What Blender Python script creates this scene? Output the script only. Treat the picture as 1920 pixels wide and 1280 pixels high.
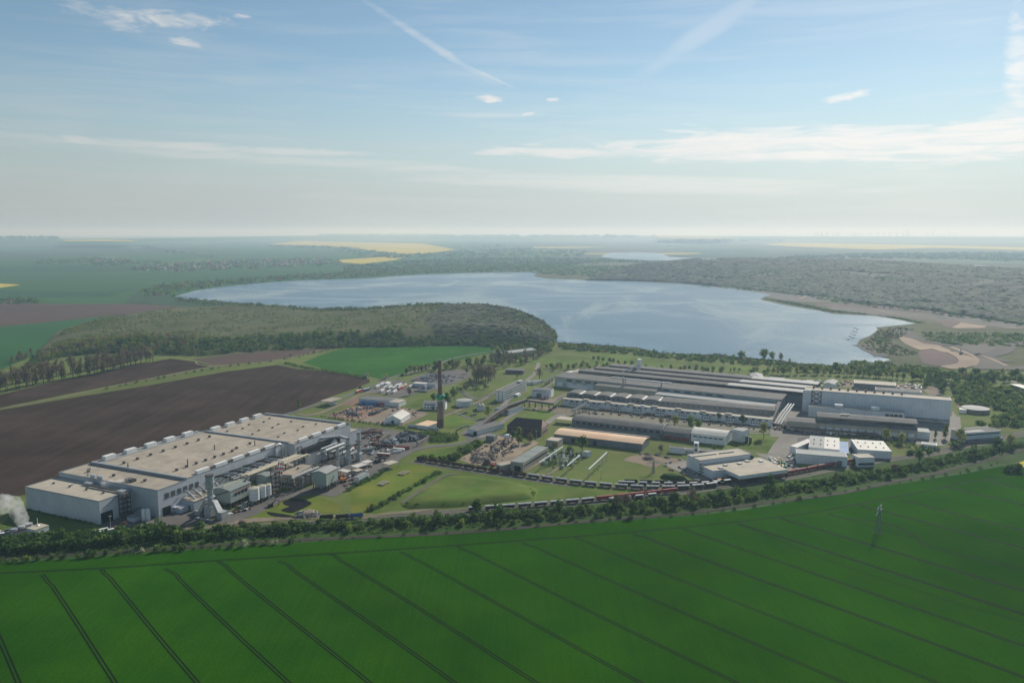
import bpy, math, random
from mathutils import Vector, Matrix, noise
from mathutils.geometry import tessellate_polygon
R = math.radians
scene = bpy.context.scene
for o in list(bpy.data.objects):
    bpy.data.objects.remove(o)

# ------------------------------------------------------------ camera
CAM_H, FPX, HORIZON = 230.0, 1493.0, 434.0
PITCH = math.atan((640 - HORIZON) / FPX)
cam = bpy.data.cameras.new('camera')
cam.sensor_width = 36.0
cam.lens = FPX / 1920 * 36.0
cam.clip_start, cam.clip_end = 1.0, 200000.0
camo = bpy.data.objects.new('camera', cam)
scene.collection.objects.link(camo)
camo.location = (0, 0, CAM_H)
camo.rotation_euler = (R(90) - PITCH, 0, 0)
scene.camera = camo

# ------------------------------------------------------------ light and exposure
SUN_EL, SUN_AZ = 31.0, 31.5          # azimuth clockwise from the view direction (+Y)
sun = bpy.data.lights.new('sun', 'SUN')
sun.energy, sun.angle, sun.color = 5.0, R(0.55), (1.0, 0.94, 0.83)
suno = bpy.data.objects.new('sun', sun)
scene.collection.objects.link(suno)
sd = Vector((math.sin(R(SUN_AZ)) * math.cos(R(SUN_EL)), math.cos(R(SUN_AZ)) * math.cos(R(SUN_EL)), math.sin(R(SUN_EL))))
suno.rotation_euler = sd.to_track_quat('Z', 'Y').to_euler()
suno.location = (300, 500, 400)
scene.view_settings.view_transform = 'Standard'
scene.view_settings.look = 'None'
scene.view_settings.gamma = 1
scene.view_settings.exposure = 0.0
SKY = 0.087

def ray(u, v):
    x, y = (u - 960) / FPX, (640 - v) / FPX
    return (x, math.cos(PITCH) + y * math.sin(PITCH), -math.sin(PITCH) + y * math.cos(PITCH))
def W(u, v, z=0.0):
    d = ray(u, v); t = (z - CAM_H) / d[2]
    return Vector((d[0] * t, d[1] * t, z))
def hgt(u, v0, v1):
    g = W(u, v0); d = ray(u, v1)
    return CAM_H + d[2] * g.y / d[1]

def build_world():
    w = bpy.data.worlds.new('World'); scene.world = w; w.use_nodes = True
    nt = w.node_tree; nt.nodes.clear(); N = nt.nodes.new; L = nt.links.new
    def val(s, v):
        if isinstance(v, (int, float)): s.default_value = v
        else: L(v, s)
    def M(op, a, b=0.0, c=None, clamp=False):
        n = N('ShaderNodeMath'); n.operation = op; n.use_clamp = clamp
        val(n.inputs[0], a); val(n.inputs[1], b)
        if c is not None: val(n.inputs[2], c)
        return n.outputs[0]
    out = N('ShaderNodeOutputWorld'); bg = N('ShaderNodeBackground'); L(bg.outputs[0], out.inputs[0])
    bg.inputs['Strength'].default_value = SKY
    sky = N('ShaderNodeTexSky'); sky.sky_type = 'NISHITA'; sky.sun_disc = False
    sky.sun_elevation, sky.sun_rotation = R(SUN_EL), R(SUN_AZ)
    sky.air_density, sky.dust_density, sky.ozone_density, sky.altitude = 1.0, 0.18, 1.6, 200
    tc = N('ShaderNodeTexCoord'); sp = N('ShaderNodeSeparateXYZ'); L(tc.outputs['Generated'], sp.inputs[0])
    X, Y, Z = sp.outputs
    az = M('ARCTAN2', X, Y)
    el = M('ARCSINE', Z)
    def fbm(sx, sy, scale, det, rough, off=0.0, dist=0.0):
        c = N('ShaderNodeCombineXYZ'); L(M('MULTIPLY_ADD', az, sx, off), c.inputs[0]); L(M('MULTIPLY', el, sy), c.inputs[1])
        n = N('ShaderNodeTexNoise'); n.noise_dimensions = '2D'; L(c.outputs[0], n.inputs['Vector'])
        n.inputs['Scale'].default_value = scale; n.inputs['Detail'].default_value = det; n.inputs['Roughness'].default_value = rough
        n.inputs['Distortion'].default_value = dist
        return n.outputs[0]
    def ang(u, v):
        d = Vector(ray(u, v)).normalized()
        return math.atan2(d.x, d.y), math.asin(d.z)
    fine = fbm(1.0, 4.5, 14, 7, 0.62, 3.1)
    streak = fbm(0.55, 8.0, 9, 6, 0.6, 7.7, 0.3)
    cirro = fbm(0.8, 7.0, 16, 9, 0.66, 2.4, 0.5)
    wisp = fbm(1.0, 3.2, 26, 8, 0.68, 5.3, 0.4)
    big = fbm(1.0, 3.0, 3.0, 4, 0.55, 1.3)
    total = None
    def blob(u, v, ru, rv, tilt, gain, tex, lo, hi, soft=1.0):
        # one cloud: an oval in azimuth and elevation, its edge broken by noise
        nonlocal total
        a0, e0 = ang(u, v)
        da, de = M('SUBTRACT', az, a0), M('SUBTRACT', el, e0)
        ct, st = math.cos(R(tilt)), math.sin(R(tilt))
        p = M('ADD', M('MULTIPLY', da, ct), M('MULTIPLY', de, st))
        q = M('SUBTRACT', M('MULTIPLY', de, ct), M('MULTIPLY', da, st))
        p, q = M('MULTIPLY', p, FPX / ru), M('MULTIPLY', q, FPX / rv)
        r2 = M('ADD', M('MULTIPLY', p, p), M('MULTIPLY', q, q))
        m = M('SUBTRACT', 1.0, M('POWER', r2, soft), clamp=True)
        t = M('MULTIPLY_ADD', m, 0.55, M('SUBTRACT', tex, 0.5))
        s = N('ShaderNodeMapRange'); s.interpolation_type = 'SMOOTHSTEP'; L(t, s.inputs[0])
        s.inputs[1].default_value, s.inputs[2].default_value, s.inputs[3].default_value, s.inputs[4].default_value = lo, hi, 0, gain
        k = M('MULTIPLY', s.outputs[0], M('MINIMUM', M('MULTIPLY', m, 2.5), 1.0))
        total = k if total is None else M('MAXIMUM', total, k)
    blob(290, 34, 185, 22, 1, 0.75, wisp, 0.28, 0.75)
    blob(195, 34, 120, 20, -16, 0.55, wisp, 0.28, 0.75)
    blob(462, 31, 42, 9, 2, 0.6, fine, 0.36, 0.6)
    blob(342, 80, 55, 13, -8, 0.7, wisp, 0.24, 0.7)
    blob(916, 185, 36, 11, -2, 0.95, wisp, 0.2, 0.6)
    blob(1036, 188, 20, 6, 0, 0.7, wisp, 0.25, 0.65)
    blob(988, 215, 22, 6, 8, 0.6, fine, 0.34, 0.6)
    blob(1588, 181, 60, 11, 8, 0.9, wisp, 0.22, 0.65)
    blob(1296, 234, 40, 8, -3, 0.8, fine, 0.32, 0.55)
    blob(810, 85, 190, 10, -30, 0.42, fine, 0.0, 0.8, 0.8)
    blob(900, 136, 90, 5, -23, 0.4, fine, 0.0, 0.7, 0.8)
    blob(1300, 75, 150, 26, 30, 0.22, big, 0.2, 0.65)
    blob(1908, 130, 26, 125, 4, 0.8, wisp, 0.12, 0.8)
    blob(1880, 215, 60, 34, 30, 0.6, wisp, 0.2, 0.8)
    blob(360, 276, 480, 12, -1.2, 0.55, cirro, 0.18, 0.62)
    blob(900, 216, 460, 7, -0.8, 0.35, streak, 0.25, 0.7)
    blob(620, 306, 520, 13, -2.0, 0.4, streak, 0.2, 0.65)
    blob(1500, 272, 520, 40, -1.0, 0.95, cirro, 0.16, 0.62, 1.2)
    blob(1840, 262, 330, 46, 4, 0.95, cirro, 0.18, 0.62, 1.2)
    blob(1050, 284, 260, 18, -1, 0.75, cirro, 0.2, 0.6)
    blob(1200, 345, 620, 24, -2.0, 0.45, streak, 0.16, 0.6)
    # a thin all-over cirrus veil
    vt = N('ShaderNodeMapRange'); L(M('MULTIPLY', streak, M('ADD', big, 0.45)), vt.inputs[0])
    vt.inputs[1].default_value, vt.inputs[2].default_value, vt.inputs[3].default_value, vt.inputs[4].default_value = 0.42, 0.9, 0.0, 0.22
    total = M('MAXIMUM', total, vt.outputs[0])
    # thin cloud is brighter towards the sun
    sunn = N('ShaderNodeVectorMath'); sunn.operation = 'DOT_PRODUCT'; L(tc.outputs['Generated'], sunn.inputs[0]); sunn.inputs[1].default_value = sd
    bright = M('MULTIPLY_ADD', M('POWER', M('MAXIMUM', sunn.outputs['Value'], 0.0), 3.0), 5.0, 7.2)
    cc = N('ShaderNodeVectorMath'); cc.operation = 'SCALE'; cc.inputs[0].default_value = (1.0, 0.99, 0.965); L(bright, cc.inputs['Scale'])
    # pale band of hazy air low in the sky
    low = N('ShaderNodeMapRange'); low.interpolation_type = 'SMOOTHSTEP'; L(el, low.inputs[0])
    low.inputs[1].default_value, low.inputs[2].default_value, low.inputs[3].default_value, low.inputs[4].default_value = 0.20, 0.0, 0.0, 0.9
    cl = N('ShaderNodeVectorMath'); cl.operation = 'SCALE'; cl.inputs[0].default_value = (0.88, 0.98, 1.03)
    L(M('MULTIPLY_ADD', M('POWER', M('MAXIMUM', sunn.outputs['Value'], 0.0), 3.0), 3.9, 5.0), cl.inputs['Scale'])
    sk2 = N('ShaderNodeVectorMath'); sk2.operation = 'MULTIPLY'; L(sky.outputs[0], sk2.inputs[0]); sk2.inputs[1].default_value = (0.99, 1.05, 1.0)
    m0 = N('ShaderNodeMix'); m0.data_type = 'RGBA'; L(low.outputs[0], m0.inputs[0]); L(sk2.outputs[0], m0.inputs[6]); L(cl.outputs[0], m0.inputs[7])
    mx = N('ShaderNodeMix'); mx.data_type = 'RGBA'
    L(total, mx.inputs[0]); L(m0.outputs[2], mx.inputs[6]); L(cc.outputs[0], mx.inputs[7])
    L(mx.outputs[2], bg.inputs[0])
    w.cycles.sampling_method = 'MANUAL'; w.cycles.sample_map_resolution = 1024
build_world()
scene.render.engine = 'CYCLES'
scene.cycles.use_denoising = True
scene.cycles.max_bounces = 6
scene.cycles.diffuse_bounces = 2
scene.cycles.transparent_max_bounces = 8
scene.cycles.volume_bounces = 1

# ------------------------------------------------------------ helpers
CR = dict(c1=(0,760,4),c2=(350,760,5.3343),c3=(560,640,5.3333),c4=(820,640,5.3333),c5=(1040,660,4.5714),c6=(1400,660,3.6577),c7=(660,820,3),c8=(0,960,2),d1=(0,420,3),d2=(560,420,3),d3=(1100,420,4.266),d4=(1480,420,4.266),e1=(1540,920,10.667),e2=(900,800,10.667),e3=(1120,840,10.667),e4=(1240,820,8),f1=(0,880,8),f3=(560,680,10.667),f4=(740,680,10.667),f5=(640,780,9.143),f6=(840,760,9.143),f7=(960,680,10.667),f8=(1700,680,5.818),b0=(960,940,2),p=(0,0,1))
def px(k, x, y):                     # a point read off an enlarged view of the photograph -> photograph pixel
    a = CR[k]; return (a[0] + x / a[2], a[1] + y / a[2])
def pts(k, s):                       # 'x,y x,y ...' -> list of photograph pixels
    return [px(k, *map(float, q.split(','))) for q in s.split()]
def G(k, s, z=0.0):                  # the same, as points on the ground
    return [W(u, v, z) for u, v in pts(k, s)]
def smooth(P, n=4, closed=False):    # Catmull-Rom
    P = [Vector(p) for p in P]; out = []; m = len(P)
    for i in range(m if closed else m - 1):
        g = (lambda j: P[j % m]) if closed else (lambda j: P[max(0, min(m - 1, j))])
        a, b, c, d = g(i - 1), g(i), g(i + 1), g(i + 2)
        for k in range(n):
            t = k / n
            out.append(0.5 * ((2 * b) + (c - a) * t + (2 * a - 5 * b + 4 * c - d) * t * t + (3 * b - a - 3 * c + d) * t ** 3))
    if not closed: out.append(P[-1])
    return out
def inside(x, y, poly):
    c = False; j = len(poly) - 1
    for i in range(len(poly)):
        xi, yi, xj, yj = poly[i][0], poly[i][1], poly[j][0], poly[j][1]
        if (yi > y) != (yj > y) and x < (xj - xi) * (y - yi) / (yj - yi) + xi: c = not c
        j = i
    return c
def scatter(poly, n, rng, mind=0.0):
    xs, ys = [p[0] for p in poly], [p[1] for p in poly]; out = []
    tries = 0
    while len(out) < n and tries < n * 40:
        tries += 1
        x, y = rng.uniform(min(xs), max(xs)), rng.uniform(min(ys), max(ys))
        if inside(x, y, poly) and (not mind or all((x - a) ** 2 + (y - b) ** 2 > mind * mind for a, b in out)): out.append((x, y))
    return out
def along(P, step, rng=None, jit=0.0):
    out = []; carry = 0.0
    for a, b in zip(P, P[1:]):
        L = (b - a).length; t = carry
        while t < L:
            q = a + (b - a) * (t / L)
            if rng: q = q + Vector((rng.uniform(-jit, jit), rng.uniform(-jit, jit), 0))
            out.append(q); t += step * (rng.uniform(0.7, 1.3) if rng else 1)
        carry = t - L
    return out

# ---- materials
MATS = {}
def mat(name, col, rough=0.8, var=0.12, scale=0.15, col2=None, var2=0.0, scale2=0.01, spec=0.3, metal=0.0, stretch=(1, 1, 1), coord='pos', bump=0.0, seam=None):
    """Principled with broken colour: col mixed towards col2 (or darker / lighter col) by noise in metres."""
    if name in MATS: return MATS[name]
    m = bpy.data.materials.new(name); m.use_nodes = True; nt = m.node_tree; N = nt.nodes.new; L = nt.links.new
    b = nt.nodes['Principled BSDF']
    b.inputs['Roughness'].default_value = rough; b.inputs['Metallic'].default_value = metal; b.inputs['Specular IOR Level'].default_value = spec
    MATS[name] = m
    if var <= 0:
        b.inputs['Base Color'].default_value = (*col, 1); return m
    if coord == 'pos': src = N('ShaderNodeNewGeometry').outputs['Position']
    else: src = N('ShaderNodeTexCoord').outputs['Object']
    mp = N('ShaderNodeMapping'); L(src, mp.inputs[0]); mp.inputs['Scale'].default_value = stretch
    n1 = N('ShaderNodeTexNoise'); L(mp.outputs[0], n1.inputs['Vector']); n1.inputs['Scale'].default_value = scale; n1.inputs['Detail'].default_value = 6; n1.inputs['Roughness'].default_value = 0.62
    r = N('ShaderNodeMapRange'); L(n1.outputs[0], r.inputs[0]); r.inputs[1].default_value, r.inputs[2].default_value = 0.32, 0.68
    c2 = col2 or tuple(max(0, c * (1 - 2.2 * var)) for c in col); c1 = col if col2 else tuple(c * (1 + var) for c in col)
    mx = N('ShaderNodeMix'); mx.data_type = 'RGBA'; L(r.outputs[0], mx.inputs[0]); mx.inputs[6].default_value = (*c1, 1); mx.inputs[7].default_value = (*c2, 1)
    o = mx.outputs[2]
    if var2 > 0:
        n2 = N('ShaderNodeTexNoise'); L(mp.outputs[0], n2.inputs['Vector']); n2.inputs['Scale'].default_value = scale2; n2.inputs['Detail'].default_value = 4
        r2 = N('ShaderNodeMapRange'); L(n2.outputs[0], r2.inputs[0]); r2.inputs[1].default_value, r2.inputs[2].default_value = 0.3, 0.7; r2.inputs[3].default_value, r2.inputs[4].default_value = 1 - var2, 1 + var2
        ml = N('ShaderNodeVectorMath'); ml.operation = 'SCALE'; L(o, ml.inputs[0]); L(r2.outputs[0], ml.inputs['Scale']); o = ml.outputs[0]
    if seam:                                             # (period, dark, axis): sheet joints or cladding ribs, in the object's own metres
        ax, per, dk = seam
        tc = N('ShaderNodeTexCoord'); s = N('ShaderNodeSeparateXYZ'); L(tc.outputs['Object'], s.inputs[0])
        q = N('ShaderNodeMath'); q.operation = 'FRACT'; d = N('ShaderNodeMath'); d.operation = 'DIVIDE'; L(s.outputs[ax], d.inputs[0]); d.inputs[1].default_value = per; L(d.outputs[0], q.inputs[0])
        l = N('ShaderNodeMath'); l.operation = 'LESS_THAN'; L(q.outputs[0], l.inputs[0]); l.inputs[1].default_value = min(0.3, 0.35 / per)
        k = N('ShaderNodeMath'); k.operation = 'MULTIPLY_ADD'; L(l.outputs[0], k.inputs[0]); k.inputs[1].default_value = -dk; k.inputs[2].default_value = 1.0
        ml = N('ShaderNodeVectorMath'); ml.operation = 'SCALE'; L(o, ml.inputs[0]); L(k.outputs[0], ml.inputs['Scale']); o = ml.outputs[0]
    L(o, b.inputs['Base Color'])
    if bump:
        bm = N('ShaderNodeBump'); bm.inputs['Strength'].default_value = bump; bm.inputs['Distance'].default_value = 1.0; L(n1.outputs[0], bm.inputs['Height']); L(bm.outputs[0], b.inputs['Normal'])
    return m
def leaf(name, col, trans=0.42):
    if name in MATS: return MATS[name]
    m = bpy.data.materials.new(name); m.use_nodes = True; nt = m.node_tree; N = nt.nodes.new; L = nt.links.new
    nt.nodes.clear(); out = N('ShaderNodeOutputMaterial'); d = N('ShaderNodeBsdfDiffuse'); t = N('ShaderNodeBsdfTranslucent'); mx = N('ShaderNodeMixShader')
    g = N('ShaderNodeNewGeometry'); n = N('ShaderNodeTexNoise'); L(g.outputs['Position'], n.inputs['Vector']); n.inputs['Scale'].default_value = 0.09; n.inputs['Detail'].default_value = 5
    c = N('ShaderNodeMix'); c.data_type = 'RGBA'; L(n.outputs[0], c.inputs[0]); c.inputs[6].default_value = (*[min(.9, x * 2.5) for x in col], 1); c.inputs[7].default_value = (col[0] * 1.1, col[1] * 1.1, col[2] * 1.15, 1)
    L(c.outputs[2], d.inputs[0]); L(c.outputs[2], t.inputs[0]); mx.inputs[0].default_value = trans
    L(d.outputs[0], mx.inputs[1]); L(t.outputs[0], mx.inputs[2]); L(mx.outputs[0], out.inputs[0]); MATS[name] = m
    return m

# ---- meshes
class MB:
    def __init__(s): s.v = []; s.f = []; s.m = []
    def face(s, P, mi=0):
        n = len(s.v); s.v += [tuple(p) for p in P]; s.f.append(tuple(range(n, n + len(P)))); s.m.append(mi)
    def box(s, x0, x1, y0, y1, z0, z1, mi=0, top=None):
        n = len(s.v); s.v += [(x0,y0,z0),(x1,y0,z0),(x1,y1,z0),(x0,y1,z0),(x0,y0,z1),(x1,y0,z1),(x1,y1,z1),(x0,y1,z1)]
        for q in ((0,3,2,1),(0,1,5,4),(1,2,6,5),(2,3,7,6),(3,0,4,7)): s.f.append(tuple(n + i for i in q)); s.m.append(mi)
        s.f.append((n+4,n+5,n+6,n+7)); s.m.append(mi if top is None else top)
        return s
    def prism(s, P, z0, z1, mi=0, top=None):
        k = len(P); n = len(s.v); s.v += [(p[0], p[1], z0) for p in P] + [(p[0], p[1], z1) for p in P]
        for i in range(k): s.f.append((n+i, n+(i+1)%k, n+k+(i+1)%k, n+k+i)); s.m.append(mi)
        s.f.append(tuple(n+k+i for i in range(k))); s.m.append(mi if top is None else top)
        s.f.append(tuple(n+i for i in reversed(range(k)))); s.m.append(mi); return s
    def loft(s, A, B, mi=0, caps=True):          # two loops of equal length
        k = len(A); n = len(s.v); s.v += [tuple(p) for p in A] + [tuple(p) for p in B]
        for i in range(k): s.f.append((n+i, n+(i+1)%k, n+k+(i+1)%k, n+k+i)); s.m.append(mi)
        if caps: s.f.append(tuple(n+k+i for i in range(k))); s.f.append(tuple(n+i for i in reversed(range(k)))); s.m += [mi, mi]
        return s
    def extr(s, prof, a, b, mi=0):               # profile of (p, z) swept along x from a to b
        return s.loft([(a, y, z) for y, z in prof], [(b, y, z) for y, z in prof], mi)
    def extry(s, prof, a, b, mi=0):              # profile of (x, z) swept along y
        return s.loft([(x, b, z) for x, z in prof], [(x, a, z) for x, z in prof], mi)
    def tube(s, path, r, n=8, mi=0):
        path = [Vector(p) for p in path]; rr = r if isinstance(r, (list, tuple)) else [r] * len(path); base = len(s.v)
        for i, p in enumerate(path):
            d = (path[min(i+1, len(path)-1)] - path[max(i-1, 0)]).normalized()
            a = d.cross(Vector((0, 0, 1)) if abs(d.z) < 0.95 else Vector((1, 0, 0))).normalized(); b = a.cross(d)
            for k in range(n):
                t = 2 * math.pi * k / n; s.v.append(tuple(p + (a * math.cos(t) + b * math.sin(t)) * rr[i]))
        for i in range(len(path) - 1):
            for k in range(n):
                s.f.append((base+i*n+k, base+i*n+(k+1)%n, base+(i+1)*n+(k+1)%n, base+(i+1)*n+k)); s.m.append(mi)
        s.f.append(tuple(base+k for k in reversed(range(n)))); s.f.append(tuple(base+(len(path)-1)*n+k for k in range(n))); s.m += [mi, mi]; return s
    def cyl(s, x, y, z0, z1, r0, r1=None, n=16, mi=0):
        return s.tube([(x, y, z0), (x, y, z1)], [r0, r0 if r1 is None else r1], n, mi)
    def beam(s, a, b, w=0.3, mi=0): return s.tube([a, b], w * 0.7, 4, mi)
    def mesh(s, name, mats, smooth_sh=False):
        me = bpy.data.meshes.new(name); me.from_pydata(s.v, [], s.f); me.update()
        for m in (mats if isinstance(mats, (list, tuple)) else [mats]): me.materials.append(m)
        if any(s.m): me.polygons.foreach_set('material_index', s.m)
        if smooth_sh: me.polygons.foreach_set('use_smooth', [True] * len(s.f))
        return me
    def build(s, name, mats, parent=None, loc=None, rot=0.0, smooth_sh=False):
        return link(bpy.data.objects.new(name, s.mesh(name, mats, smooth_sh)), parent, loc, rot)
def link(o, parent=None, loc=None, rot=0.0):
    scene.collection.objects.link(o)
    if parent: o.parent = parent
    if loc is not None: o.location = loc
    if rot: o.rotation_euler = (0, 0, rot)
    return o
def tag(o, label=None, cat=None, group=None, kind=None):
    for k, v in (('label', label), ('category', cat), ('group', group), ('kind', kind)):
        if v: o[k] = v
    return o
def thing(name, label, cat, loc=(0, 0, 0), rot=0.0, group=None):
    return tag(link(bpy.data.objects.new(name, None), None, loc, rot), label, cat, group)
def dup(o, loc=None, rot=None, scale=None, parent=None):
    c = o.copy(); scene.collection.objects.link(c)
    if parent is not None: c.parent = parent
    for ch in o.children: dup(ch, parent=c)
    if loc is not None: c.location = loc
    if rot is not None: c.rotation_euler = (0, 0, rot)
    if scale is not None: c.scale = scale if isinstance(scale, (tuple, list)) else (scale,) * 3
    return c
_Z = [0]
def sheet(name, P, z, m, kind='structure', sm=0, label=None, cat=None):
    _Z[0] += 1; z += 0.0035 * (_Z[0] % 40)
    P = [Vector((p[0], p[1], 0)) for p in P]
    if sm: P = smooth(P, sm, True)
    tris = tessellate_polygon([P]); b = MB(); b.v = [(p.x, p.y, z) for p in P]
    for t in tris:
        a, c, d = (P[i] for i in t)
        if (c - a).cross(d - a).z < 0: t = (t[0], t[2], t[1])
        b.f.append(tuple(t)); b.m.append(0)
    return tag(b.build(name, m), label, cat, None, kind)
def ribbon(b, P, w, z, mi=0, off=0.0):
    P = [Vector((p[0], p[1], 0)) for p in P]; n0 = len(b.v)
    for i, p in enumerate(P):
        d = (P[min(i+1, len(P)-1)] - P[max(i-1, 0)]).normalized(); s = Vector((-d.y, d.x, 0)); c = p + s * off
        b.v += [(c.x + s.x*w/2, c.y + s.y*w/2, z), (c.x - s.x*w/2, c.y - s.y*w/2, z)]
    for i in range(len(P) - 1): b.f.append((n0+2*i, n0+2*i+1, n0+2*i+3, n0+2*i+2)); b.m.append(mi)
def road(name, P, w, z, m, sm=4):
    _Z[0] += 1; z += 0.004 * (_Z[0] % 40) + 0.1
    b = MB(); ribbon(b, smooth(P, sm) if sm else P, w, z); return tag(b.build(name, m), kind='structure')
ORD = 'first second third fourth fifth sixth seventh eighth ninth tenth eleventh twelfth thirteenth fourteenth fifteenth sixteenth seventeenth eighteenth nineteenth twentieth'.split()
for _t in ('twenty', 'thirty', 'forty', 'fifty', 'sixty', 'seventy', 'eighty', 'ninety'):
    ORD += [_t + '-' + o for o in ORD[:9]] + [{'twenty': 'thirtieth', 'thirty': 'fortieth', 'forty': 'fiftieth', 'fifty': 'sixtieth', 'sixty': 'seventieth', 'seventy': 'eightieth', 'eighty': 'ninetieth', 'ninety': 'hundredth'}[_t]]
# ------------------------------------------------------------ ground, fields, water
def farmland():
    m = bpy.data.materials.new('farmland'); m.use_nodes = True; nt = m.node_tree; N = nt.nodes.new; L = nt.links.new; b = nt.nodes['Principled BSDF']
    b.inputs['Roughness'].default_value = 0.95; b.inputs['Specular IOR Level'].default_value = 0.1
    g = N('ShaderNodeNewGeometry'); mp = N('ShaderNodeMapping'); L(g.outputs['Position'], mp.inputs[0]); mp.inputs['Rotation'].default_value = (0, 0, 0.35); mp.inputs['Scale'].default_value = (1 / 1500, 1 / 700, 1)
    nz = N('ShaderNodeTexNoise'); L(mp.outputs[0], nz.inputs[0]); nz.inputs['Scale'].default_value = 1.2
    ad = N('ShaderNodeVectorMath'); ad.operation = 'MULTIPLY_ADD'; L(nz.outputs['Color'], ad.inputs[0]); ad.inputs[1].default_value = (0.5, 0.5, 0); L(mp.outputs[0], ad.inputs[2])
    v = N('ShaderNodeTexVoronoi'); v.voronoi_dimensions = '2D'; v.distance = 'CHEBYCHEV'; L(ad.outputs[0], v.inputs['Vector']); v.inputs['Scale'].default_value = 1.0
    s = N('ShaderNodeSeparateColor'); L(v.outputs['Color'], s.inputs[0])
    r = N('ShaderNodeValToRGB'); r.color_ramp.interpolation = 'CONSTANT'; L(s.outputs[0], r.inputs[0])
    cols = [(0.0, (0.05, 0.10, 0.035)), (0.3, (0.035, 0.075, 0.03)), (0.52, (0.07, 0.105, 0.04)), (0.68, (0.10, 0.08, 0.06)), (0.78, (0.04, 0.085, 0.03)), (0.9, (0.03, 0.045, 0.022)), (0.965, (0.42, 0.36, 0.06))]
    e = r.color_ramp.elements; e[0].position, e[0].color = 0, (*cols[0][1], 1); e[1].position, e[1].color = cols[1][0], (*cols[1][1], 1)
    for p, c in cols[2:]: q = e.new(p); q.color = (*c, 1)
    n2 = N('ShaderNodeTexNoise'); L(g.outputs['Position'], n2.inputs[0]); n2.inputs['Scale'].default_value = 0.012; n2.inputs['Detail'].default_value = 6
    mr = N('ShaderNodeMapRange'); L(n2.outputs[0], mr.inputs[0]); mr.inputs[1].default_value, mr.inputs[2].default_value, mr.inputs[3].default_value, mr.inputs[4].default_value = 0.3, 0.7, 0.75, 1.25
    sc = N('ShaderNodeVectorMath'); sc.operation = 'SCALE'; L(r.outputs[0], sc.inputs[0]); L(mr.outputs[0], sc.inputs['Scale']); L(sc.outputs[0], b.inputs['Base Color'])
    return m
b = MB(); xs = [-42000, -20000, -10000, -6000, -3000, -1500, -600, 0, 600, 1500, 3000, 6000, 10000, 20000, 42000]; ys = [-1500, -200, 300, 700, 1100, 1600, 2300, 3200, 4500, 6500, 10000, 16000, 26000, 44000]
for i in range(len(xs) - 1):
    for j in range(len(ys) - 1): b.face([(xs[i], ys[j], 0), (xs[i+1], ys[j], 0), (xs[i+1], ys[j+1], 0), (xs[i], ys[j+1], 0)])
tag(b.build('ground', farmland()), kind='structure')

def crop(name, col, col2, ang, row=0.75, strong=0.25):
    """A drilled crop: rows a fraction of a metre apart and broad, soft unevenness along them."""
    m = mat(name, col, 0.9, 0.1, 0.02, col2, 0.2, 0.007, spec=0.0, stretch=(1, 1, 1))
    nt = m.node_tree; N = nt.nodes.new; L = nt.links.new; b = nt.nodes['Principled BSDF']; cur = b.inputs['Base Color'].links[0].from_socket
    g = N('ShaderNodeNewGeometry'); mp = N('ShaderNodeMapping'); L(g.outputs['Position'], mp.inputs[0]); mp.inputs['Rotation'].default_value = (0, 0, -ang); mp.inputs['Scale'].default_value = (0.35 / row, 0.006, 1)
    n = N('ShaderNodeTexNoise'); L(mp.outputs[0], n.inputs[0]); n.inputs['Scale'].default_value = 1.0; n.inputs['Detail'].default_value = 5; n.inputs['Roughness'].default_value = 0.7
    mr = N('ShaderNodeMapRange'); L(n.outputs[0], mr.inputs[0]); mr.inputs[1].default_value, mr.inputs[2].default_value, mr.inputs[3].default_value, mr.inputs[4].default_value = 0.3, 0.7, 1 - strong, 1 + strong
    n2 = N('ShaderNodeTexNoise'); L(g.outputs['Position'], n2.inputs[0]); n2.inputs['Scale'].default_value = 0.9; n2.inputs['Detail'].default_value = 3
    m2 = N('ShaderNodeMapRange'); L(n2.outputs[0], m2.inputs[0]); m2.inputs[1].default_value, m2.inputs[2].default_value, m2.inputs[3].default_value, m2.inputs[4].default_value = 0.25, 0.75, 0.72, 1.28
    mm = N('ShaderNodeMath'); mm.operation = 'MULTIPLY'; L(mr.outputs[0], mm.inputs[0]); L(m2.outputs[0], mm.inputs[1])
    sc = N('ShaderNodeVectorMath'); sc.operation = 'SCALE'; L(cur, sc.inputs[0]); L(mm.outputs[0], sc.inputs['Scale']); L(sc.outputs[0], b.inputs['Base Color'])
    return m

# the near green crop; its far edge follows the railway
EDGE = pts('p', '-260,1068 -120,1062 0,1055 150,1046 300,1035 450,1026 550,1018 660,1011 860,1000 1060,983 1293,967 1400,955 1537,931 1673,909 1810,887 1865,876 1935,863 2060,836 2300,790')
near_dir = (W(541, 1280) - W(315, 1065)); T_ANG = math.atan2(near_dir.x, near_dir.y)      # from tramlines seen in the crop
CROP = [W(*q) for q in EDGE] + [Vector((900, 150, 0)), Vector((700, -300, 0)), Vector((-700, -300, 0)), Vector((-620, 240, 0))]
sheet('crop_field', CROP, 0.06, crop('young_crop', (0.014, 0.067, 0.0005), (0.024, 0.086, 0.0006), -T_ANG, 0.75, 0.11))
soil_track = mat('tramline_soil', (0.0015, 0.006, 0.001), 0.9, 0.15, 0.4, spec=0.05)
HEAD = smooth([W(*q) for q in pts('p', '-260,1090 -120,1082 0,1074 190,1065 415,1050 620,1037.5 850,1022.5 960,1014 1100,1004 1240,992 1400,976 1482,966 1540,957.5 1619,943 1728,922 1796,907 1851,898 1925,886 2060,862')], 6)
def tramline(P, w=0.95, gap=1.85):
    b = MB()
    for s in (-1, 1): ribbon(b, P, w, 0.075, 0, s * gap / 2)
    tag(b.build('tramline', soil_track), kind='structure')
tramline(HEAD)
td = near_dir.normalized(); tn = Vector((-td.y, td.x, 0))
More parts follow.
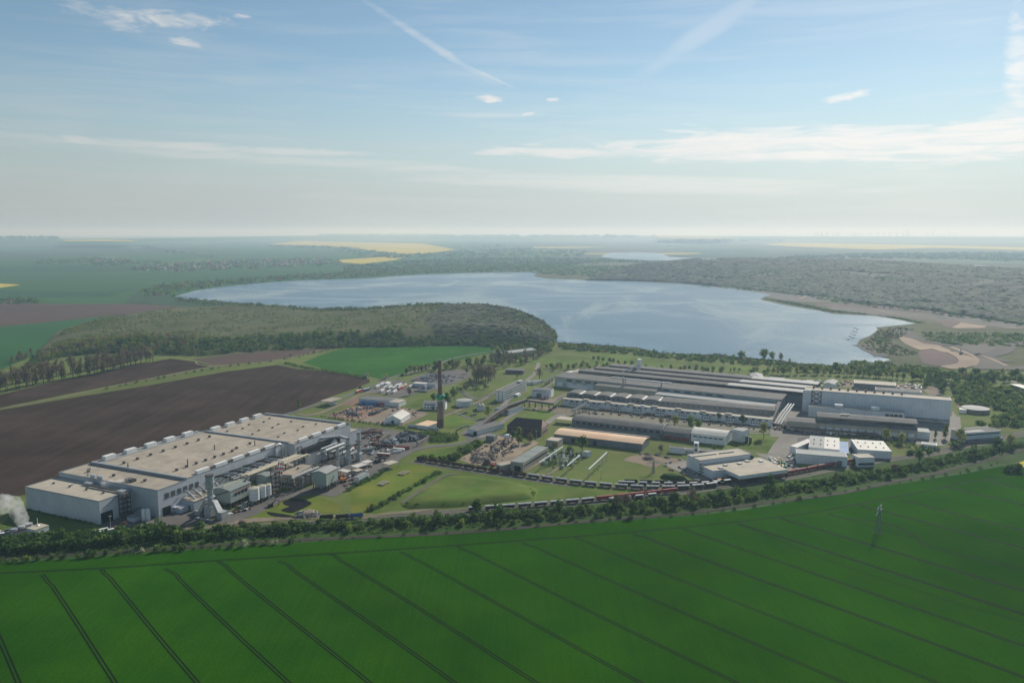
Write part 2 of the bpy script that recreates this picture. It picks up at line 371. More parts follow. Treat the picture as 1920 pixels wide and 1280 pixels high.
# tramlines: measured starts, all parallel
STARTS = [(-60, 1070, -1), (82, 1077, 0), (190, 1066, 1), (315, 1065, 0), (410, 1051, 1), (527, 1051, 0), (620, 1038, 1), (755, 1035, 0), (855, 1022, 1), (983, 1017, 0), (1078, 1007, 1), (1192, 1001, 0), (1280, 991, 1), (1386, 982, 0), (1462, 971, 1), (1612, 947, 1), (1692, 938, 0), (1775, 913, 1), (1860, 904, 0)]
ws = [(W(u, v), h) for u, v, h in STARTS]
for i, (s, hook) in enumerate(ws):
    k = s - W(620, 1038); e = s + td * (640 + 2 * i)
    j = [s + td * t + tn * 0.0 for t in (0, 20)]
    P = [s - tn * 1.6 - td * 1.0, s + td * 9, s + td * 22] if hook == 0 else [s, s + td * 10, s + td * 22]
    P = [p for p in smooth(P, 4)] + [s + td * t for t in range(60, 700, 40)]
    wob = random.Random(i)
    P = [p + tn * (0.5 * math.sin(n * 0.8 + i)) for n, p in enumerate(P)]
    tramline(P, 0.9 if s.x < 60 else 1.5 if s.x > 150 else 1.2)
# the two wandering wheel tracks round the pylon, and one doubled line
tramline(smooth(G('e1', '130,450 300,510 560,560 850,585 1130,620 1400,690 1650,780 1800,860 1900,940') + [W(1760, 1030), W(1920, 1066), W(2100, 1105)], 4))
tramline(smooth(G('e1', '130,450 300,510 480,570 760,640 1100,735 1400,820 1700,905 1850,950'), 4), 0.5)
tramline(smooth(G('b0', '850,85 1000,145 1200,225 1450,310 1700,390 1920,450'), 4), 0.45)

# ---- the site and its surroundings
grass = mat('meadow_grass', (0.095, 0.145, 0.030), 0.95, 0.12, 0.03, (0.15, 0.16, 0.055), 0.22, 0.008, spec=0.05)
grassB = mat('lush_grass', (0.066, 0.135, 0.018), 0.95, 0.1, 0.05, (0.135, 0.16, 0.04), 0.3, 0.014, spec=0.05)
grassY = mat('dandelion_grass', (0.085, 0.15, 0.020), 0.95, 0.1, 0.035, (0.165, 0.165, 0.03), 0.3, 0.014, spec=0.05)
grassD = mat('bank_grass', (0.030, 0.070, 0.014), 0.95, 0.1, 0.08, (0.055, 0.092, 0.022), 0.2, 0.03, spec=0.05)
scrubG = mat('scrub_ground', (0.075, 0.095, 0.04), 0.95, 0.1, 0.02, (0.125, 0.12, 0.06), 0.2, 0.006, spec=0.05)
farG = mat('far_green_crop', (0.034, 0.098, 0.03), 0.95, 0.1, 0.004, (0.045, 0.115, 0.036), 0.1, 0.0012, spec=0.05)
farG2 = mat('far_pale_crop', (0.06, 0.12, 0.035), 0.95, 0.1, 0.004, (0.08, 0.13, 0.045), 0.1, 0.0012, spec=0.05)
plough = crop('ploughed_soil', (0.046, 0.032, 0.025), (0.066, 0.046, 0.036), -T_ANG + 0.9, 4.0, 0.26)
ploughB = mat('pale_ploughed_soil', (0.115, 0.075, 0.06), 0.95, 0.1, 0.004, (0.085, 0.06, 0.05), 0.1, 0.002, spec=0.05)
rape = mat('rapeseed', (0.55, 0.43, 0.05), 0.95, 0.1, 0.002, (0.42, 0.36, 0.06), 0.1, 0.001, spec=0.05)
gravel = mat('gravel', (0.25, 0.205, 0.155), 0.95, 0.12, 0.05, (0.19, 0.155, 0.12), 0.2, 0.02, spec=0.1)
redsand = mat('red_gravel', (0.26, 0.155, 0.105), 0.95, 0.1, 0.06, (0.2, 0.135, 0.10), 0.18, 0.02, spec=0.1)
tarmac = mat('tarmac', (0.105, 0.098, 0.092), 0.9, 0.12, 0.06, (0.14, 0.128, 0.115), 0.2, 0.02, spec=0.2)
tarmacD = mat('road_tarmac', (0.115, 0.11, 0.105), 0.9, 0.1, 0.05, (0.15, 0.14, 0.13), 0.15, 0.01, spec=0.2)
concrete = mat('concrete_yard', (0.24, 0.22, 0.19), 0.9, 0.12, 0.04, (0.18, 0.165, 0.145), 0.2, 0.015, spec=0.2)
track = mat('farm_track', (0.24, 0.2, 0.145), 0.95, 0.12, 0.05, (0.16, 0.15, 0.09), 0.2, 0.02, spec=0.1)
ballast = mat('ballast', (0.075, 0.062, 0.054), 0.95, 0.12, 0.2, (0.05, 0.043, 0.038), 0.2, 0.03, spec=0.1)
steel = mat('rail_steel', (0.09, 0.075, 0.065), 0.7, 0.1, 0.3, spec=0.1)
earthR = mat('quarry_red_earth', (0.125, 0.056, 0.05), 0.95, 0.1, 0.01, (0.075, 0.045, 0.042), 0.2, 0.004)
earthT = mat('quarry_sand', (0.34, 0.24, 0.16), 0.95, 0.1, 0.012, (0.25, 0.18, 0.13), 0.2, 0.004)
earthG = mat('quarry_grey_earth', (0.115, 0.095, 0.078), 0.95, 0.1, 0.01, (0.07, 0.07, 0.05), 0.2, 0.004)
woodG = mat('woodland_floor', (0.050, 0.066, 0.032), 0.95, 0.1, 0.02, (0.066, 0.078, 0.042), 0.2, 0.005)

sheet('meadow', [W(*q) for q in pts('p', '-500,1080 -250,1064 0,1052 300,1034 660,1010 1060,982 1293,966 1537,930 1673,908 1865,875 2300,785 2300,690 1900,676 1700,684 1620,676 1480,680 1300,664 1193,651 1047,642 940,640 560,655 300,668 -500,668')], 0.02, grass)
sheet('ploughed_field', [W(*q) for q in pts('p', '-700,880 -400,836 0,769 120,748 280,722 420,697 520,684 560,692 607,696 663,704 693,711 693,717 663,729 625,742 600,752 569,764 540,776 500,800 300,880 47,927 0,936 -300,985 -700,1010')], 0.06, plough)
sheet('ploughed_field', [W(*q) for q in pts('p', '-400,812 -200,790 0,740 93,717 167,703 250,685 320,672 367,678 397,686 333,698 253,714 120,740 0,764 -200,800 -400,832')], 0.06, plough)
sheet('ploughed_field', [W(*q) for q in pts('p', '360,673 433,665 500,653 567,647 633,647 617,655 583,663 500,677 433,683 400,684')], 0.06, ploughB)
sheet('crop_field', [W(*q) for q in pts('p', '567,680 600,666 640,653 693,644 860,643 943,647 953,653 925,661 893,667 850,678 793,688 770,695 750,705 725,712 693,707 660,702 627,697')], 0.06, crop('mid_crop', (0.035, 0.12, 0.02), (0.05, 0.135, 0.028), -T_ANG, 2.0, 0.08))
# the wide green country beyond
sheet('crop_field', [W(*q) for q in pts('p', '-1400,600 -1400,452 -300,449 0,449 240,447 560,441 800,441 1000,444 1000,500 640,530 330,553 260,545 246,556 210,590 130,632 60,668 0,688 -200,722 -1400,745')], 0.5, farG)
sheet('ploughed_field', [W(*q) for q in pts('p', '-700,578 -200,570 0,569 130,570 250,570 333,575 367,578 300,583 200,593 100,603 0,613 -200,626 -700,650')], 0.7, ploughB)
sheet('crop_field', [W(*q) for q in pts('p', '-700,652 -200,628 0,615 100,605 200,595 185,606 130,630 90,650 60,668 0,694 -200,720 -700,760')], 0.7, mat('dark_green_crop', (0.025, 0.095, 0.028), 0.95, 0.1, 0.004, (0.034, 0.11, 0.034), 0.1, 0.002, spec=0.05))
for s in ('500,458 560,452 793,456.7 855,468 827,472 800,475 773,478 727,473 627,462', '627,488 747,480 760,481 740,488 677,495 630,491', '-200,529 0,532 40,534 0,540 -200,546', '1425,458 1480,455 1714,459 1960,464.5 1960,470.5 1761,464.5 1644,468 1480,462'):
    sheet('rapeseed_field', [W(*q) for q in pts('p', s)], 0.9, rape)
for s in ('300,490 400,484 420,488 310,496', '145,482 215,479 250,486 150,492', '570,441 800,443 1000,446 900,452 700,449 560,447', '900,470 1100,476 1000,484 880,478'):
    sheet('crop_field', [W(*q) for q in pts('p', s)], 0.8, farG2)
for s, mm in (('0,472 140,468 330,464 420,470 300,476 120,480 0,484', 'farG3'), ('-200,500 0,498 150,497 300,500 260,508 0,512 -200,515', 'farG4'), ('0,459 150,457 330,458 240,463 0,466 -200,464', 'farG4'), ('420,452 520,450 540,455 440,460', 'farG3'), ('-200,540 0,545 160,548 260,542 200,556 0,560 -200,562', 'farG4'), ('880,455 1000,452 1120,456 1060,462 920,462', 'farG3'), ('1260,468 1400,466 1440,472 1320,476', 'farG4'), ('1240,478 1480,474 1700,472 1900,476 1900,482 1600,480 1400,484 1300,484', 'farG3')):
    sheet('crop_field', [W(*q) for q in pts('p', s)], 0.85, mat(mm, (0.05, 0.085, 0.045) if mm == 'farG3' else (0.028, 0.088, 0.036), 0.95, 0.1, 0.003, spec=0.05))
for P_ in ('0,466 120,468 250,473 330,478 400,482', '250,455 300,466 400,478 440,486', '0,512 200,506 300,498', '600,446 760,447 900,449 1000,452', '430,455 520,458 600,462', '-100,486 60,484 150,480', '760,468 900,466 1050,468 1180,474', '1000,458 1200,460 1400,458 1600,456'):
    road('hedge_strip', [W(*q) for q in pts('p', P_)], 30, 1.0, woodG)

def water_mat():
    m = bpy.data.materials.new('lake_water'); m.use_nodes = True; nt = m.node_tree; N = nt.nodes.new; L = nt.links.new; b = nt.nodes['Principled BSDF']
    b.inputs['Base Color'].default_value = (0.012, 0.085, 0.155, 1); b.inputs['IOR'].default_value = 1.33; b.inputs['Specular IOR Level'].default_value = 0.36
    g = N('ShaderNodeNewGeometry')
    n = N('ShaderNodeTexNoise'); mp = N('ShaderNodeMapping'); L(g.outputs['Position'], mp.inputs[0]); mp.inputs['Scale'].default_value = (0.05, 0.12, 1); mp.inputs['Rotation'].default_value = (0, 0, 0.3); L(mp.outputs[0], n.inputs[0]); n.inputs['Scale'].default_value = 1.0; n.inputs['Detail'].default_value = 6
    bp = N('ShaderNodeBump'); bp.inputs['Strength'].default_value = 0.9; bp.inputs['Distance'].default_value = 0.8; L(n.outputs[0], bp.inputs['Height']); L(bp.outputs[0], b.inputs['Normal'])
    # wind slicks: smoother streaks of water
    m2 = N('ShaderNodeMapping'); L(g.outputs['Position'], m2.inputs[0]); m2.inputs['Scale'].default_value = (0.0011, 0.0022, 1); m2.inputs['Rotation'].default_value = (0, 0, -0.35)
    w = N('ShaderNodeTexNoise'); L(m2.outputs[0], w.inputs[0]); w.inputs['Scale'].default_value = 1.3; w.inputs['Detail'].default_value = 5; w.inputs['Distortion'].default_value = 2.2
    r = N('ShaderNodeMapRange'); L(w.outputs[0], r.inputs[0]); r.inputs[1].default_value, r.inputs[2].default_value, r.inputs[3].default_value, r.inputs[4].default_value = 0.5, 0.66, 0.24, 0.14
    L(r.outputs[0], b.inputs['Roughness'])
    # pale sheen of the slicks, painted into the colour as soft streaks
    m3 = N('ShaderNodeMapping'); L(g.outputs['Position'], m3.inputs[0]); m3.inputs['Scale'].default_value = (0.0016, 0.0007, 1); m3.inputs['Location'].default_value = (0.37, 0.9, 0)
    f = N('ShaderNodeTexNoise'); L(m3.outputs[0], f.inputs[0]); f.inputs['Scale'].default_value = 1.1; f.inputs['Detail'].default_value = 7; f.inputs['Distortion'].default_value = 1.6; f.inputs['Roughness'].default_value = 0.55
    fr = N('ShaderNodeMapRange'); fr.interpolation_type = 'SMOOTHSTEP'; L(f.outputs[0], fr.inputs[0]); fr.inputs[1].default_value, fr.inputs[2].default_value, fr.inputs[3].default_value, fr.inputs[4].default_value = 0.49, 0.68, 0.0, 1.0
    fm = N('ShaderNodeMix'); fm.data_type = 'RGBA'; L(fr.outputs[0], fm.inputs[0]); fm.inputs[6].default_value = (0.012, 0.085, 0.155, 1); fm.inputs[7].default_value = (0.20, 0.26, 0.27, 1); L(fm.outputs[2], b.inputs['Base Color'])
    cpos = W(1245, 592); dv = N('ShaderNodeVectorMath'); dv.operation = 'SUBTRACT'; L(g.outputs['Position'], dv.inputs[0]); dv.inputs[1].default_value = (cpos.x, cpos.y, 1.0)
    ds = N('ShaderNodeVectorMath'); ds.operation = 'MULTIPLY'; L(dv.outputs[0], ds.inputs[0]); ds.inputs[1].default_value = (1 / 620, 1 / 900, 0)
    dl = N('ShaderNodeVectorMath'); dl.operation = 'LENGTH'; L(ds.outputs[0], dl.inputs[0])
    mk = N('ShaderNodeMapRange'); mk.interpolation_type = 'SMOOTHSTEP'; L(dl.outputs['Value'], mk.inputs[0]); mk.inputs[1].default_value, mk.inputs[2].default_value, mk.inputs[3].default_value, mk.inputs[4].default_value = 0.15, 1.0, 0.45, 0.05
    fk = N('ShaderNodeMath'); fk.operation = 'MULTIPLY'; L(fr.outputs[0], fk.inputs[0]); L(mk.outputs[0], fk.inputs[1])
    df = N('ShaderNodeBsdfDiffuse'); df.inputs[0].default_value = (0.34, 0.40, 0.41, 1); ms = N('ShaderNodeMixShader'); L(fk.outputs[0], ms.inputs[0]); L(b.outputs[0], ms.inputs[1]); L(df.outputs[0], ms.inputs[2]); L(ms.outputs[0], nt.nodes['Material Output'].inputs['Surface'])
    return m
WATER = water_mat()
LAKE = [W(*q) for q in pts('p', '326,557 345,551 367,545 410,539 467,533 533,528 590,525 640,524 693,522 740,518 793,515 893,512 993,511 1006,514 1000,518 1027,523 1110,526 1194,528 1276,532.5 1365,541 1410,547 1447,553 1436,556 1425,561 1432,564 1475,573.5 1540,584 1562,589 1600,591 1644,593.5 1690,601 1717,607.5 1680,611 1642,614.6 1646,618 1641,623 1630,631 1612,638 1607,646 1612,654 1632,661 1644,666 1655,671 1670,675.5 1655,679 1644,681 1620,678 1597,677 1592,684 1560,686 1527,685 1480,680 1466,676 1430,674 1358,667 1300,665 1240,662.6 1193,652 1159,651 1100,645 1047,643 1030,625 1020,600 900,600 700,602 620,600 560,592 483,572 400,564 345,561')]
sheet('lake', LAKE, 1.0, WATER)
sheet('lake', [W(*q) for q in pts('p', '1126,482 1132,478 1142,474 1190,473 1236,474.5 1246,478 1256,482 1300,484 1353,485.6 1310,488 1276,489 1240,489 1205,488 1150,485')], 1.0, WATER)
# shore land, quarry floor and tracks east of the lake
sheet('shore_land', [W(*q) for q in pts('p', '1000,498 1100,492 1290,488 1480,484 1720,492 1920,500 2500,520 2500,700 1920,690 1700,688 1600,690 1592,684 1597,677 1620,678 1644,681 1655,679 1670,675.5 1655,671 1644,666 1632,661 1612,654 1607,646 1612,638 1630,631 1641,623 1646,618 1642,614.6 1680,611 1717,607.5 1690,601 1644,593.5 1600,591 1562,589 1540,584 1475,573.5 1432,564 1425,561 1436,556 1447,553 1410,547 1365,541 1276,532.5 1194,528 1110,526 1027,523 1000,518')], 0.6, scrubG)
def patch(name, k, s, z, m, sm=2): return sheet(name, G(k, s), z, m, sm=sm)
patch('bare_earth', 'd4', '1050,1020 1130,1005 1250,1035 1340,1080 1340,1125 1230,1140 1120,1130 1060,1110 1040,1060', 1.1, earthR)
patch('bare_earth', 'd4', '1250,1020 1400,1040 1500,1100 1470,1140 1330,1165 1250,1155 1210,1140 1340,1120 1345,1080 1300,1050', 1.2, earthT)
patch('bare_earth', 'd4', '1510,1065 1620,1090 1740,1140 1877,1140 2000,1150 1877,1170 1600,1165 1470,1160 1500,1110', 1.15, earthG)
patch('bare_earth', 'd4', '880,900 1000,925 1080,960 1180,970 1300,1010 1240,1030 1140,1000 1050,1010 960,975 900,940', 1.15, earthT)
patch('bare_earth', 'd4', '1290,970 1450,962 1740,955 1740,990 1600,1030 1480,1035 1380,1000', 1.1, earthG)
patch('bare_earth', 'd4', '1310,740 1480,735 1600,780 1560,830 1420,835 1300,830 1390,780', 1.0, earthT)
patch('bare_earth', 'd4', '560,630 800,625 1050,640 1320,650 1250,710 1300,740 1200,745 1050,700 900,690 700,690 600,670 330,660 200,640', 0.9, earthR)
patch('bare_earth', 'd4', '1110,720 1240,735 1330,745 1395,780 1300,830 1230,810', 0.95, earthR)
patch('bare_earth', 'd4', '820,870 900,835 960,900 1060,935 1180,962 1290,975 1140,975 1000,940 890,905', 1.05, earthR)
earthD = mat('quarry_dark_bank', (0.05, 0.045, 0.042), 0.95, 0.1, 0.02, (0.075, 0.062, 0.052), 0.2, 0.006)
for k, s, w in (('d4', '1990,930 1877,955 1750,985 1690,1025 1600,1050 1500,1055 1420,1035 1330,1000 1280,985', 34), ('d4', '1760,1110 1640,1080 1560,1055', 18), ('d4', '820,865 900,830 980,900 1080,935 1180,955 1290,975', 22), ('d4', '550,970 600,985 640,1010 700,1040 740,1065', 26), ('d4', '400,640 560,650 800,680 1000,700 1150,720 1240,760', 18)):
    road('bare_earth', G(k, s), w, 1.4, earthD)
for s in ('1560,575 1640,580 1720,586 1800,596 1760,602 1690,596 1620,588 1560,582', '1800,590 1930,604 1930,618 1850,612 1790,602', '1400,545 1470,548 1530,556 1560,566 1500,566 1440,558', '1290,527 1360,533 1420,542 1400,547 1340,538 1280,531'):
    sheet('bare_earth', [W(*q) for q in pts('p', s)], 1.0, earthG, sm=2)
for k, s, w in (('d4', '0,590 80,600 145,565 100,530 0,520', 9), ('d4', '100,500 230,515 310,540 330,570 290,600', 9), ('d4', '640,575 760,580 960,600 1150,620 1350,640', 7), ('d4', '1600,670 1680,700 1750,735 1877,770', 7), ('d4', '1500,840 1700,840 1877,832', 8), ('d4', '700,690 800,712 900,728 1030,735', 8),
                ('d3', '1000,435 1200,460 1330,475 1560,490', 10), ('d4', '1470,1140 1500,1100 1470,1060 1380,1020 1290,985', 8), ('d4', '1740,1140 1620,1085 1540,1060', 8)):
    road('path', G(k, s), w, 1.35, earthT)

# ---- yards and roads of the works
patch('gravel_yard', 'f3', '560,1065 700,1000 830,960 1000,900 1200,860 1450,835 1700,870 1800,905 1640,1000 1450,1080 1250,1130 1200,1190 900,1140 700,1090', 0.10, redsand)
patch('gravel_yard', 'c3', '620,800 700,740 850,665 950,640 1010,655 1240,700 1300,720 1160,790 1040,840 870,830 760,815', 0.08, gravel, 0)
patch('gravel_yard', 'f3', '850,830 960,770 1180,690 1280,800 1420,820 1200,860 1000,850 900,860', 0.12, redsand)
patch('tarmac_yard', 'p', '600,905 640,872 655,845 660,810 690,800 735,806 760,810 785,820 803,829 776,844 744,862 720,881 690,898 655,917 626,932 612,929 582,927 537,934 511,949 481,964 440,977 420,985 400,975 480,950 540,935', 0.10, tarmac, 0)
patch('tarmac_yard', 'c1', '740,890 850,850 960,800 1100,800 1190,840 1320,800 1500,790 1600,860 1480,900 1180,915 1000,960 930,965 800,930', 0.10, tarmac, 0)
patch('tarmac_yard', 'c2', '0,1060 120,1050 260,1150 420,1150 560,1060 760,950 930,880 1100,830 1400,820 1560,760 1700,740 1560,860 1400,900 1240,890 1000,930 860,1010 700,1090 480,1160 230,1190 80,1200 0,1180', 0.12, tarmac, 0)
patch('tarmac_yard', 'c2', '1040,430 1300,380 1640,320 1800,400 1780,600 1560,730 1400,760 1280,660 1060,570', 0.11, tarmac, 0)
patch('gravel_yard', 'f6', '180,930 400,800 620,660 780,600 860,520 1100,520 1200,600 1300,660 1480,600 1560,640 1300,800 1100,940 960,1080 820,1040 600,1030 390,1005', 0.10, mat('rubble_ground', (0.30, 0.225, 0.15), 0.95, 0.12, 0.08, (0.21, 0.17, 0.12), 0.22, 0.03), 0)
patch('car_park', 'f4', '260,370 380,300 520,235 760,200 1000,165 1300,140 1480,150 1520,290 1380,340 1100,450 950,475 800,450 600,400 400,380', 0.10, tarmac, 0)
patch('lorry_park', 'c3', '640,510 720,480 860,410 1000,380 1140,430 1420,440 1400,480 1200,510 1160,530 1000,560 900,540 800,520', 0.10, tarmac, 0)
patch('tarmac_yard', 'c4', '230,920 330,850 460,770 560,800 640,830 560,900 500,960 400,1000 300,1010 290,960', 0.10, tarmacD, 0)
patch('concrete_yard', 'f7', '220,760 520,690 800,720 1040,620 1100,600 1100,640 900,760 760,850 560,800 380,820', 0.10, gravel, 0)
patch('gravel_yard', 'f7', '400,890 800,880 1180,960 1090,1010 820,960 600,930 420,940', 0.10, gravel, 0)
patch('concrete_yard', 'f7', '880,1030 1060,1030 1100,1100 900,1110 760,1220 620,1210 700,1140', 0.10, concrete, 0)
patch('concrete_yard', 'c5', '-20,470 80,470 1830,640 1920,620 1960,650 1920,690 1700,680 1560,668 1480,680 1240,650 1000,622 700,590 400,565 180,552 60,540 -20,520', 0.09, mat('track_yard', (0.20, 0.175, 0.145), 0.95, 0.14, 0.06, (0.12, 0.125, 0.07), 0.25, 0.02), 0)
patch('concrete_yard', 'p', '1440,790 1466,765 1500,752 1530,800 1500,815 1480,820 1445,818', 0.09, concrete, 0)
patch('concrete_yard', 'p', '1440,860 1462,822 1482,810 1500,790 1800,780 1802,800 1770,835 1740,835 1700,830 1600,815 1500,820 1486,850 1494,890 1470,880', 0.085, concrete, 0)
patch('grass_plot', 'p', '1484,868 1500,866 1590,872 1592,882 1500,890 1488,888', 0.13, grassB, 0)
patch('grass_plot', 'p', '1400,815 1440,808 1455,830 1446,848 1380,838 1376,826', 0.12, grassB, 0)
patch('tarmac_yard', 'e4', '60,420 100,330 230,330 360,340 560,560 740,605 660,640 520,640 360,560 200,480', 0.12, concrete, 0)
patch('bare_earth', 'e3', '520,250 640,170 860,130 1100,150 1300,190 1560,200 1640,290 1340,300 1180,380 1000,360 800,300', 0.12, mat('spoil_earth', (0.24, 0.175, 0.12), 0.95, 0.12, 0.06, (0.15, 0.125, 0.08), 0.2, 0.02), 2)
patch('concrete_yard', 'e4', '1400,230 1660,260 1740,60 1800,0 1880,0 1820,180 1900,480 1860,520 1760,470 1650,360 1480,280', 0.12, concrete, 0)
patch('tarmac_yard', 'c6', '350,585 430,585 430,660 690,690 690,600 750,610 760,690 700,700 340,670', 0.13, tarmac, 0)
patch('concrete_yard', 'c6', '1395,520 1410,400 1440,440 1475,510 1420,530', 0.13, concrete, 0)
patch('concrete_yard', 'f8', '240,740 310,740 320,790 470,810 480,860 260,870', 0.13, concrete, 0)
patch('gravel_yard', 'c6', '650,195 1000,215 1190,220 1210,290 1000,250 800,240 640,240', 0.10, gravel, 0)
patch('gravel_yard', 'f8', '170,290 240,260 340,270 400,340 330,360 250,350', 0.10, gravel, 0)
patch('road', 'f8', '440,210 470,205 545,420 515,430', 0.10, track, 0)
# grass inside the works
for k, s, m in (('f5', '100,1270 300,1180 750,960 930,830 1250,850 1560,900 1560,1010 1200,1200 1060,1290 560,1500 300,1500', grassY), ('c7', '0,440 0,300 130,240 250,170 330,150 500,190 380,250 130,395 60,430', grassY), ('c7', '100,420 300,280 520,190 760,210 980,220 1100,240 1500,290 1700,310 1100,350 640,385 230,410', grassB),
                ('c3', '1110,1140 1250,1090 1600,1050 1830,960 1840,1000 1640,1130 1560,1190 1350,1190', grassB), ('c4', '590,320 680,290 860,330 700,430 520,470', grass), ('f7', '230,1120 420,985 560,980 870,1020 600,1200', grassB), ('c4', '60,730 200,720 430,810 400,840 200,870 60,860', grassB),
                ('c3', '1060,650 1240,560 1330,530 1360,580 1240,600 1240,660', grassB), ('f7', '830,400 860,320 600,230 560,380', grass), ('d2', '1290,780 1450,740 1640,750 1800,790 1780,810 1500,800', grassB), ('p', '1080,655 1200,668 1330,684 1440,690 1440,697 1240,692 1120,672', grassB), ('c2', '610,1120 800,990 950,930 1050,900 1240,900 1520,990 1500,1080 1300,1050 1150,1090 1000,1130 850,1140', grassY),
                ('f3', '100,1040 300,930 600,860 860,830 900,850 600,960 360,1060', grass), ('p', '-100,1010 0,985 20,960 50,938 100,955 190,985 240,990 180,1002 60,1010', grassB)):
    patch('grass_plot', k, s, 0.07, m, 2)
# the old bank in the triangle of grass between the tracks
for nm, k, s, w, m in (('road', 'p', '1010,680 1003,700 980,720 949,754 926,780 900,800 885,812', 7, concrete), ('road', 'p', '520,782 560,769 600,756 642,745 690,726 740,706 772,698 800,690 850,672 890,664 950,655', 7, tarmacD), ('road', 'p', '901,820 860,833 813,837 776,844 747,859 722,876', 8, tarmacD), ('road', 'p', '901,820 920,808 940,793 960,778 985,764', 7, concrete),
                 ('road', 'c3', '0,720 60,740 200,720 400,640 560,560 640,530 720,510', 7, gravel), ('road', 'c3', '1450,750 1600,690 1900,560', 5, gravel), ('road', 'c4', '60,710 200,720 320,770 460,800', 5, tarmacD), ('road', 'c4', '210,480 400,580 590,500 640,480', 6, tarmacD), ('road', 'p', '1024,694 1060,700 1040,715 1020,728', 5, concrete), ('road', 'c5', '1400,660 1600,690 1900,700', 6, concrete),
                 ('path', 'p', '-400,832 -200,800 0,767 120,744 253,716 333,700 397,688 440,684 500,678 525,675', 5, track), ('path', 'p', '525,675 580,662 633,648 680,640', 4, track), ('path', 'p', '367,678 372,683 397,687', 4, track), ('path', 'p', '693,707 712,712 735,708', 4, track),
                 ('path', 'p', '640,976 720,964 800,955 860,945', 5, track), ('path', 'c2', '480,1165 640,1140 860,1135 1100,1130 1400,1110 1650,1090', 6, gravel), ('path', 'p', '300,992 380,990 460,978 560,972', 5, gravel), ('road', 'p', '1446,852 1460,830 1476,812 1490,792', 8, concrete), ('road', 'p', '1500,885 1474,856 1452,842', 6, concrete),
                 ('path', 'e2', '850,890 960,850 1140,740 1330,600', 4, track), ('path', 'e2', '900,930 1000,950 1250,950 1420,930 1600,780', 4, track), ('path', 'p', '1880,700 1900,716 1940,726', 6, concrete), ('path', 'p', '1790,745 1800,765', 5, track), ('path', 'd2', '690,600 700,575 725,555 700,540', 8, mat('pale_clay', (0.36, 0.26, 0.18), 0.95)), ('road', 'p', '1750,688 1830,694 1930,701', 6, tarmacD)):
    road(nm, G(k, s), w, 0.16, m)

# ---- railway
bank = [W(*q) for q in pts('p', '-400,1078 -150,1062 0,1052 300,1034 660,1010 1060,982 1293,966 1537,930 1673,908 1865,875 2100,822 2100,770 1919,806 1788,836 1742,848 1646,861 1558,876 1480,892 1352,911 1293,919 1093,941 877,957 660,972 350,990 200,1004 0,1012 -400,1030')]
sheet('embankment', bank, 0.05, grassD)
LOW = smooth([W(*q) for q in pts('p', '-200,1060 0,1047 300,1029 520,1014 660,1008 827,1001 960,991 1127,975 1277,963 1400,947 1482,937.5 1591,922 1673,903 1755,887 1837,865 1925,841 2060,802')], 5)
UP = smooth([W(*q) for q in pts('p', '292,994 350,990 420,986.5 520,981 660,973 780,965 877,958.5 985,951 1093,942 1200,931 1293,920 1352,912 1480,894 1558.6,879 1646,863.5 1742,851 1788,840 1860,826 1925,811 2060,780')], 5)
ballastP = mat('pale_ballast', (0.20, 0.18, 0.155), 0.95, 0.12, 0.2, (0.135, 0.122, 0.108), 0.2, 0.03, spec=0.1)
def railway(P, w=3.6, z=0.24, bm=None):
    b = MB(); ribbon(b, P, w, z, 0)
    for s in (-0.72, 0.72): ribbon(b, P, 0.16, z + 0.16, 1, s)
    tag(b.build('railway_track', [bm or ballastP, steel]), kind='structure')
def shifted(P, d):
    out = []
    for i, p in enumerate(P):
        t = (P[min(i+1, len(P)-1)] - P[max(i-1, 0)]).normalized(); out.append(p + Vector((-t.y, t.x, 0)) * d)
    return out
railway(LOW, 4.6, bm=ballast)
railway(UP); railway(shifted(UP, -5.2)); railway([p for p in shifted(UP, 5.2) if p.x > -120])
ARC = smooth([W(*q) for q in pts('p', '779,862 840,872 910,883 985,894 1040,902 1103,910 1193,917 1250,918 1300,916 1345,911 1400,904 1480,890')], 5)
railway(ARC)
road('loading_strip', shifted(ARC, -6.5)[:24], 6.5, 0.1, tarmac, 0)
SID = smooth([W(*q) for q in pts('p', '1166,906 1230,908 1290,908.5 1340,905 1400,898 1460,889')], 5)
railway(SID)
LOOP = smooth(pts('p', '1460,893 1500,884 1558,870 1640,858 1700,852'), 3) if False else None
ploughed_done = True

# ---- hills
def hill(name, front, back, hs, m, rows=26, rough=2.0, seed=1, tail=260.0, ramp=0.16):
    """Plateau hill lofted between its foot towards the camera and its far brow; falls away behind."""
    F = smooth([W(*q) for q in front], 6); Bk = smooth([W(q[0], q[1], h) for q, h in zip(back, hs)], 6); n = len(F)
    hh = [hs[min(len(hs)-1, i // 6)] * (1 - (i % 6) / 6) + hs[min(len(hs)-1, i // 6 + 1)] * (i % 6) / 6 for i in range(n)]
    b = MB(); surf = []
    for i in range(n):
        col = []
        f, k = F[i].copy(), Bk[i].copy(); f.z = k.z = 0; d = (k - f).normalized()
        for j in range(rows + 4):
            t = j / (rows - 1)
            p = f + (k - f) * t if j < rows else k + d * (tail * (j - rows + 1) / 4)
            e = min(1, t / ramp); e = e * e * (3 - 2 * e)
            z = hh[i] * (0.82 * e + 0.18 * min(1, t)) + (noise.noise(Vector((p.x / 90, p.y / 90, seed))) * rough * e if 0 < t < 0.98 else 0)
            if j >= rows: z = hh[i] * (1 - (j - rows + 1) / 4) ** 1.2
            col.append(Vector((p.x, p.y, z)))
        surf.append(col)
        b.v += [tuple(p) for p in col]
    c = rows + 4
    for i in range(n - 1):
        for j in range(c - 1): b.f.append((i*c+j, (i+1)*c+j, (i+1)*c+j+1, i*c+j+1)); b.m.append(0)
    o = tag(b.build(name, m, smooth_sh=True), kind='structure')
    return surf, rows
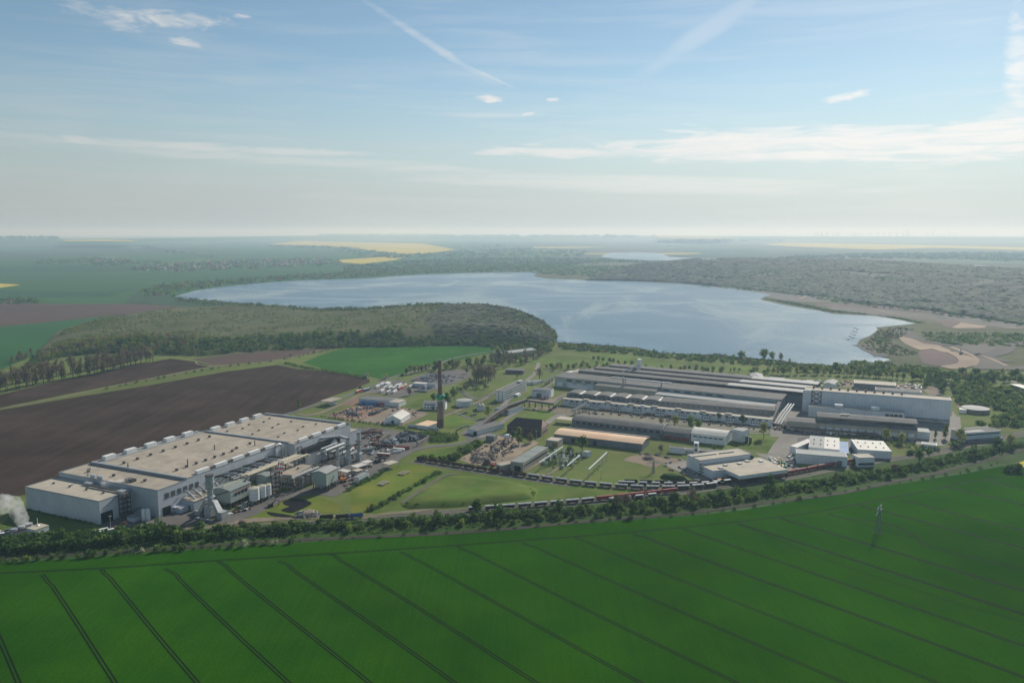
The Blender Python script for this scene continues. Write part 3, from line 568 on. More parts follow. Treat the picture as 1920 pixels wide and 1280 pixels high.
HILL_A, RA = hill('hill', pts('p', '52,690 110,672 190,664 280,665 380,668 470,662 560,656 650,652 760,650 860,648 940,652 990,655 1030,652 1044,644'),
                  pts('p', '100,628 160,603 220,592 300,580 380,575 470,570 560,577 640,579 720,576 800,570 890,571 960,580 1010,601 1040,622'), [3, 12, 18, 20, 20, 20, 22, 25, 30, 34, 34, 30, 19, 7], scrubG, tail=120)
HILL_B, RB = hill('hill', pts('p', '1090,527 1180,528 1270,532 1360,541 1440,550 1530,562 1620,575 1720,585 1820,600 1950,620 2200,640'),
                  pts('p', '1180,499 1230,494 1290,487 1380,485 1480,485 1570,487 1640,489 1720,494 1820,500 1950,506 2200,512'), [10, 40, 58, 62, 62, 62, 62, 58, 52, 50, 50], woodG, tail=500, ramp=0.6, rough=6)
# low ridges on the horizon
hill('hill', pts('p', '-600,462 -300,461 0,460 120,459 260,457 420,454 560,451 700,450 860,451 1000,452'), pts('p', '-600,449 -300,448 0,447.5 120,447.5 260,446.5 420,444 560,442 700,440.5 860,440.5 1000,442'), [60, 70, 80, 80, 80, 80, 90, 95, 95, 80], farG, tail=2500, rough=0)
hill('hill', pts('p', '1000,452 1200,450 1400,451 1560,452 1700,453 1900,454 2200,456'), pts('p', '1000,441.5 1200,442 1400,443 1560,443.5 1700,443.5 1900,444 2200,446'), [80, 85, 85, 88, 88, 80, 80], farG2, tail=4000, rough=0)
for s_ in ('118,449.6 200,449 262,450.6 240,452.2 120,451.8', '1224,444.2 1300,444 1393,445.4 1334,447.4 1240,446.4'):
    sheet('rapeseed_field', [W(q[0], q[1], 97) for q in pts('p', s_)], 96, rape)
# the grassy mound between the tracks, and two spoil mounds
def mound(name, P, h, m, rng=8, ramp=0.35):
    P = smooth(P, 4, True); c = sum(P, Vector()) / len(P); b = MB(); K = 7; n = len(P)
    for j in range(K):
        t = j / (K - 1)
        for p in P: q = p + (c - p) * (t * 0.92); e = min(1, t / ramp); b.v.append((q.x, q.y, 0.05 + h * e * e * (3 - 2 * e) + (noise.noise(Vector((q.x / 9, q.y / 9, 3))) * 0.14 * h * e)))
    for j in range(K - 1):
        for i in range(n): b.f.append((j*n+i, j*n+(i+1)%n, (j+1)*n+(i+1)%n, (j+1)*n+i)); b.m.append(0)
    b.f.append(tuple((K-1)*n+i for i in range(n))); b.m.append(0)
    return b.build(name, m, smooth_sh=True)
tag(mound('grass_mound', G('c7', '270,380 330,345 420,280 520,225 620,225 800,245 940,262 1040,290 1040,330 1000,350 800,370 560,395 340,402'), 4.6, grassB, ramp=0.24), kind='structure')
road('path', G('c7', '280,372 330,335 420,275 520,215 600,208'), 4.5, 0.3, mat('worn_grass', (0.12, 0.115, 0.07), 0.95, 0.12, 0.1))
tag(mound('grass_mound', G('e3', '1240,580 1400,540 1640,580 1820,640 1500,640'), 3.5, grassD), kind='structure')
# ------------------------------------------------------------ building materials and the building helper
wallG = mat('grey_cladding', (0.60, 0.62, 0.64), 0.6, 0.08, 0.05, var2=0.1, coord='obj', seam=(0, 3.0, 0.16))
wallGy = mat('grey_cladding_along', (0.60, 0.62, 0.64), 0.6, 0.08, 0.05, var2=0.1, coord='obj', seam=(1, 3.0, 0.16))
wallW = mat('white_render', (0.80, 0.80, 0.79), 0.7, 0.08, 0.15, var2=0.08, coord='obj')
wallL = mat('pale_cladding', (0.72, 0.74, 0.75), 0.6, 0.06, 0.1, var2=0.06, coord='obj', seam=(0, 4.0, 0.14))
wallD = mat('dark_cladding', (0.20, 0.21, 0.22), 0.7, 0.1, 0.1, var2=0.1, coord='obj', seam=(0, 5.0, 0.15))
wallT = mat('tan_wall', (0.42, 0.38, 0.31), 0.8, 0.1, 0.1, var2=0.1, coord='obj')
wallB = mat('blue_wall', (0.09, 0.20, 0.40), 0.7, 0.08, 0.1)
wallGn = mat('green_grey_cladding', (0.38, 0.43, 0.39), 0.6, 0.06, 0.1, coord='obj', seam=(0, 2.5, 0.1))
brick = mat('dark_brick', (0.15, 0.085, 0.065), 0.9, 0.15, 0.5, (0.10, 0.065, 0.055), 0.1, 0.1)
brickSun = mat('sunlit_brick', (0.42, 0.29, 0.24), 0.9, 0.12, 0.4)  # brick recoloured paler and pinker where the gable catches the sun
roofT = mat('tan_roof_felt', (0.40, 0.345, 0.27), 0.9, 0.06, 0.035, (0.31, 0.268, 0.212), 0.16, 0.12, coord='obj', seam=(1, 21.0, 0.12))
roofT2 = mat('pale_tan_roof', (0.47, 0.42, 0.33), 0.85, 0.06, 0.03, (0.41, 0.36, 0.285), 0.1, 0.1, coord='obj', seam=(0, 6.0, 0.08))
roofS = mat('sandy_roof', (0.70, 0.54, 0.36), 0.75, 0.08, 0.03, (0.72, 0.43, 0.26), 0.08, 0.05, coord='obj', seam=(0, 6.0, 0.1))
roofGy = mat('grey_roof_felt', (0.17, 0.165, 0.155), 0.9, 0.1, 0.04, (0.125, 0.122, 0.12), 0.15, 0.15, coord='obj', seam=(0, 6.0, 0.12))
roofL = mat('light_grey_roof', (0.36, 0.37, 0.35), 0.8, 0.08, 0.05, (0.29, 0.30, 0.29), 0.1, 0.1, coord='obj', seam=(0, 5.0, 0.1))
roofGn = mat('grey_green_roof', (0.24, 0.27, 0.25), 0.8, 0.08, 0.05, (0.20, 0.225, 0.21), 0.1, 0.1, coord='obj', seam=(0, 5.0, 0.1))
roofW = mat('white_roof', (0.60, 0.585, 0.53), 0.7, 0.06, 0.05, (0.50, 0.48, 0.43), 0.08, 0.2, coord='obj', seam=(0, 4.0, 0.08))
roofBr = mat('dark_brown_tiles', (0.075, 0.055, 0.05), 0.9, 0.12, 0.3)
parap = mat('parapet_metal', (0.33, 0.35, 0.37), 0.5, 0.08, 0.1)
glassD = mat('dark_glass', (0.03, 0.04, 0.05), 0.15, 0, spec=0.6)
gateD = mat('dark_opening', (0.012, 0.012, 0.014), 0.9, 0.0)
doorG = mat('door_grey', (0.12, 0.13, 0.14), 0.6, 0.05, 0.3)
whiteP = mat('white_paint', (0.78, 0.78, 0.76), 0.45, 0.05, 0.3)
galv = mat('galvanised_steel', (0.45, 0.46, 0.46), 0.45, 0.1, 0.3, metal=0.3)
steelD = mat('dark_steel', (0.08, 0.075, 0.07), 0.7, 0.15, 0.3)
rust = mat('rusty_steel', (0.17, 0.095, 0.065), 0.9, 0.15, 0.3)
redP = mat('red_paint', (0.50, 0.055, 0.05), 0.5, 0.1, 0.3)
redD = mat('faded_red_paint', (0.28, 0.06, 0.055), 0.7, 0.12, 0.2)
blueP = mat('blue_paint', (0.06, 0.14, 0.32), 0.5, 0.1, 0.3)
yelP = mat('yellow_paint', (0.62, 0.42, 0.07), 0.5, 0.1, 0.3)
orgP = mat('orange_paint', (0.62, 0.20, 0.04), 0.5, 0.1, 0.3)
duct = mat('cream_duct', (0.58, 0.52, 0.38), 0.5, 0.1, 0.2)
greenN = mat('green_netting', (0.02, 0.32, 0.16), 0.8, 0.15, 0.4)
soot = mat('soot_stain', (0.10, 0.10, 0.105), 0.9, 0.2, 0.5)
blackP = mat('black_rubber', (0.015, 0.015, 0.016), 0.8, 0.0)

class Bld:
    """A building whose near eave runs from A to B (photograph pixels at eave height h) and which is depth metres deep; local x along the eave, y into the building."""
    def __init__(s, name, label, cat, A, B, h, C=None, depth=None, group=None):
        a, b = W(*A, h), W(*B, h); a.z = b.z = 0
        u = b - a; s.L = u.length; u.normalize(); v = Vector((-u.y, u.x, 0)); s.h = h
        if C is not None:
            c = W(*C, h); s.D = (Vector((c.x, c.y, 0)) - a).dot(v)
        else: s.D = depth
        s.rot = math.atan2(u.y, u.x); s.a, s.u, s.vv = a, u, v
        s.e = thing(name, label, cat, a, s.rot, group)
    def w(s, x, y, z=0): return s.a + s.u * x + s.vv * y + Vector((0, 0, z))
    def p(s, part, mb, m, label=None, smooth_sh=False, parent=None):
        o = mb.build(part, m, parent or s.e, smooth_sh=smooth_sh)
        if label: o['label'] = label
        return o
    def box(s, part, m, x0, x1, y0, y1, z0, z1, label=None, parent=None): return s.p(part, MB().box(x0, x1, y0, y1, z0, z1), m, label, parent=parent)
    def body(s, wm, rm, x0=0, x1=None, y0=0, y1=None, z1=None, z0=-0.3, lip=0.7, over=0.0, label=None):
        x1 = s.L if x1 is None else x1; y1 = s.D if y1 is None else y1; z1 = s.h if z1 is None else z1
        s.box('wall', wm, x0, x1, y0, y1, z0, z1 - 0.02)
        t = 0.35; b = MB(); b.box(x0 - over + t, x1 + over - t, y0 - over + t, y1 + over - t, z1, z1 + 0.25)
        r = s.p('roof', b, rm, label)
        if lip:
            q = MB(); X0, X1, Y0, Y1 = x0 - over - .04, x1 + over + .04, y0 - over - .04, y1 + over + .04
            q.box(X0, X1, Y0, Y0 + t, z1 - .2, z1 + lip); q.box(X0, X1, Y1 - t, Y1, z1 - .2, z1 + lip); q.box(X0, X0 + t, Y0 + t, Y1 - t, z1 - .2, z1 + lip); q.box(X1 - t, X1, Y0 + t, Y1 - t, z1 - .2, z1 + lip)
            s.p('parapet', q, parap, parent=r)
        return r
    def gable(s, wm, rm, rise, axis='x', x0=0, x1=None, y0=0, y1=None, z1=None, over=0.5, z0=-0.3, hip=0.0):
        x1 = s.L if x1 is None else x1; y1 = s.D if y1 is None else y1; z1 = s.h if z1 is None else z1; t = 0.3
        if axis == 'x':
            m = (y0 + y1) / 2
            s.p('wall', MB().extr([(y0, z0), (y1, z0), (y1, z1), (m, z1 + rise - .05), (y0, z1)], x0, x1), wm)
            k = rise / (m - y0); e = over
            return s.p('roof', MB().extr([(y0 - e, z1 - e*k), (m, z1 + rise), (y1 + e, z1 - e*k), (y1 + e, z1 - e*k + t), (m, z1 + rise + t), (y0 - e, z1 - e*k + t)], x0 - e, x1 + e), rm)
        m = (x0 + x1) / 2; k = rise / (m - x0); e = over
        s.p('wall', MB().extry([(x0, z0), (x1, z0), (x1, z1), (m, z1 + rise - .05), (x0, z1)], y0, y1), wm)
        return s.p('roof', MB().extry([(x0 - e, z1 - e*k), (m, z1 + rise), (x1 + e, z1 - e*k), (x1 + e, z1 - e*k + t), (m, z1 + rise + t), (x0 - e, z1 - e*k + t)], y0 - e, y1 + e), rm)
    def barrel(s, wm, rm, rise, axis='x', x0=0, x1=None, y0=0, y1=None, z1=None, over=0.4, z0=-0.3, n=10):
        x1 = s.L if x1 is None else x1; y1 = s.D if y1 is None else y1; z1 = s.h if z1 is None else z1
        a, b = (y0, y1) if axis == 'x' else (x0, x1); w = b - a
        arc = [(a + w * i / n, z1 + rise * math.sin(math.pi * (0.08 + 0.84 * i / n)) - rise * math.sin(math.pi * 0.08)) for i in range(n + 1)]
        pr = [(a, z0), (b, z0)] + list(reversed(arc))
        ro = [(p - (over if i == 0 else 0) + (over if i == n else 0), z + .02) for i, (p, z) in enumerate(arc)] + [(p - (over if i == 0 else 0) + (over if i == n else 0), z + .35) for i, (p, z) in reversed(list(enumerate(arc)))]
        if axis == 'x':
            s.p('wall', MB().extr(pr, x0, x1), wm); return s.p('roof', MB().extr(ro, x0 - over, x1 + over), rm)
        s.p('wall', MB().extry(pr, y0, y1), wm); return s.p('roof', MB().extry(ro, y0 - over, y1 + over), rm)
    def windows(s, n, x0, x1, z0, z1, y=0.0, w=None, m=None, part='window', face='front', t=0.12):
        """n openings spread along a face, each a mesh of its own."""
        m = m or glassD; st = (x1 - x0) / n; w = w or st * 0.6
        for i in range(n):
            c = x0 + st * (i + .5)
            if face == 'front': s.box(part, m, c - w/2, c + w/2, y - t, y - 0.002, z0, z1)
            elif face == 'right': s.box(part, m, y + .002, y + t, c - w/2, c + w/2, z0, z1)
            elif face == 'left': s.box(part, m, y - t, y - .002, c - w/2, c + w/2, z0, z1)
    def vents(s, P, z, w=1.6, hh=1.4, m=None, part='roof_vent'):
        for x, y in P:
            b = MB(); b.box(x - w/2, x + w/2, y - w/2, y + w/2, z, z + hh); b.box(x - w*.7, x + w*.7, y - w*.7, y + w*.7, z + hh, z + hh + .3); s.p(part, b, m or steelD)
# ------------------------------------------------------------ the long cast house beside the ploughed field
o0 = W(*px('c1', 1180, 636), 23); o0.z = 0
s0 = W(*px('c2', 1025, 375), 23); s0.z = 0
fd = (s0 - o0).normalized()
F = Bld('factory_hall', 'long white factory hall with stepped flat tan roofs beside the brown ploughed field', 'factory', px('c1', 1180, 636), px('c2', 1025, 375), 23, depth=118)
# local x runs away along the hall, local y is to the west; shift: x 0..., y 0..118
def froof(x0, x1, y0, y1, z): return F.body(wallGy if False else wallG, roofT, x0, x1, y0, y1, z, lip=0.9)
r1 = froof(0, 30, 0, 118, 22.4)
r2 = froof(30.02, 156, -0.0, 116, 23.6)
r3 = froof(156.02, 247, -10, 108, 23.0)
r4 = froof(247.02, 266, -10, 60, 14.0)
fr = F.body(wallGy, roofT2, -30.5, -0.02, 29.5, 118, 18.7, lip=0.8)
F.box('seam_ridge', parap, 29.2, 31.4, 1, 115, 23.9, 25.0)
F.box('seam_ridge', parap, 155.4, 157.6, -2, 107, 23.9, 25.3)
F.box('seam_ridge', parap, 245.6, 248.0, -9, 107, 23.3, 25.0)
for x, y in [(12, 96), (13, 66), (14, 30)]: F.vents([(x, y)], 22.6, 1.8, 1.5)
F.vents([(40 + 14.5 * i, 86) for i in range(8)], 23.8, 1.8, 1.6)
F.vents([(44 + 11 * i, 26) for i in range(7)] + [(120 + 18 * i, 30) for i in range(2)], 23.8, 1.8, 1.6)
F.vents([(168 + 16 * i, 88 - (i % 2) * 6) for i in range(5)] + [(170 + 15 * i, 56 + (i % 2) * 5) for i in range(5)] + [(172 + 15 * i, 24 + (i % 2) * 5) for i in range(5)], 23.2, 1.4, 0.9)
F.vents([(-15, 104 - 20 * i) for i in range(4)], 18.9, 1.3, 0.9)
for x, y in ((108, 46), (136, 22), (31, 70), (60, 30)): F.p('flue', MB().cyl(x, y, 23.5, 29.0, 0.45), steelD)
# white plant housings along both eaves
for i in range(5): F.box('roof_housing', whiteP, 44 + 21 * i, 58 + 21 * i, 1.6, 5.0, 23.85, 26.6); F.box('roof_fan', steelD, 59.5 + 21 * i, 64 + 21 * i, 1.8, 4.6, 23.85, 25.6)
for i in range(4): F.box('roof_housing', whiteP, 166 + 21 * i, 179 + 21 * i, -8.2, -4.8, 23.3, 26.0); F.box('roof_fan', steelD, 181 + 21 * i, 184 + 21 * i, -8, -5.2, 23.3, 25.0)
for i in range(5): F.box('roof_housing', whiteP, 40 + 23 * i, 51 + 23 * i, 109.5, 114.0, 23.85, 27.6); F.box('roof_fan', galv, 53 + 23 * i, 59 + 23 * i, 110.5, 113, 23.85, 25.6)
for i in range(4): F.box('roof_housing', whiteP, 162 + 21 * i, 173 + 21 * i, 102, 106, 23.3, 27.0)
F.p('roof_gutter', MB().box(31.5, 155, 105.5, 107.5, 23.86, 24.5), parap)
# rooftop plant above the front section
for y0, y1 in ((82, 76), (74, 67)): F.p('exhaust_drum', MB().tube([(-3 + 7, y0, 23.7), (7 - 3, y1, 23.7)], 1.3, 10), whiteP)
F.p('exhaust_pipe', MB().tube([(4, 86, 22.6), (4, 86, 28.5), (6, 84, 29.5)], 0.8, 8), galv)
F.box('roof_housing', galv, -6.5, -2.5, 70, 78, 18.98, 21.2)
F.p('pipe_run', MB().tube([(-9, 70, 20.2), (-9, 30, 20.2)], 0.5, 6).tube([(-7.5, 70, 20.0), (-7.5, 30, 20.0)], 0.4, 6), steelD)
cw = MB()
for k in range(6): cw.box(6.0, 11, 36 + 0.2 + k * 1.5, 37.0 + k * 1.5, 22.7, 25.0)
F.p('steam_vent', cw, steelD)
# front yard side: gate, door, lower link wall, stair tower, tanks' pipe bridge
F.box('gate', gateD, -29.6, -19, 29.2, 29.46, 0, 9.0)
F.box('gate', gateD, 4, 12, -0.25, -0.03, 0, 7.0)
F.box('door', doorG, -1.5, -.06, 12, 16, 0, 4)
lt = MB()
for z in range(0, 20, 4):
    lt.box(-13, -5.5, 24.6, 29.2, z + 3.4, z + 3.7)
    lt.beam((-13, 24.6, z), (-5.5, 24.6, z + 3.5), .3); lt.beam((-5.5, 24.8, z), (-13, 24.8, z + 3.5), .3)
for x in (-13, -5.5):
    for y in (24.6, 29.0): lt.box(x - .25, x + .25, y - .25, y + .25, 0, 20.5)
F.p('stair_tower', lt, steelD)
F.box('duct_housing', parap, -10, -0.1, 29.0, 36, 18.98, 20.6)
F.p('roof_stair', MB().beam((-28, 29.35, 12), (-14, 29.35, 18.6), .5), steelD)
for i in range(6):
    F.box('vent_louvre', soot, 7 + 6.4 * i, 11 + 6.4 * i, -0.22, -0.03, 13.6, 18.2)
# boundary hedge of dark bushes is planted further down
# duct that loops over the eave
F.p('roof_duct', MB().tube([(137, -2.2, 8), (137, -2.2, 22), (139, -1.6, 25.5), (142, -1.2, 26.4), (145, -1.6, 25.5), (147, -2.2, 22), (147, -2.2, 13)], 1.1, 10), galv)
F.p('wall_duct', MB().tube([(152, -1.4, 22.5), (150.5, -1.4, 12)], 0.9, 8), galv)
# low lean-to with ribbed roof along the hall front
for i in range(5):
    F.box('lean_to_roof', roofT2 if i % 2 == 0 else roofT, 24 + i * 7.4, 30.6 + i * 7.4, -14.2, -0.1, 7.6, 8.2)
    F.p('wall_duct', MB().tube([(27 + i * 7.4, -0.8, 14.5), (27 + i * 7.4, -5, 13.5), (29 + i * 7.4, -10, 8.3)], 0.9, 8), galv)
F.box('lean_to', wallG, 23.4, 61.4, -14, -0.06, -0.3, 7.55)
F.box('door', doorG, 23.1, 23.38, -10, -5, 0, 4.2)
F.box('lean_to', wallG, 14, 23.3, -8.5, -0.06, -0.3, 4.6)

def fw(x, y, z=0): return F.w(x, y, z)
def local(name, label, cat, x, y, rot=0, group=None): return thing(name, label, cat, fw(x, y), F.rot + rot, group)
def part(e, name, mb, m, parent=None, smooth_sh=False, label=None):
    o = mb.build(name, m, parent or e, smooth_sh=smooth_sh)
    if label: o['label'] = label
    return o
# small lit things in front of the factory are positioned from the photograph
def at_px(name, label, cat, u, v, rot=None, group=None, z=0):
    return thing(name, label, cat, W(u, v, z), F.rot if rot is None else rot, group)

# tall exhaust tower with inclined dust chutes
T = at_px('exhaust_tower', 'broad grey exhaust tower with two sloping filter chutes in front of the green shed', 'exhaust tower', *px('c2', 248, 1112))
part(T, 'base', MB().box(-4, 4, -3.5, 3.5, 0, 9.5), galv)
part(T, 'shaft', MB().cyl(0, 0, 9.4, 24.0, 2.3, n=20), galv, smooth_sh=False)
part(T, 'head', MB().cyl(0, 0, 23.9, 34.5, 3.4, n=20), galv)
part(T, 'rim', MB().cyl(0, 0, 34.4, 35.3, 3.55, n=20), steelD)
for z in (17, 24, 29): part(T, 'ring', MB().cyl(0, 0, z, z + .35, 3.9, n=20), parap)
ch = MB()
for s in (-1, 1):
    ch = MB(); ch.loft([(-2.2, s*2.6, 14.5), (2.2, s*2.6, 14.5), (2.2, s*5.0, 14.5), (-2.2, s*5.0, 14.5)], [(-3, s*9.5, 1.0), (3, s*9.5, 1.0), (3, s*13.5, 1.0), (-3, s*13.5, 1.0)])
    part(T, 'chute', ch, galv)
    part(T, 'filter_box', MB().box(-3.5, 3.5, -14.5 if s < 0 else 9.0, -9.0 if s < 0 else 14.5, 0, 4.2 if s > 0 else 6.5), galv)
part(T, 'pump_row', MB().box(6, 8, -12, 10, 0, 1.6).box(-9, -7, -9, 9, 0, 1.2), galv)

# green-grey shed on legs
S = Bld('filter_shed', 'grey-green raised filter shed between the broad exhaust tower and three silos', 'shed', px('c2', 437, 856), px('c2', 640, 768), 15.5, C=px('c2', 300, 812))
S.D = min(26, max(14, S.D))
S.gable(wallGn, roofGn, 1.6, 'x', z1=15.5, z0=5.0)
S.box('roof_ridge', duct, 2, S.L - 2, S.D/2 - .5, S.D/2 + .5, 17.4, 17.9)
for i in range(7): S.p('leg', MB().box(i * (S.L - .8) / 6, i * (S.L - .8) / 6 + .7, 0.1, .8, -.2, 5.0), steelD)
for i in range(7): S.p('leg', MB().box(i * (S.L - .8) / 6, i * (S.L - .8) / 6 + .7, S.D - 1, S.D - .2, -.2, 5.0), steelD)
S.windows(4, 4, S.L - 4, 9.5, 11.8)
hp = MB()
for i in range(6):
    x = 3 + i * (S.L - 6) / 5; hp.loft([(x-1.6, 3, 5), (x+1.6, 3, 5), (x+1.6, S.D - 3, 5), (x-1.6, S.D - 3, 5)], [(x-.4, S.D/2 - 1, 1), (x+.4, S.D/2 - 1, 1), (x+.4, S.D/2 + 1, 1), (x-.4, S.D/2 + 1, 1)])
S.p('hopper', hp, galv)
S.p('stair', MB().beam((-.8, 0, 0), (-.8, S.D, 9), .5).beam((-.8, S.D, 9), (-.8, 2, 15), .5), steelD)
S.p('red_pipe', MB().tube([(5, -.5, 12.6), (S.L - 2, -.5, 13.2)], .35, 6), redD)
# silos
def silo(u, v, r, h, label, group='white silos beside the filter shed'):
    t = at_px('silo', label, 'silo', u, v, group=group)
    part(t, 'body', MB().cyl(0, 0, 4.0, h, r, n=20), whiteP, smooth_sh=False)
    part(t, 'cone', MB().cyl(0, 0, 1.0, 4.0, .6, r, n=20), galv)
    part(t, 'roof', MB().cyl(0, 0, h, h + .9, r * 1.02, .5, n=20), duct)
    part(t, 'railing', MB().tube([(r*.95*math.cos(a*.5236), r*.95*math.sin(a*.5236), h + 1.3) for a in range(13)], .09, 4), steelD)
    for q in range(4): part(t, 'leg', MB().box(r*.8*math.cos(q*1.571+.785)-.2, r*.8*math.cos(q*1.571+.785)+.2, r*.8*math.sin(q*1.571+.785)-.2, r*.8*math.sin(q*1.571+.785)+.2, 0, 4.2), steelD)
    for z in (6.5, 9): part(t, 'band', MB().cyl(0, 0, z, z + .25, r + .06, n=20), galv)
    return t
silo(*px('c2', 680, 985), 4.3, 14.5, 'white ribbed silo nearest the filter shed, first of three')
silo(*px('c2', 757, 955), 3.6, 14.0, 'white silo in the middle of the row of three')
silo(*px('c2', 812, 935), 3.2, 13.5, 'white silo farthest from the filter shed in the row of three')
# silos by the front gate
for i, (x, y, lb) in enumerate(((1080, 862, 'tall white tank by the front gate, the one beside the pipe bridge'), (1112, 860, 'tall white tank by the front gate, the one nearer the road'))):
    t = at_px('storage_tank', lb, 'tank', *px('c1', x, y), group='white tanks by the front gate')
    part(t, 'body', MB().cyl(0, 0, .4, 9.0, 1.7, n=16), whiteP); part(t, 'dome', MB().cyl(0, 0, 9.0, 9.7, 1.7, .6, n=16), whiteP); part(t, 'plinth', MB().box(-2, 2, -2, 2, 0, .4), concrete)
t = at_px('pump_house', 'low grey pump house with pipes beside the front gate tanks', 'pump house', *px('c1', 1020, 855))
part(t, 'wall', MB().box(-5, 5, -4, 4, 0, 3.6), wallG); part(t, 'roof', MB().box(-5.3, 5.3, -4.3, 4.3, 3.6, 3.9), roofGn); part(t, 'pipe', MB().tube([(-4, 5, 4.2), (8, 6, 6.0), (12, 6, 6.5)], .4, 6), steelD)

# pipe rack of cream ducts above the yard
K = local('duct_bridge', 'cream ducts on a steel pipe bridge above the yard before the hall', 'pipe bridge', 60, -20)
for k, (y, z, m, x0, x1) in enumerate(((-6, 19.5, duct, 6, 78), (-9, 19.2, duct, 10, 80), (-12.5, 18.6, duct, 44, 86), (-2.5, 18.0, galv, 0, 60), (1, 17.5, steelD, 0, 74), (4, 17.2, galv, 0, 72))):
    part(K, 'duct', MB().tube([(x0, y, z), (x1, y, z), (x1 + 2, y - 1.5, z - 1), (x1 + 2, y - 1.5, z - 4)], 1.15 if m is duct else .6, 8), m)
for i in range(7):
    x = 3 + i * 13; b = MB()
    for y in (-13, 5): b.box(x - .35, x + .35, y - .35, y + .35, 0, 18)
    b.box(x - .4, x + .4, -14, 6, 16.4, 17.0); b.beam((x, -13, 9), (x, 5, 16), .3)
    part(K, 'trestle', b, steelD)
for i in range(9):
    x = 2 + i * 8.4; part(K, 'branch_duct', MB().tube([(x, 20, 16.4), (x, 14, 18.4), (x + 1, 3, 17.6)], .95, 8), parap if i % 2 else steelD)
part(K, 'walkway', MB().box(0, 78, 6.2, 8.0, 16.9, 17.1), steelD)

# process house and conveyor frame by the silos
H = Bld('process_house', 'small grey process house on stilts behind the silos', 'building', px('c2', 800, 712), px('c2', 880, 683), 17.0, depth=13)
H.box('wall', wallGn, 0, H.L, 0, H.D, 7, 16.7); H.gable(wallGn, roofGn, 1.0, 'x', z1=17, z0=16.6)
for x in (0, H.L - .6):
    for y in (0, H.D - .6): H.p('leg', MB().box(x, x + .6, y, y + .6, 0, 7), steelD)
fr_ = MB()
for x in (0, 5):
    for y in (0, 5): fr_.box(x - .3, x + .3, y - .3, y + .3, 0, 21)
for z in (5, 9, 13, 17, 21):
    fr_.box(-.5, 5.5, -.5, 5.5, z, z + .3)
    fr_.beam((0, 0, z - 4), (5, 0, z), .25); fr_.beam((5, 5, z - 4), (0, 5, z), .25)
q = at_px('lattice_tower', 'dark lattice tower standing beside the silos', 'steel tower', *px('c2', 895, 905)); part(q, 'frame', fr_, steelD)

# annex with a tan roof
A2 = Bld('annex_hall', 'flat tan roofed annex hall in front of the long factory hall', 'building', px('c2', 900, 690), px('c2', 1068, 706), 11.5, C=px('c2', 890, 560))
A2.D = max(28, min(70, A2.D))
A2.body(wallT, roofT, lip=.8, z1=11.5)
A2.windows(5, 2, A2.L - 1, 2.2, 4.6, w=2.2)
A2.vents([(10, 20), (18, 34)], 11.7, 1.2, 1)
A2.box('facade_sign_panel', doorG, A2.L * .48, A2.L * .56, -.14, -.02, 7.6, 9.4)
A3 = Bld('annex_hall', 'low tan roofed hall behind the annex, dark parapet along its back', 'building', px('c2', 1068, 706), px('c2', 1290, 640), 10.2, depth=52)
A3.body(wallG, roofT, lip=.8, z1=10.2)
for i, x in enumerate((893, 915, 935)):
    g = at_px('striped_pipe', ORD[i].capitalize() + ' red and white striped exhaust pipe leaning over the annex roof, counted from the silos', 'exhaust pipe', *px('c2', x + 10, 705), group='striped exhaust pipes', z=11.8)
    for k in range(7): part(g, 'red_band' if k % 2 else 'white_band', MB().tube([(2.2 * k * .25, 0, 1.9 * k), (2.2 * (k + 1) * .25, 0, 1.9 * (k + 1))], .75, 8), redP if k % 2 else whiteP)
# green filter house
Q = Bld('filter_house', 'tall green-grey filter house on a steel frame beside the conveyors', 'building', px('c2', 1395, 682), px('c2', 1510, 622), 17.0, C=px('c2', 1310, 640))
Q.D = min(24, max(12, Q.D))
Q.gable(wallGn, roofL, 1.8, 'x', z1=17, z0=6)
for i in range(6):
    for y in (.1, Q.D - .8): Q.p('leg', MB().box(i * (Q.L - .8) / 5, i * (Q.L - .8) / 5 + .6, y, y + .6, -.2, 6), steelD)
hp = MB()
for i in range(5):
    x = 2.6 + i * (Q.L - 5) / 4; hp.loft([(x-1.5, 1, 6), (x+1.5, 1, 6), (x+1.5, Q.D - 1, 6), (x-1.5, Q.D - 1, 6)], [(x-.3, Q.D/2 - .6, 2), (x+.3, Q.D/2 - .6, 2), (x+.3, Q.D/2 + .6, 2), (x-.3, Q.D/2 + .6, 2)])
Q.p('hopper', hp, galv)
Q.p('stair', MB().beam((0, -.9, 0), (Q.L * .6, -.9, 12), .5), steelD)
rk = at_px('pipe_scaffold', 'open steel conveyor frame with pipes between annex and filter house', 'scaffold', *px('c2', 1240, 800))
b = MB()
for i in range(6):
    for y in (0, 9): b.box(-20 + i * 7 - .3, -20 + i * 7 + .3, y - .3, y + .3, 0, 12)
    b.box(-20 + i * 7 - .3, -20 + i * 7 + .3, 0, 9, 8, 8.5)
for z in (4, 8, 12): b.box(-20, 15, -.3, .3, z, z + .4); b.box(-20, 15, 8.7, 9.3, z, z + .4)
for i in range(5): b.beam((-20 + i * 7, 0, 0), (-13 + i * 7, 0, 8), .25)
part(rk, 'frame', b, steelD); part(rk, 'pipe', MB().tube([(-22, 3, 12.8), (16, 3, 12.8)], .8, 8), galv); part(rk, 'pipe', MB().tube([(-18, 6, 12.8), (10, 6, 12.8)], .6, 8), duct)
part(rk, 'vessel', MB().cyl(-8, 4, 0, 10, 2.2, n=14), galv); part(rk, 'vessel', MB().cyl(4, 4.5, 0, 9, 1.8, n=14), galv)

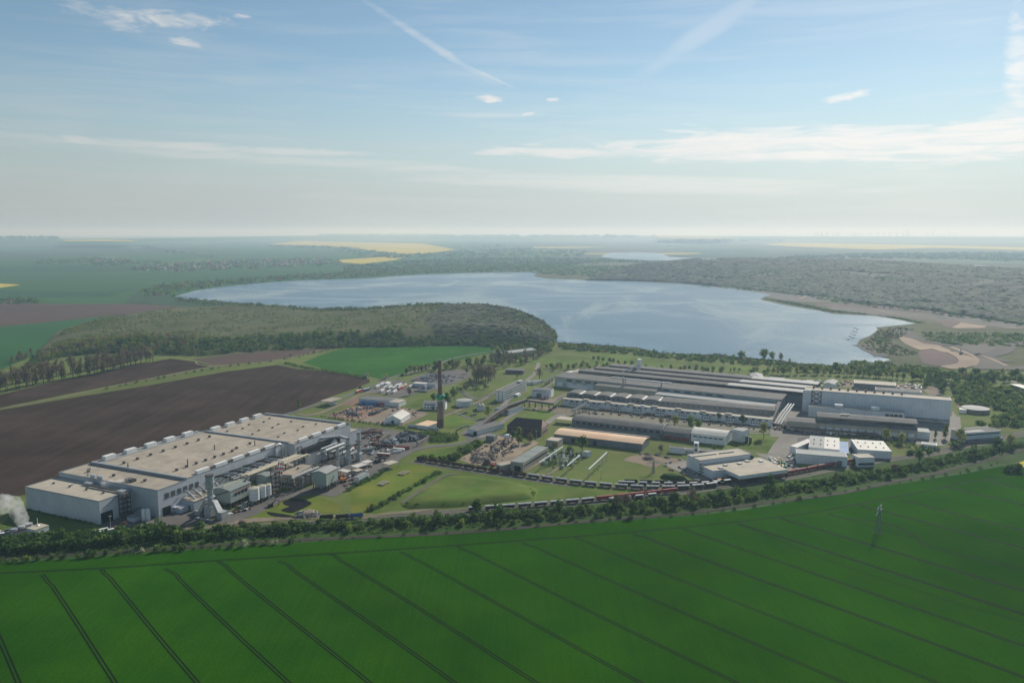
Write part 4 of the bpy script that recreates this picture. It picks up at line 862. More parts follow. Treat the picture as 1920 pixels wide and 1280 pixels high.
# rear annex carrying the long cooling rack
A4 = Bld('plant_house', 'white plant house carrying a long dark cooling rack, beside the hall wall', 'building', px('c2', 1212, 492), px('c2', 1430, 420), 11, depth=14)
A4.body(wallW, roofGy, z1=11, lip=.6); A4.box('gate', gateD, -.25, -.03, 4, 10, 0, 7)
cr = MB()
for i in range(16): x = -2 + i * (A4.L + 18) / 15; cr.box(x - .25, x + .25, 1, 14, 12, 17)
cr.box(-3, A4.L + 17, 1, 14, 15.2, 15.6); cr.box(-3, A4.L + 17, 1, 1.5, 12, 17.2); cr.box(-3, A4.L + 17, 13.5, 14, 12, 17.2)
A4.p('cooling_rack', cr, steelD)
for i in range(6): A4.p('rack_leg', MB().box(A4.L + 2 + i * 2.6, A4.L + 2.5 + i * 2.6, 3, 3.5, 0, 12), steelD)
A4.p('inclined_conveyor', MB().loft([(2, -9, 0), (2, -6, 0), (2, -6, 2.5), (2, -9, 2.5)], [(A4.L + 4, -6, 17), (A4.L + 4, -3, 17), (A4.L + 4, -3, 19.5), (A4.L + 4, -6, 19.5)]), galv)
for i in range(3): A4.p('exhaust_duct', MB().tube([(A4.L - 6 + i * 3, 10 - i * 2, 20), (A4.L + 10 + i * 2, 5 - i * 3, 20), (A4.L + 22, -2 - i * 3, 16)], 1.1, 8), galv)
A4.box('fan_house', wallGn, A4.L + 4, A4.L + 16, -8, 0.5, 0, 13.5)
lat = MB()
for z in range(0, 20, 5):
    lat.beam((-9, 4, z), (-4, 4, z + 5), .25); lat.beam((-4, 10, z), (-9, 10, z + 5), .25)
    lat.box(-9.3, -3.7, 3.7, 10.3, z + 4.8, z + 5)
for x in (-9, -4):
    for y in (4, 10): lat.box(x - .25, x + .25, y - .25, y + .25, 0, 20)
A4.p('stair_tower', lat, steelD)
# three slim stacks
for (x, y, y1, r, lb) in ((1725, 548, 280, 2.1, 'slim grey stack with platform standing farthest from the filter house'), (1618, 583, 330, 2.1, 'slim grey stack with platform, middle one of three'), (1512, 688, 430, 1.5, 'thin grey stack rising right behind the green filter house')):
    u, v = px('c2', x, y); h = hgt(u, v, px('c2', x, y1)[1]); t = at_px('exhaust_stack', lb, 'stack', u, v, group='slim stacks by the yard')
    part(t, 'base', MB().box(-r*1.25, r*1.25, -r*1.25, r*1.25, 0, h * .26), galv)
    part(t, 'transition', MB().loft([(-r*1.25, -r*1.25, h*.26), (r*1.25, -r*1.25, h*.26), (r*1.25, r*1.25, h*.26), (-r*1.25, r*1.25, h*.26)], [(-r*.7, -r*.7, h*.34), (r*.7, -r*.7, h*.34), (r*.7, r*.7, h*.34), (-r*.7, r*.7, h*.34)]), galv)
    part(t, 'shaft', MB().cyl(0, 0, h*.3, h, r, r * .92, n=14), galv)
    part(t, 'rim', MB().cyl(0, 0, h - .1, h + .6, r * .98, n=14), steelD)
    for z in (h * .62, h * .72): part(t, 'platform', MB().cyl(0, 0, z, z + .3, r * 1.7, n=12), steelD)
    part(t, 'ladder', MB().box(r + .1, r + .5, -.3, .3, h*.3, h), steelD)
t = at_px('fan_unit', 'round grey exhaust fan with duct at the foot of the slim stacks', 'fan', *px('c2', 1672, 520))
part(t, 'casing', MB().tube([(0, -1.5, 3.4), (0, 1.5, 3.4)], 3.0, 14), galv); part(t, 'duct', MB().tube([(2, 0, 4), (8, 1, 6), (10, 2, 9)], 1.1, 8), galv); part(t, 'plinth', MB().box(-2.5, 2.5, -2, 2, 0, .8), concrete)
pb = at_px('duct_bundle', 'bundle of bright silver ducts running between plant house and slim stacks', 'pipework', *px('c2', 1480, 560))
for i, (y, z, r_, x0, x1) in enumerate(((0, 15, 1.2, -14, 16), (-4, 13, .9, -10, 18), (4, 16.5, .9, -16, 10), (-9, 10, 1.1, -4, 20), (8, 11, .7, -18, 6), (-13, 7, .8, 0, 16))):
    part(pb, 'duct', MB().tube([(x0, y, z - 4), (x0, y, z), (x1, y, z), (x1 + 1.5, y - 1, z - 5)], r_, 8), galv if i % 3 else whiteP)
for x in (-10, 0, 10):
    b = MB()
    for y in (-10, 8): b.box(x - .3, x + .3, y - .3, y + .3, 0, 14)
    b.box(x - .3, x + .3, -10, 8, 11.6, 12.1); b.beam((x, -10, 2), (x, 8, 11), .25); part(pb, 'trestle', b, steelD)
for i, (x, y, h_) in enumerate(((-6, -14, 8), (2, -16, 10), (14, 10, 9), (20, -4, 7))): part(pb, 'vessel', MB().cyl(x, y, 0, h_, 1.9, n=14).cyl(x, y, h_, h_ + .9, 1.9, .5, n=14), galv)
# white roofed sheds and trailers in the yard
def flat_shed(name, label, cat, A, B, C, h, wm, rm, group=None, legs=False):
    s = Bld(name, label, cat, A, B, h, C=C, group=group); s.D = max(4, s.D)
    if legs:
        s.box('roof', rm, 0, s.L, 0, s.D, h - .45, h)
        for x in (.3, s.L - .7):
            for y in (.3, s.D - .7): s.p('leg', MB().box(x, x + .4, y, y + .4, -.1, h - .45), galv)
    else: s.body(wm, rm, lip=.25)
    return s
flat_shed('canopy', 'white flat canopy beside the slim stacks, nearest the far stack', 'canopy', px('f5', 330, 780), px('f5', 430, 805), px('f5', 500, 755), 4.5, wallW, roofW, legs=True)
flat_shed('canopy', 'long white flat canopy running in front of the slim stacks', 'canopy', px('f5', 155, 850), px('f5', 270, 880), px('f5', 390, 805), 4.5, wallW, roofW, legs=True)
flat_shed('canopy', 'cream flat canopy of two bays behind the orange excavator', 'canopy', px('f5', 180, 925), px('f5', 270, 948), px('f5', 350, 905), 4.2, wallW, roofT2, legs=True)
flat_shed('canopy', 'bright white canopy roof beside the filter house', 'canopy', px('f5', -60, 930), px('f5', 95, 960), px('f5', 160, 925), 5.0, wallW, roofW, legs=True)
flat_shed('weighbridge_canopy', 'cream flat canopy at the yard gate casting a dark shadow', 'canopy', px('f5', 700, 800), px('f5', 820, 832), px('f5', 935, 768), 5.5, wallW, roofT2, legs=True)
yo = flat_shed('yard_office', 'long grey site office at the yard edge above the mown grass', 'office', px('f5', 300, 1055), px('f5', 478, 970), px('f5', 235, 1030), 5.0, wallW, roofGn)
yo.windows(6, 1, yo.L - 1, 1.4, 2.8, w=1.3); yo.box('door', doorG, yo.L + .02, yo.L + .2, 1, 3, 0, 2.4)
# ------------------------------------------------------------ the brick chimney
cx, cy = px('f5', 1700, 190)
ch_ = thing('chimney', 'tall tapering brick chimney with a green netted collar halfway up', 'chimney', W(cx, cy))
CH = hgt(cx, cy, 674)
n = 8; b = MB()
part(ch_, 'base_shaft', MB().cyl(0, 0, -.2, CH * .13, 4.2, 4.05, n=8), brick, label='dark brick foot of the chimney')
brickC = mat('chimney_brick', (0.30, 0.205, 0.155), 0.9, 0.14, 0.3, (0.22, 0.15, 0.12), 0.12, 0.06)
part(ch_, 'lower_shaft', MB().cyl(0, 0, CH * .13, CH * .44, 4.0, 3.3, n=20), brickC)
part(ch_, 'upper_shaft', MB().cyl(0, 0, CH * .44, CH * .985, 2.75, 1.95, n=20), mat('chimney_upper_brick', (0.22, 0.14, 0.115), 0.9, 0.14, 0.3))
part(ch_, 'rim', MB().cyl(0, 0, CH * .985, CH, 2.2, n=20), concrete)
col = MB(); K = 16
loops = []
for r, z in ((3.4, .415), (4.0, .435), (5.8, .462), (5.6, .476), (3.0, .49)):
    loops.append([(r * (1 + .08 * math.sin(k * 2.3 + r)) * math.cos(k * 2 * math.pi / K), r * (1 + .08 * math.sin(k * 1.7)) * math.sin(k * 2 * math.pi / K), CH * z + .5 * math.sin(k * 1.9)) for k in range(K)])
for A_, B_ in zip(loops, loops[1:]): col.loft(A_, B_, caps=False)
part(ch_, 'netted_collar', col, greenN)
part(ch_, 'band', MB().cyl(0, 0, CH * .395, CH * .415, 3.7, n=20), galv)
for k in range(3): part(ch_, 'band', MB().cyl(0, 0, CH * (.55 + .13 * k), CH * (.553 + .13 * k), 2.75 - .25 * k, n=20), steelD)
part(ch_, 'ladder', MB().box(3.6, 4.1, -.35, .35, 0, CH * .4), galv)

# ------------------------------------------------------------ the old works: long parallel halls
o = Bld('storage_hall', 'long low hall with a sandy orange arched roof beside the switchyard', 'hall', px('c4', 1168, 925), px('c5', 752, 789), 7.0, C=px('c5', 862, 742))
print('orange', o.L, o.D)
o.barrel(wallD, roofS, 3.2, z1=7.0); o.box('roof_edge', roofW, 0, o.L, o.D - 1.2, o.D - .2, 8.3, 9.0)
o.windows(2, 10, o.L - 40, 0, 4.4, w=4, m=gateD, part='gate')
bh = Bld('workshop_hall', 'long grey arched workshop hall whose end bay has a white roof', 'hall', px('c5', 148, 582), px('c5', 1468, 735), 8.6, depth=26)
# read off at the wall foot-to-eave line; the hall proper
L = bh.L
print('barrel hall', L)
bh.barrel(wallD, roofGy, 4.5, x0=0, x1=L * .61, z1=9.0); bh.barrel(wallD, roofGy, 4.2, x0=L * .61 + .9, x1=L * .785, z1=8.0)
bh.barrel(wallW, roofW, 4.6, x0=L * .785 + .9, x1=L, z1=9.4)
bh.windows(14, 4, L * .6, 5.4, 7.6); bh.windows(6, L * .8, L * .985, 5.8, 7.2, w=4.5)
bh.windows(3, L * .62, L * .78, 0, 3.6, m=redD, part='door', w=9)
bh.box('lean_to', wallD, 2, L * .6, -6.5, -.05, -.3, 4.6); bh.box('lean_to_roof', roofGy, 1.6, L * .6 + .4, -6.8, -.02, 4.62, 5.0)
for k in range(2): bh.p('gable_rim', MB().extr([(y, 9.3 + 4.6 * math.sin(math.pi * (.08 + .84 * y / 26))) for y in (0, 4, 8, 13, 18, 22, 26)] + [(y, 8.5 + 4.6 * math.sin(math.pi * (.08 + .84 * y / 26))) for y in (26, 22, 18, 13, 8, 4, 0)], (L * .61 + .1, L + .5)[k], (L * .61 + .7, L + 1.1)[k]), roofW)

an = Bld('office_wing', 'long white two storey office wing with a cream roof edge', 'office building', px('c5', 65, 400), px('c5', 1862, 580), 8.5, depth=10)
L = an.L; print('annex', L)
an.body(wallW, roofT2, z1=8.5, lip=.5, over=.5)
for i in range(7): an.box('roof_box', roofT2, 28 + i * 31, 36 + i * 31, 3, 8, 8.76, 10.2)
for i in range(9):
    x = 8 + i * L / 9.2
    an.box('bay', wallW, x + 3, x + 15, -3, -.05, -.3, 5.8); an.box('bay_roof', roofGy, x + 2.7, x + 15.3, -3.3, -.02, 5.82, 6.2)
    an.windows(4, x + 3, x + 15, 2.6, 4.2, y=-3.0)
an.windows(34, 2, L - 2, 6.4, 7.7, w=3.2)
an.windows(8, L * .36, L * .62, 0.2, 1.6, m=redP, part='red_panel', w=7)
an.windows(3, L * .2, L * .3, .2, 1.5, y=-3.2, m=orgP, part='red_panel', w=7)
an.p('stair_turret', MB().box(L * .405, L * .42, -1.5, 1.5, 0, 11.0), wallW)

hh_ = Bld('machine_hall', 'long dark machine hall with six arched roof bays behind the white office wing', 'hall', px('c5', 105, 352), px('c5', 1885, 503), 13.0, depth=26)
L = hh_.L; print('machine hall', L)
xs_ = [0, .075, .153, .233, .313, .395, .475]
hh_.box('wall', wallD, 0, L, 0, 26, -.3, 12.98)
for i in range(6):
    x0, x1 = xs_[i] * L + .3, xs_[i + 1] * L - 3.0; w = x1 - x0; nn = 8
    arc = [(x0 + w * k / nn, 13.0 + 3.0 * math.sin(math.pi * k / nn * .62 + .5) - 1.3) for k in range(nn + 1)]
    hh_.p('roof', MB().extry([(x0, 12.9), (x1, 12.9)] + list(reversed(arc)), 0.2, 25.8), roofGy)
    hh_.p('roof_light_or_lit_face', MB().loft([(x1 + .05, .5, arc[-1][1]), (x1 + 2.6, .5, 13.05), (x1 + 2.6, 25.5, 13.05), (x1 + .05, 25.5, arc[-1][1])], [(x1 + .05, .5, arc[-1][1] - .3), (x1 + 2.6, .5, 12.9), (x1 + 2.6, 25.5, 12.9), (x1 + .05, 25.5, arc[-1][1] - .3)]), roofW)  # sunlit right flank of each bay, its brightness painted in white
x0 = xs_[6] * L
hh_.p('roof', MB().extr([(-.4, 12.9), (26.4, 12.9), (26.4, 13.3), (13, 15.2), (-.4, 13.3)], x0 + .3, L + .3), roofGy)
hh_.windows(40, 3, L - 3, 9.4, 11.4, w=4.4)
for i in range(3): hh_.p('conveyor', MB().tube([(L + 3 + i * 3.4, -26, 3), (L + 9 + i * 3.4, 6, 12), (L + 14 + i * 3, 30, 17)], 1.0, 6), galv)

wallDk = mat('shaded_monitor_wall', (0.075, 0.08, 0.088), 0.85, 0.1, 0.2)  # near black: paints the shade on the monitors' front faces
roofSun = mat('sunlit_ridge_roof', (0.44, 0.44, 0.42), 0.75, 0.08, 0.05, (0.34, 0.34, 0.33), 0.12, 0.2, coord='obj', seam=(0, 4.0, 0.1))  # paler copy of the roof, painted for its sunlit ends
bg_ = Bld('rolling_mill', 'vast grey mill with parallel ridge roofs in front of the lake shore meadow', 'hall', (1040.5, 706.4), (1466, 758 - 8), 14.5, depth=120)
L = bg_.L; print('mill', L)
D = 118
bg_.box('wall', wallGn, 0, L * .995, 0, 34, -.3, 14.4); bg_.p('roof', MB().extr([(-.5, 14.42), (34, 14.42), (34, 16.6), (-.5, 15.0)], -.5, L), roofGy)
bg_.box('wall', wallD, L * .05, L * 1.08, 34.05, 118, -.3, 14.6); bg_.p('roof', MB().box(L * .05, L * 1.08, 34.05, 118.3, 14.62, 15.0), roofGy)
bays = [(40, 59, 19.4, 0.06, 1.075), (67, 86, 20.6, 0.10, 1.08), (94, 115, 21.8, .14, 1.085)]
for i, (y0, y1, z, a, c) in enumerate(bays):
    bg_.box('monitor_wall', wallDk, L * a, L * c, y0, y1, 15.02, z - .02)
    bg_.windows(22, L * a + 2, L * c - 4, z - 3.0, z - .9, y=y0, w=L * .034, part='window_band')
    pr = [(y0 - .6, z), (y1, z), (y1, z + .5), ((y0 + y1) / 2, z + 1.5), (y0 - .6, z + .5)]
    bg_.p('roof', MB().extr(pr, L * a - .3, L * (.81 - .03 * (2 - i))), roofGy)
    bg_.p('roof', MB().extr(pr, L * (.81 - .03 * (2 - i)) + .05, L * c + .3), roofSun, label='sunlit pale end of the ridge bay')
bg_.box('wall', wallGn, 0, L * .30, 34, 60, -.3, 13); bg_.p('roof', MB().extr([(34, 16.6), (60, 15), (60, 15.4), (34, 17.0)], -.4, L * .06), roofW)
bg_.p('sunlit_roof', MB().extr([(38, 16.9), (58, 18.4), (58, 18.9), (38, 17.4)], L * .03, L * .27), roofT2)  # bright sun on this roof painted as a paler tan
bg_.box('head_house', whiteP, L * .285, L * .302, 92, 99, 0, 36)
bg_.p('conveyor', MB().loft([(L * .25, 60, 18), (L * .25, 63, 18), (L * .25, 63, 20.4), (L * .25, 60, 20.4)], [(L * .286, 92, 25), (L * .286, 95, 25), (L * .286, 95, 27.4), (L * .286, 92, 27.4)]), whiteP)
# lower lean-tos in front
bg_.box('lean_to', wallT, L * .22, L * .50, -16, -.05, -.3, 11.5); bg_.p('lean_to_roof', MB().extr([(-16.4, 11.5), (-.05, 12.6), (-.05, 13.0), (-16.4, 11.9)], L * .22 - .3, L * .50 + .3), roofGy)
bg_.box('lean_to', wallGn, L * .50 + .5, L * .98, -22, -.05, -.3, 9.0); bg_.p('lean_to_roof', MB().extr([(-22.4, 9.0), (-.05, 10.4), (-.05, 10.8), (-22.4, 9.4)], L * .50, L * .985), roofL)
bg_.windows(10, L * .52, L * .97, 5.0, 7.4, y=-22)
bg_.windows(1, L * .80, L * .94, 2, 8.6, y=-22.02, w=L * .13, m=wallW, part='white_panel')
bg_.windows(4, 0, L * .2, 1, 8, w=9, m=wallL, part='gate')
bg_.windows(1, L * .06, L * .18, 0, 6, y=-.02, w=L * .1, m=wallW, part='white_panel')
bg_.box('roof_strip', wallL, L * .24, L * .52, 28, 31, 16.6, 17.3)
for k, (x, y, z, r_) in enumerate(((L * .34, -6, 26, 1.1), (L * .345, -2, 24, .8), (L * .50, 6, 22, 1.0))): bg_.p('flue', MB().cyl(x, y, 11, z, r_, n=10), galv)
bg_.windows(16, L * .05, L * .78, 9.8, 12.6, w=9, m=glassD, part='window')

hb = Bld('high_bay_hall', 'tallest pale grey high bay hall with a flat white roof strip', 'hall', (1509, 731), (1784, 751.5), 28.0, depth=22)
L = hb.L; print('highbay', L)
hb.body(wallL, roofT2, z1=28.0, lip=.8)
hb.vents([(L * (.06 + i * .062), 17) for i in range(11)], 28.2, 2.2, 2.4, rust, part='smoke_vent')
hb.box('stair_core', wallL, -2, 8, -2.5, -.03, -.3, 28.5)
x_ = MB()
for z in range(3, 27, 6): x_.beam((9, -.4, z), (20, -.4, z + 6), .7); x_.beam((20, -.4, z), (9, -.4, z + 6), .7)
for x in (9, 20): x_.box(x - .4, x + .4, -.8, -.05, 0, 28)
hb.p('cross_bracing', x_, rust)
hb.windows(6, L * .12, L * .98, 2, 3.4, w=5, m=soot, part='vent_louvre')
hb.box('canopy', wallD, L * .6, L - 1, -7, -.05, 4.0, 4.6)
fw_ = Bld('front_annex', 'white lower annex with a stepped roof along the foot of the high bay hall', 'annex', px('c6', 425, 372), px('c6', 1085, 418), 13.0, depth=14)
fw_.body(wallL, roofT2, z1=13.0, lip=.5); fw_.windows(4, fw_.L * .80, fw_.L - 2, 7.4, 10.6, w=fw_.L * .04)
for i, x in enumerate((.28, .66)): fw_.box('roof_housing', whiteP, fw_.L * x, fw_.L * (x + .085), 4, 9, 13.3, 17.0)
gm = Bld('press_shop', 'grey brown press shop with a monitor roof in front of the high bay hall', 'hall', px('c6', 485, 442), px('c6', 1172, 494), 16.5, depth=22)
L = gm.L; print('press', L)
gm.box('wall', wallD, 0, L, 0, 22, -.3, 16.48); gm.p('roof', MB().extr([(-.5, 16.5), (22.5, 16.5), (22.5, 17.4), (11, 18.8), (-.5, 16.9)], -.4, L + .4), roofGy)
gm.box('lower_wall', wallT, -1, L * .995, -8, -.05, -.3, 10.8); gm.p('lower_roof', MB().extr([(-8.4, 10.8), (-.05, 12.2), (-.05, 12.6), (-8.4, 11.2)], -1.4, L), roofGy)
gm.box('west_wing', wallT, -33, -1.05, -12, 12, -.3, 11.0); gm.p('west_wing_roof', MB().extr([(-12.4, 11), (12.4, 11), (12.4, 11.4), (0, 13.0), (-12.4, 11.4)], -33.4, -1.2), roofGy)
gm.windows(22, 3, L - 3, 12.9, 15.6, w=6)
gm.windows(12, 1, L - 2, 3, 7, y=-8, w=6, m=wallL, part='wall_panel')
gm.box('shed', wallW, 10, 42, -10.5, -8.05, 0, 3.6); gm.box('end_annex', wallW, L + .05, L + 13, 0, 18, -.3, 8.0); gm.box('end_annex_roof', roofL, L + .1, L + 13.4, -.4, 18.4, 8.02, 8.4)
gm.vents([(L * (.25 + .015 * i), 9 + (i % 2) * 3) for i in range(6)], 18.0, 1.2, 1.6, duct)
e8 = Bld('end_shed', 'pale flat shed with a row of dark windows near the railway curve', 'shed', px('f8', 640, 772), px('f8', 1032, 742), 10.0, depth=20)
e8.body(wallL, roofGy, z1=10, lip=.5); e8.windows(14, 2, e8.L - 2, 7.4, 8.8, w=2.6); e8.p('roof_sheet', MB().box(1, e8.L * .6, 2, 9, 10.3, 10.5), roofL); e8.box('dock', wallD, 1, e8.L - 1, -4, -.05, 0, 3.2)

def simple(name, label, cat, A, B, C, h, wm, rm, kind='flat', rise=2.0, axis='x', depth=None, win=0, wz=(2.0, 3.4), lip=.4, group=None):
    s = Bld(name, label, cat, A, B, h, C=C, depth=depth, group=group); s.D = max(3.0, s.D)
    if kind == 'flat': s.body(wm, rm, lip=lip)
    elif kind == 'gable': s.gable(wm, rm, rise, axis)
    else: s.barrel(wm, rm, rise, axis)
    if win: s.windows(win, 1, s.L - 1, *wz)
    return s
s = simple('warehouse', 'square warehouse with a bright cream ribbed roof beside the railway', 'warehouse', px('c6', 762, 668), px('c6', 995, 682), px('c6', 990, 614), 8.0, wallL, roofW)
for i in range(4): s.vents([(s.L * (.15 + .23 * i), s.D * .3), (s.L * (.15 + .23 * i), s.D * .7)], 8.2, 1.0, .5)
s = simple('warehouse', 'warehouse with a two tone roof, half grey and half cream', 'warehouse', px('c6', 425, 652), px('c6', 636, 672), px('c6', 640, 590), 8.0, wallL, roofL)
s.box('cream_roof', roofW, s.L * .5, s.L - .4, .4, s.D - .4, 8.26, 8.36); s.box('side_canopy', wallB, s.L + .05, s.L + 9, 2, s.D - 1, 4, 5)
for i in range(4): s.vents([(s.L * (.15 + .23 * i), s.D * .3), (s.L * (.15 + .23 * i), s.D * .65)], 8.4, 1.0, .5)
s = simple('warehouse', 'long narrow pale warehouse with a large grey gate at its end', 'warehouse', px('c6', 341, 695), px('c6', 692, 722), px('c6', 690, 690), 10.0, wallL, roofL)
s.box('gate', doorG, s.L * .8, s.L * .9, -.2, -.03, 0, 6.0)
s = simple('warehouse', 'small tan roofed shed standing right beside the railway track', 'warehouse', px('c6', 768, 725), px('c6', 878, 722), px('c6', 830, 697), 9.5, wallL, roofT2); s.windows(5, 1, s.L - 1, 2.0, 4.2, w=4.5)
s = simple('warehouse', 'narrow white roofed shed between the works road and the two tone warehouse', 'warehouse', px('c6', 297, 645), px('c6', 348, 655), px('c6', 364, 585), 7.5, wallL, roofW)
# front hall by the sidings: two levels and a wide canopy
fh = Bld('front_hall', 'cream roofed two level hall with a deep loading canopy over the sidings', 'hall', px('e4', 578, 347), px('e4', 1360, 248), 12.5, C=px('e4', 1140, 166))
L, D = fh.L, fh.D; print('front hall', L, D, hgt(*px('e4', 355, 415), px('e4', 370, 245)[1]))
fh.body(wallL, roofT2, z1=12.5, lip=.5)
fh.box('roof_light_or_lit_face', roofW, L * .02, L * .46, D * .55, D * .62, 12.9, 13.8); fh.box('roof_light_or_lit_face', roofW, L * .52, L * .80, D * .55, D * .62, 12.9, 13.8)
fh.body(wallL, roofT2, 0, L * 1.16, -21, -.03, 8.0, lip=.4)
fh.box('canopy', wallL, L * .22, L * 1.12, -43, -21.05, 5.0, 8.0); fh.box('canopy_roof', roofT2, L * .22, L * 1.12, -43, -21.05, 8.02, 8.3)
for i in range(9): fh.p('post', MB().box(L * (.23 + .11 * i), L * (.23 + .11 * i) + .5, -42.6, -42.1, 0, 5.0), steelD)
fh.vents([(L * .2, -16), (L * .36, -10), (L * .62, -11), (L * .82, -7), (L * 1.02, -12)], 8.2, 3.0, .7, parap)
st = MB()
for z in range(0, 12, 3): st.beam((-.6, -1, z), (-.6, -6, z + 3), .35); st.box(-1.5, -.1, -7, 0, z + 2.8, z + 3)
fh.p('stair', st, steelD)
fh.box('roof_housing', steelD, L - 2, L + 1.5, -1, 3, 8.3, 11.5)
s = simple('gate_office', 'small white office with a slim stair tower behind the front hall', 'office', px('e4', 120, 150), px('e4', 350, 168), px('e4', 360, 150), 5.5, wallW, roofGy, depth=12, win=0)
s.body(wallW, roofGy, s.L + .05, s.L + 9, 2, 10, 4.0, lip=.3); s.windows(5, s.L + .5, s.L + 9, .8, 2.4, y=2.0)
s.box('stair_tower', wallW, s.L + 9.1, s.L + 14, 1, 6, -.3, 12.5); 
for z in (3.5, 8.5): s.box('window', glassD, s.L + 10.2, s.L + 12.6, .86, .99, z, z + 2.6)
s.body(roofGy, roofGy, s.L + 14.1, s.L + 34, 5, 14, 3.2, lip=.2)
s = simple('engine_shed', 'white end building with pipes in the yard behind the workshop hall', 'building', px('c5', 1520, 662), px('c5', 1612, 680), px('c5', 1640, 655), 12.5, wallW, roofL); s.p('pipe_stack', MB().cyl(s.L + 4, 2, 0, 8, 1.6, n=10).cyl(s.L + 8, 3, 0, 7, 1.4, n=10), steelD)
# ------------------------------------------------------------ yards west of the old works
w1 = Bld('depot_hall', 'grey roofed depot hall with a dark gate facing the brown wagons', 'hall', px('e2', 612, 690), px('e2', 862, 724), 9.0, C=px('e2', 1318, 402))
print('depot', w1.L, w1.D)
w1.body(wallT, roofGn, z1=9.0, lip=.3); w1.box('gate', gateD, w1.L * .3, w1.L * .8, -.2, -.03, 0, 5.5)
for k in (.35, .66): w1.box('roof_joint', doorG, .4, w1.L - .4, w1.D * k, w1.D * k + .8, 9.26, 9.36)
w1.windows(16, 2, w1.D - 2, 4.6, 6.2, y=w1.L, face='right', w=3.0)
w2 = Bld('depot_shed', 'low tan depot shed leaning against the grey depot hall', 'shed', px('e2', 318, 742), px('e2', 428, 782), 5.5, C=px('e2', 690, 595))
w2.body(wallT, roofT, z1=5.5, lip=.3); w2.box('door', gateD, w2.L * .3, w2.L * .55, -.2, -.03, 0, 4.0)
bk = Bld('brick_hall', 'dark brick hall with a half hipped brown roof and a sunlit pink gable', 'hall', px('f6', 1012, 342), px('f6', 1600, 400), 9.0, depth=22)
L = bk.L; print('brick', L)
bk.box('wall', brick, 0, L, 0, 22, -.3, 8.98)
b = MB(); z, r_, hp_ = 9.0, 8.0, 7.0
V = [(-.5, -.6, z), (L + .5, -.6, z), (L + .5, 22.6, z), (-.5, 22.6, z), (hp_, 11, z + r_), (L - 3, 11, z + r_)]
b.face([V[0], V[1], V[5], V[4]]); b.face([V[2], V[3], V[4], V[5]]); b.face([V[3], V[0], V[4]]); b.face([V[3], V[2], V[1], V[0]])
bk.p('roof', b, roofBr)
b = MB(); b.face([(L + .3, 0, z), (L + .3, 22, z), (L - 2.9, 11, z + r_ - .2)]); b.box(L + .02, L + .3, 0, 22, -.2, z); bk.p('gable_wall', b, brickSun)
bk.windows(8, 2, L - 2, 3.4, 6.6, w=2.4); bk.windows(4, 2, 20, 2.5, 5, y=L + .3, face='right', w=2)
bk.box('lean_to', brick, L * .2, L * .36, -4, -.05, 0, 5)
wt = Bld('tent_hall', 'white gabled tent hall standing on the tan gravel yard', 'hall', px('c3', 865, 775), px('c3', 1020, 783), 5.5, C=px('c3', 1182, 724))
print('tent', wt.L, wt.D)
wt.gable(wallL, roofW, 4.6, 'y'); wt.box('gate', gateD, wt.L * .4, wt.L * .56, -.2, -.03, 0, 4.2); wt.box('lean_to', wallL, -.5, wt.L * .3, -5, -.05, 0, 3)
bl = Bld('repair_shop', 'long repair shop with blue lower front and white end wall', 'workshop', px('c3', 600, 570), px('c3', 905, 597), 7.0, depth=22)
bl.body(wallG, roofGy, z1=7.0, lip=.3); bl.box('blue_front', wallB, bl.L * .12, bl.L * .62, -5, -.05, 0, 4.6); bl.box('end_wing', wallW, bl.L + .05, bl.L + 14, 1, 20, -.3, 5.6); bl.box('end_wing_roof', roofT2, bl.L + .05, bl.L + 14.3, .7, 20.3, 5.62, 6.0)
bl.box('blue_container', blueP, bl.L * .13, bl.L * .2, -8, -5.1, 0, 3)
wt2 = simple('store_shed', 'low white shed behind the repair shop, end on to the path', 'shed', px('c3', 975, 600), px('c3', 1065, 592), px('c3', 1068, 572), 4.5, wallW, roofL)
pc = flat_shed('canopy', 'tan flat station canopy on posts beside the ploughed field road', 'canopy', px('f3', 430, 755), px('f3', 640, 780), px('f3', 850, 705), 7.0, wallW, roofT, legs=True)
pc.box('kiosk', wallW, pc.L * .3, pc.L * .7, pc.D * .4, pc.D * .8, 0, 4.5)
kb = simple('white_block', 'white two storey block with a grey roof behind the chimney', 'building', px('f4', 565, 792), px('f4', 1010, 806), px('f4', 1008, 770), 9.0, wallW, roofGy, depth=22)
kb.windows(6, 2, kb.L * .55, 5.6, 7.0, w=2.4); kb.windows(7, 1, kb.L - 1, 1.6, 3.2, w=2); kb.box('door', gateD, kb.L * .42, kb.L * .49, -.2, -.03, 0, 4)
tk = thing('storage_tank', 'wide round white storage tank on the lawn east of the chimney', 'tank', W(*px('c3', 1655, 640)), 0)
r_ = 10.6
part(tk, 'wall', MB().cyl(0, 0, -.2, 7.6, r_, n=36), wallG); part(tk, 'roof', MB().cyl(0, 0, 7.6, 8.4, r_ + .15, .5, n=36), roofL); part(tk, 'ladder', MB().box(r_ + .1, r_ + .9, -1, 1, 0, 8.2), whiteP)
sg = simple('cooling_house', 'small white house with two bright roof hoods beside the round tank', 'building', px('c3', 1790, 652), px('c3', 1862, 650), px('c3', 1888, 625), 5.5, wallW, roofL)
for i in range(2): sg.p('roof_hood', MB().extry([(sg.L * (.1 + .45 * i), 5.7), (sg.L * (.45 + .45 * i), 5.7), (sg.L * (.27 + .45 * i), 8.4)], 1, sg.D - 1), roofW)
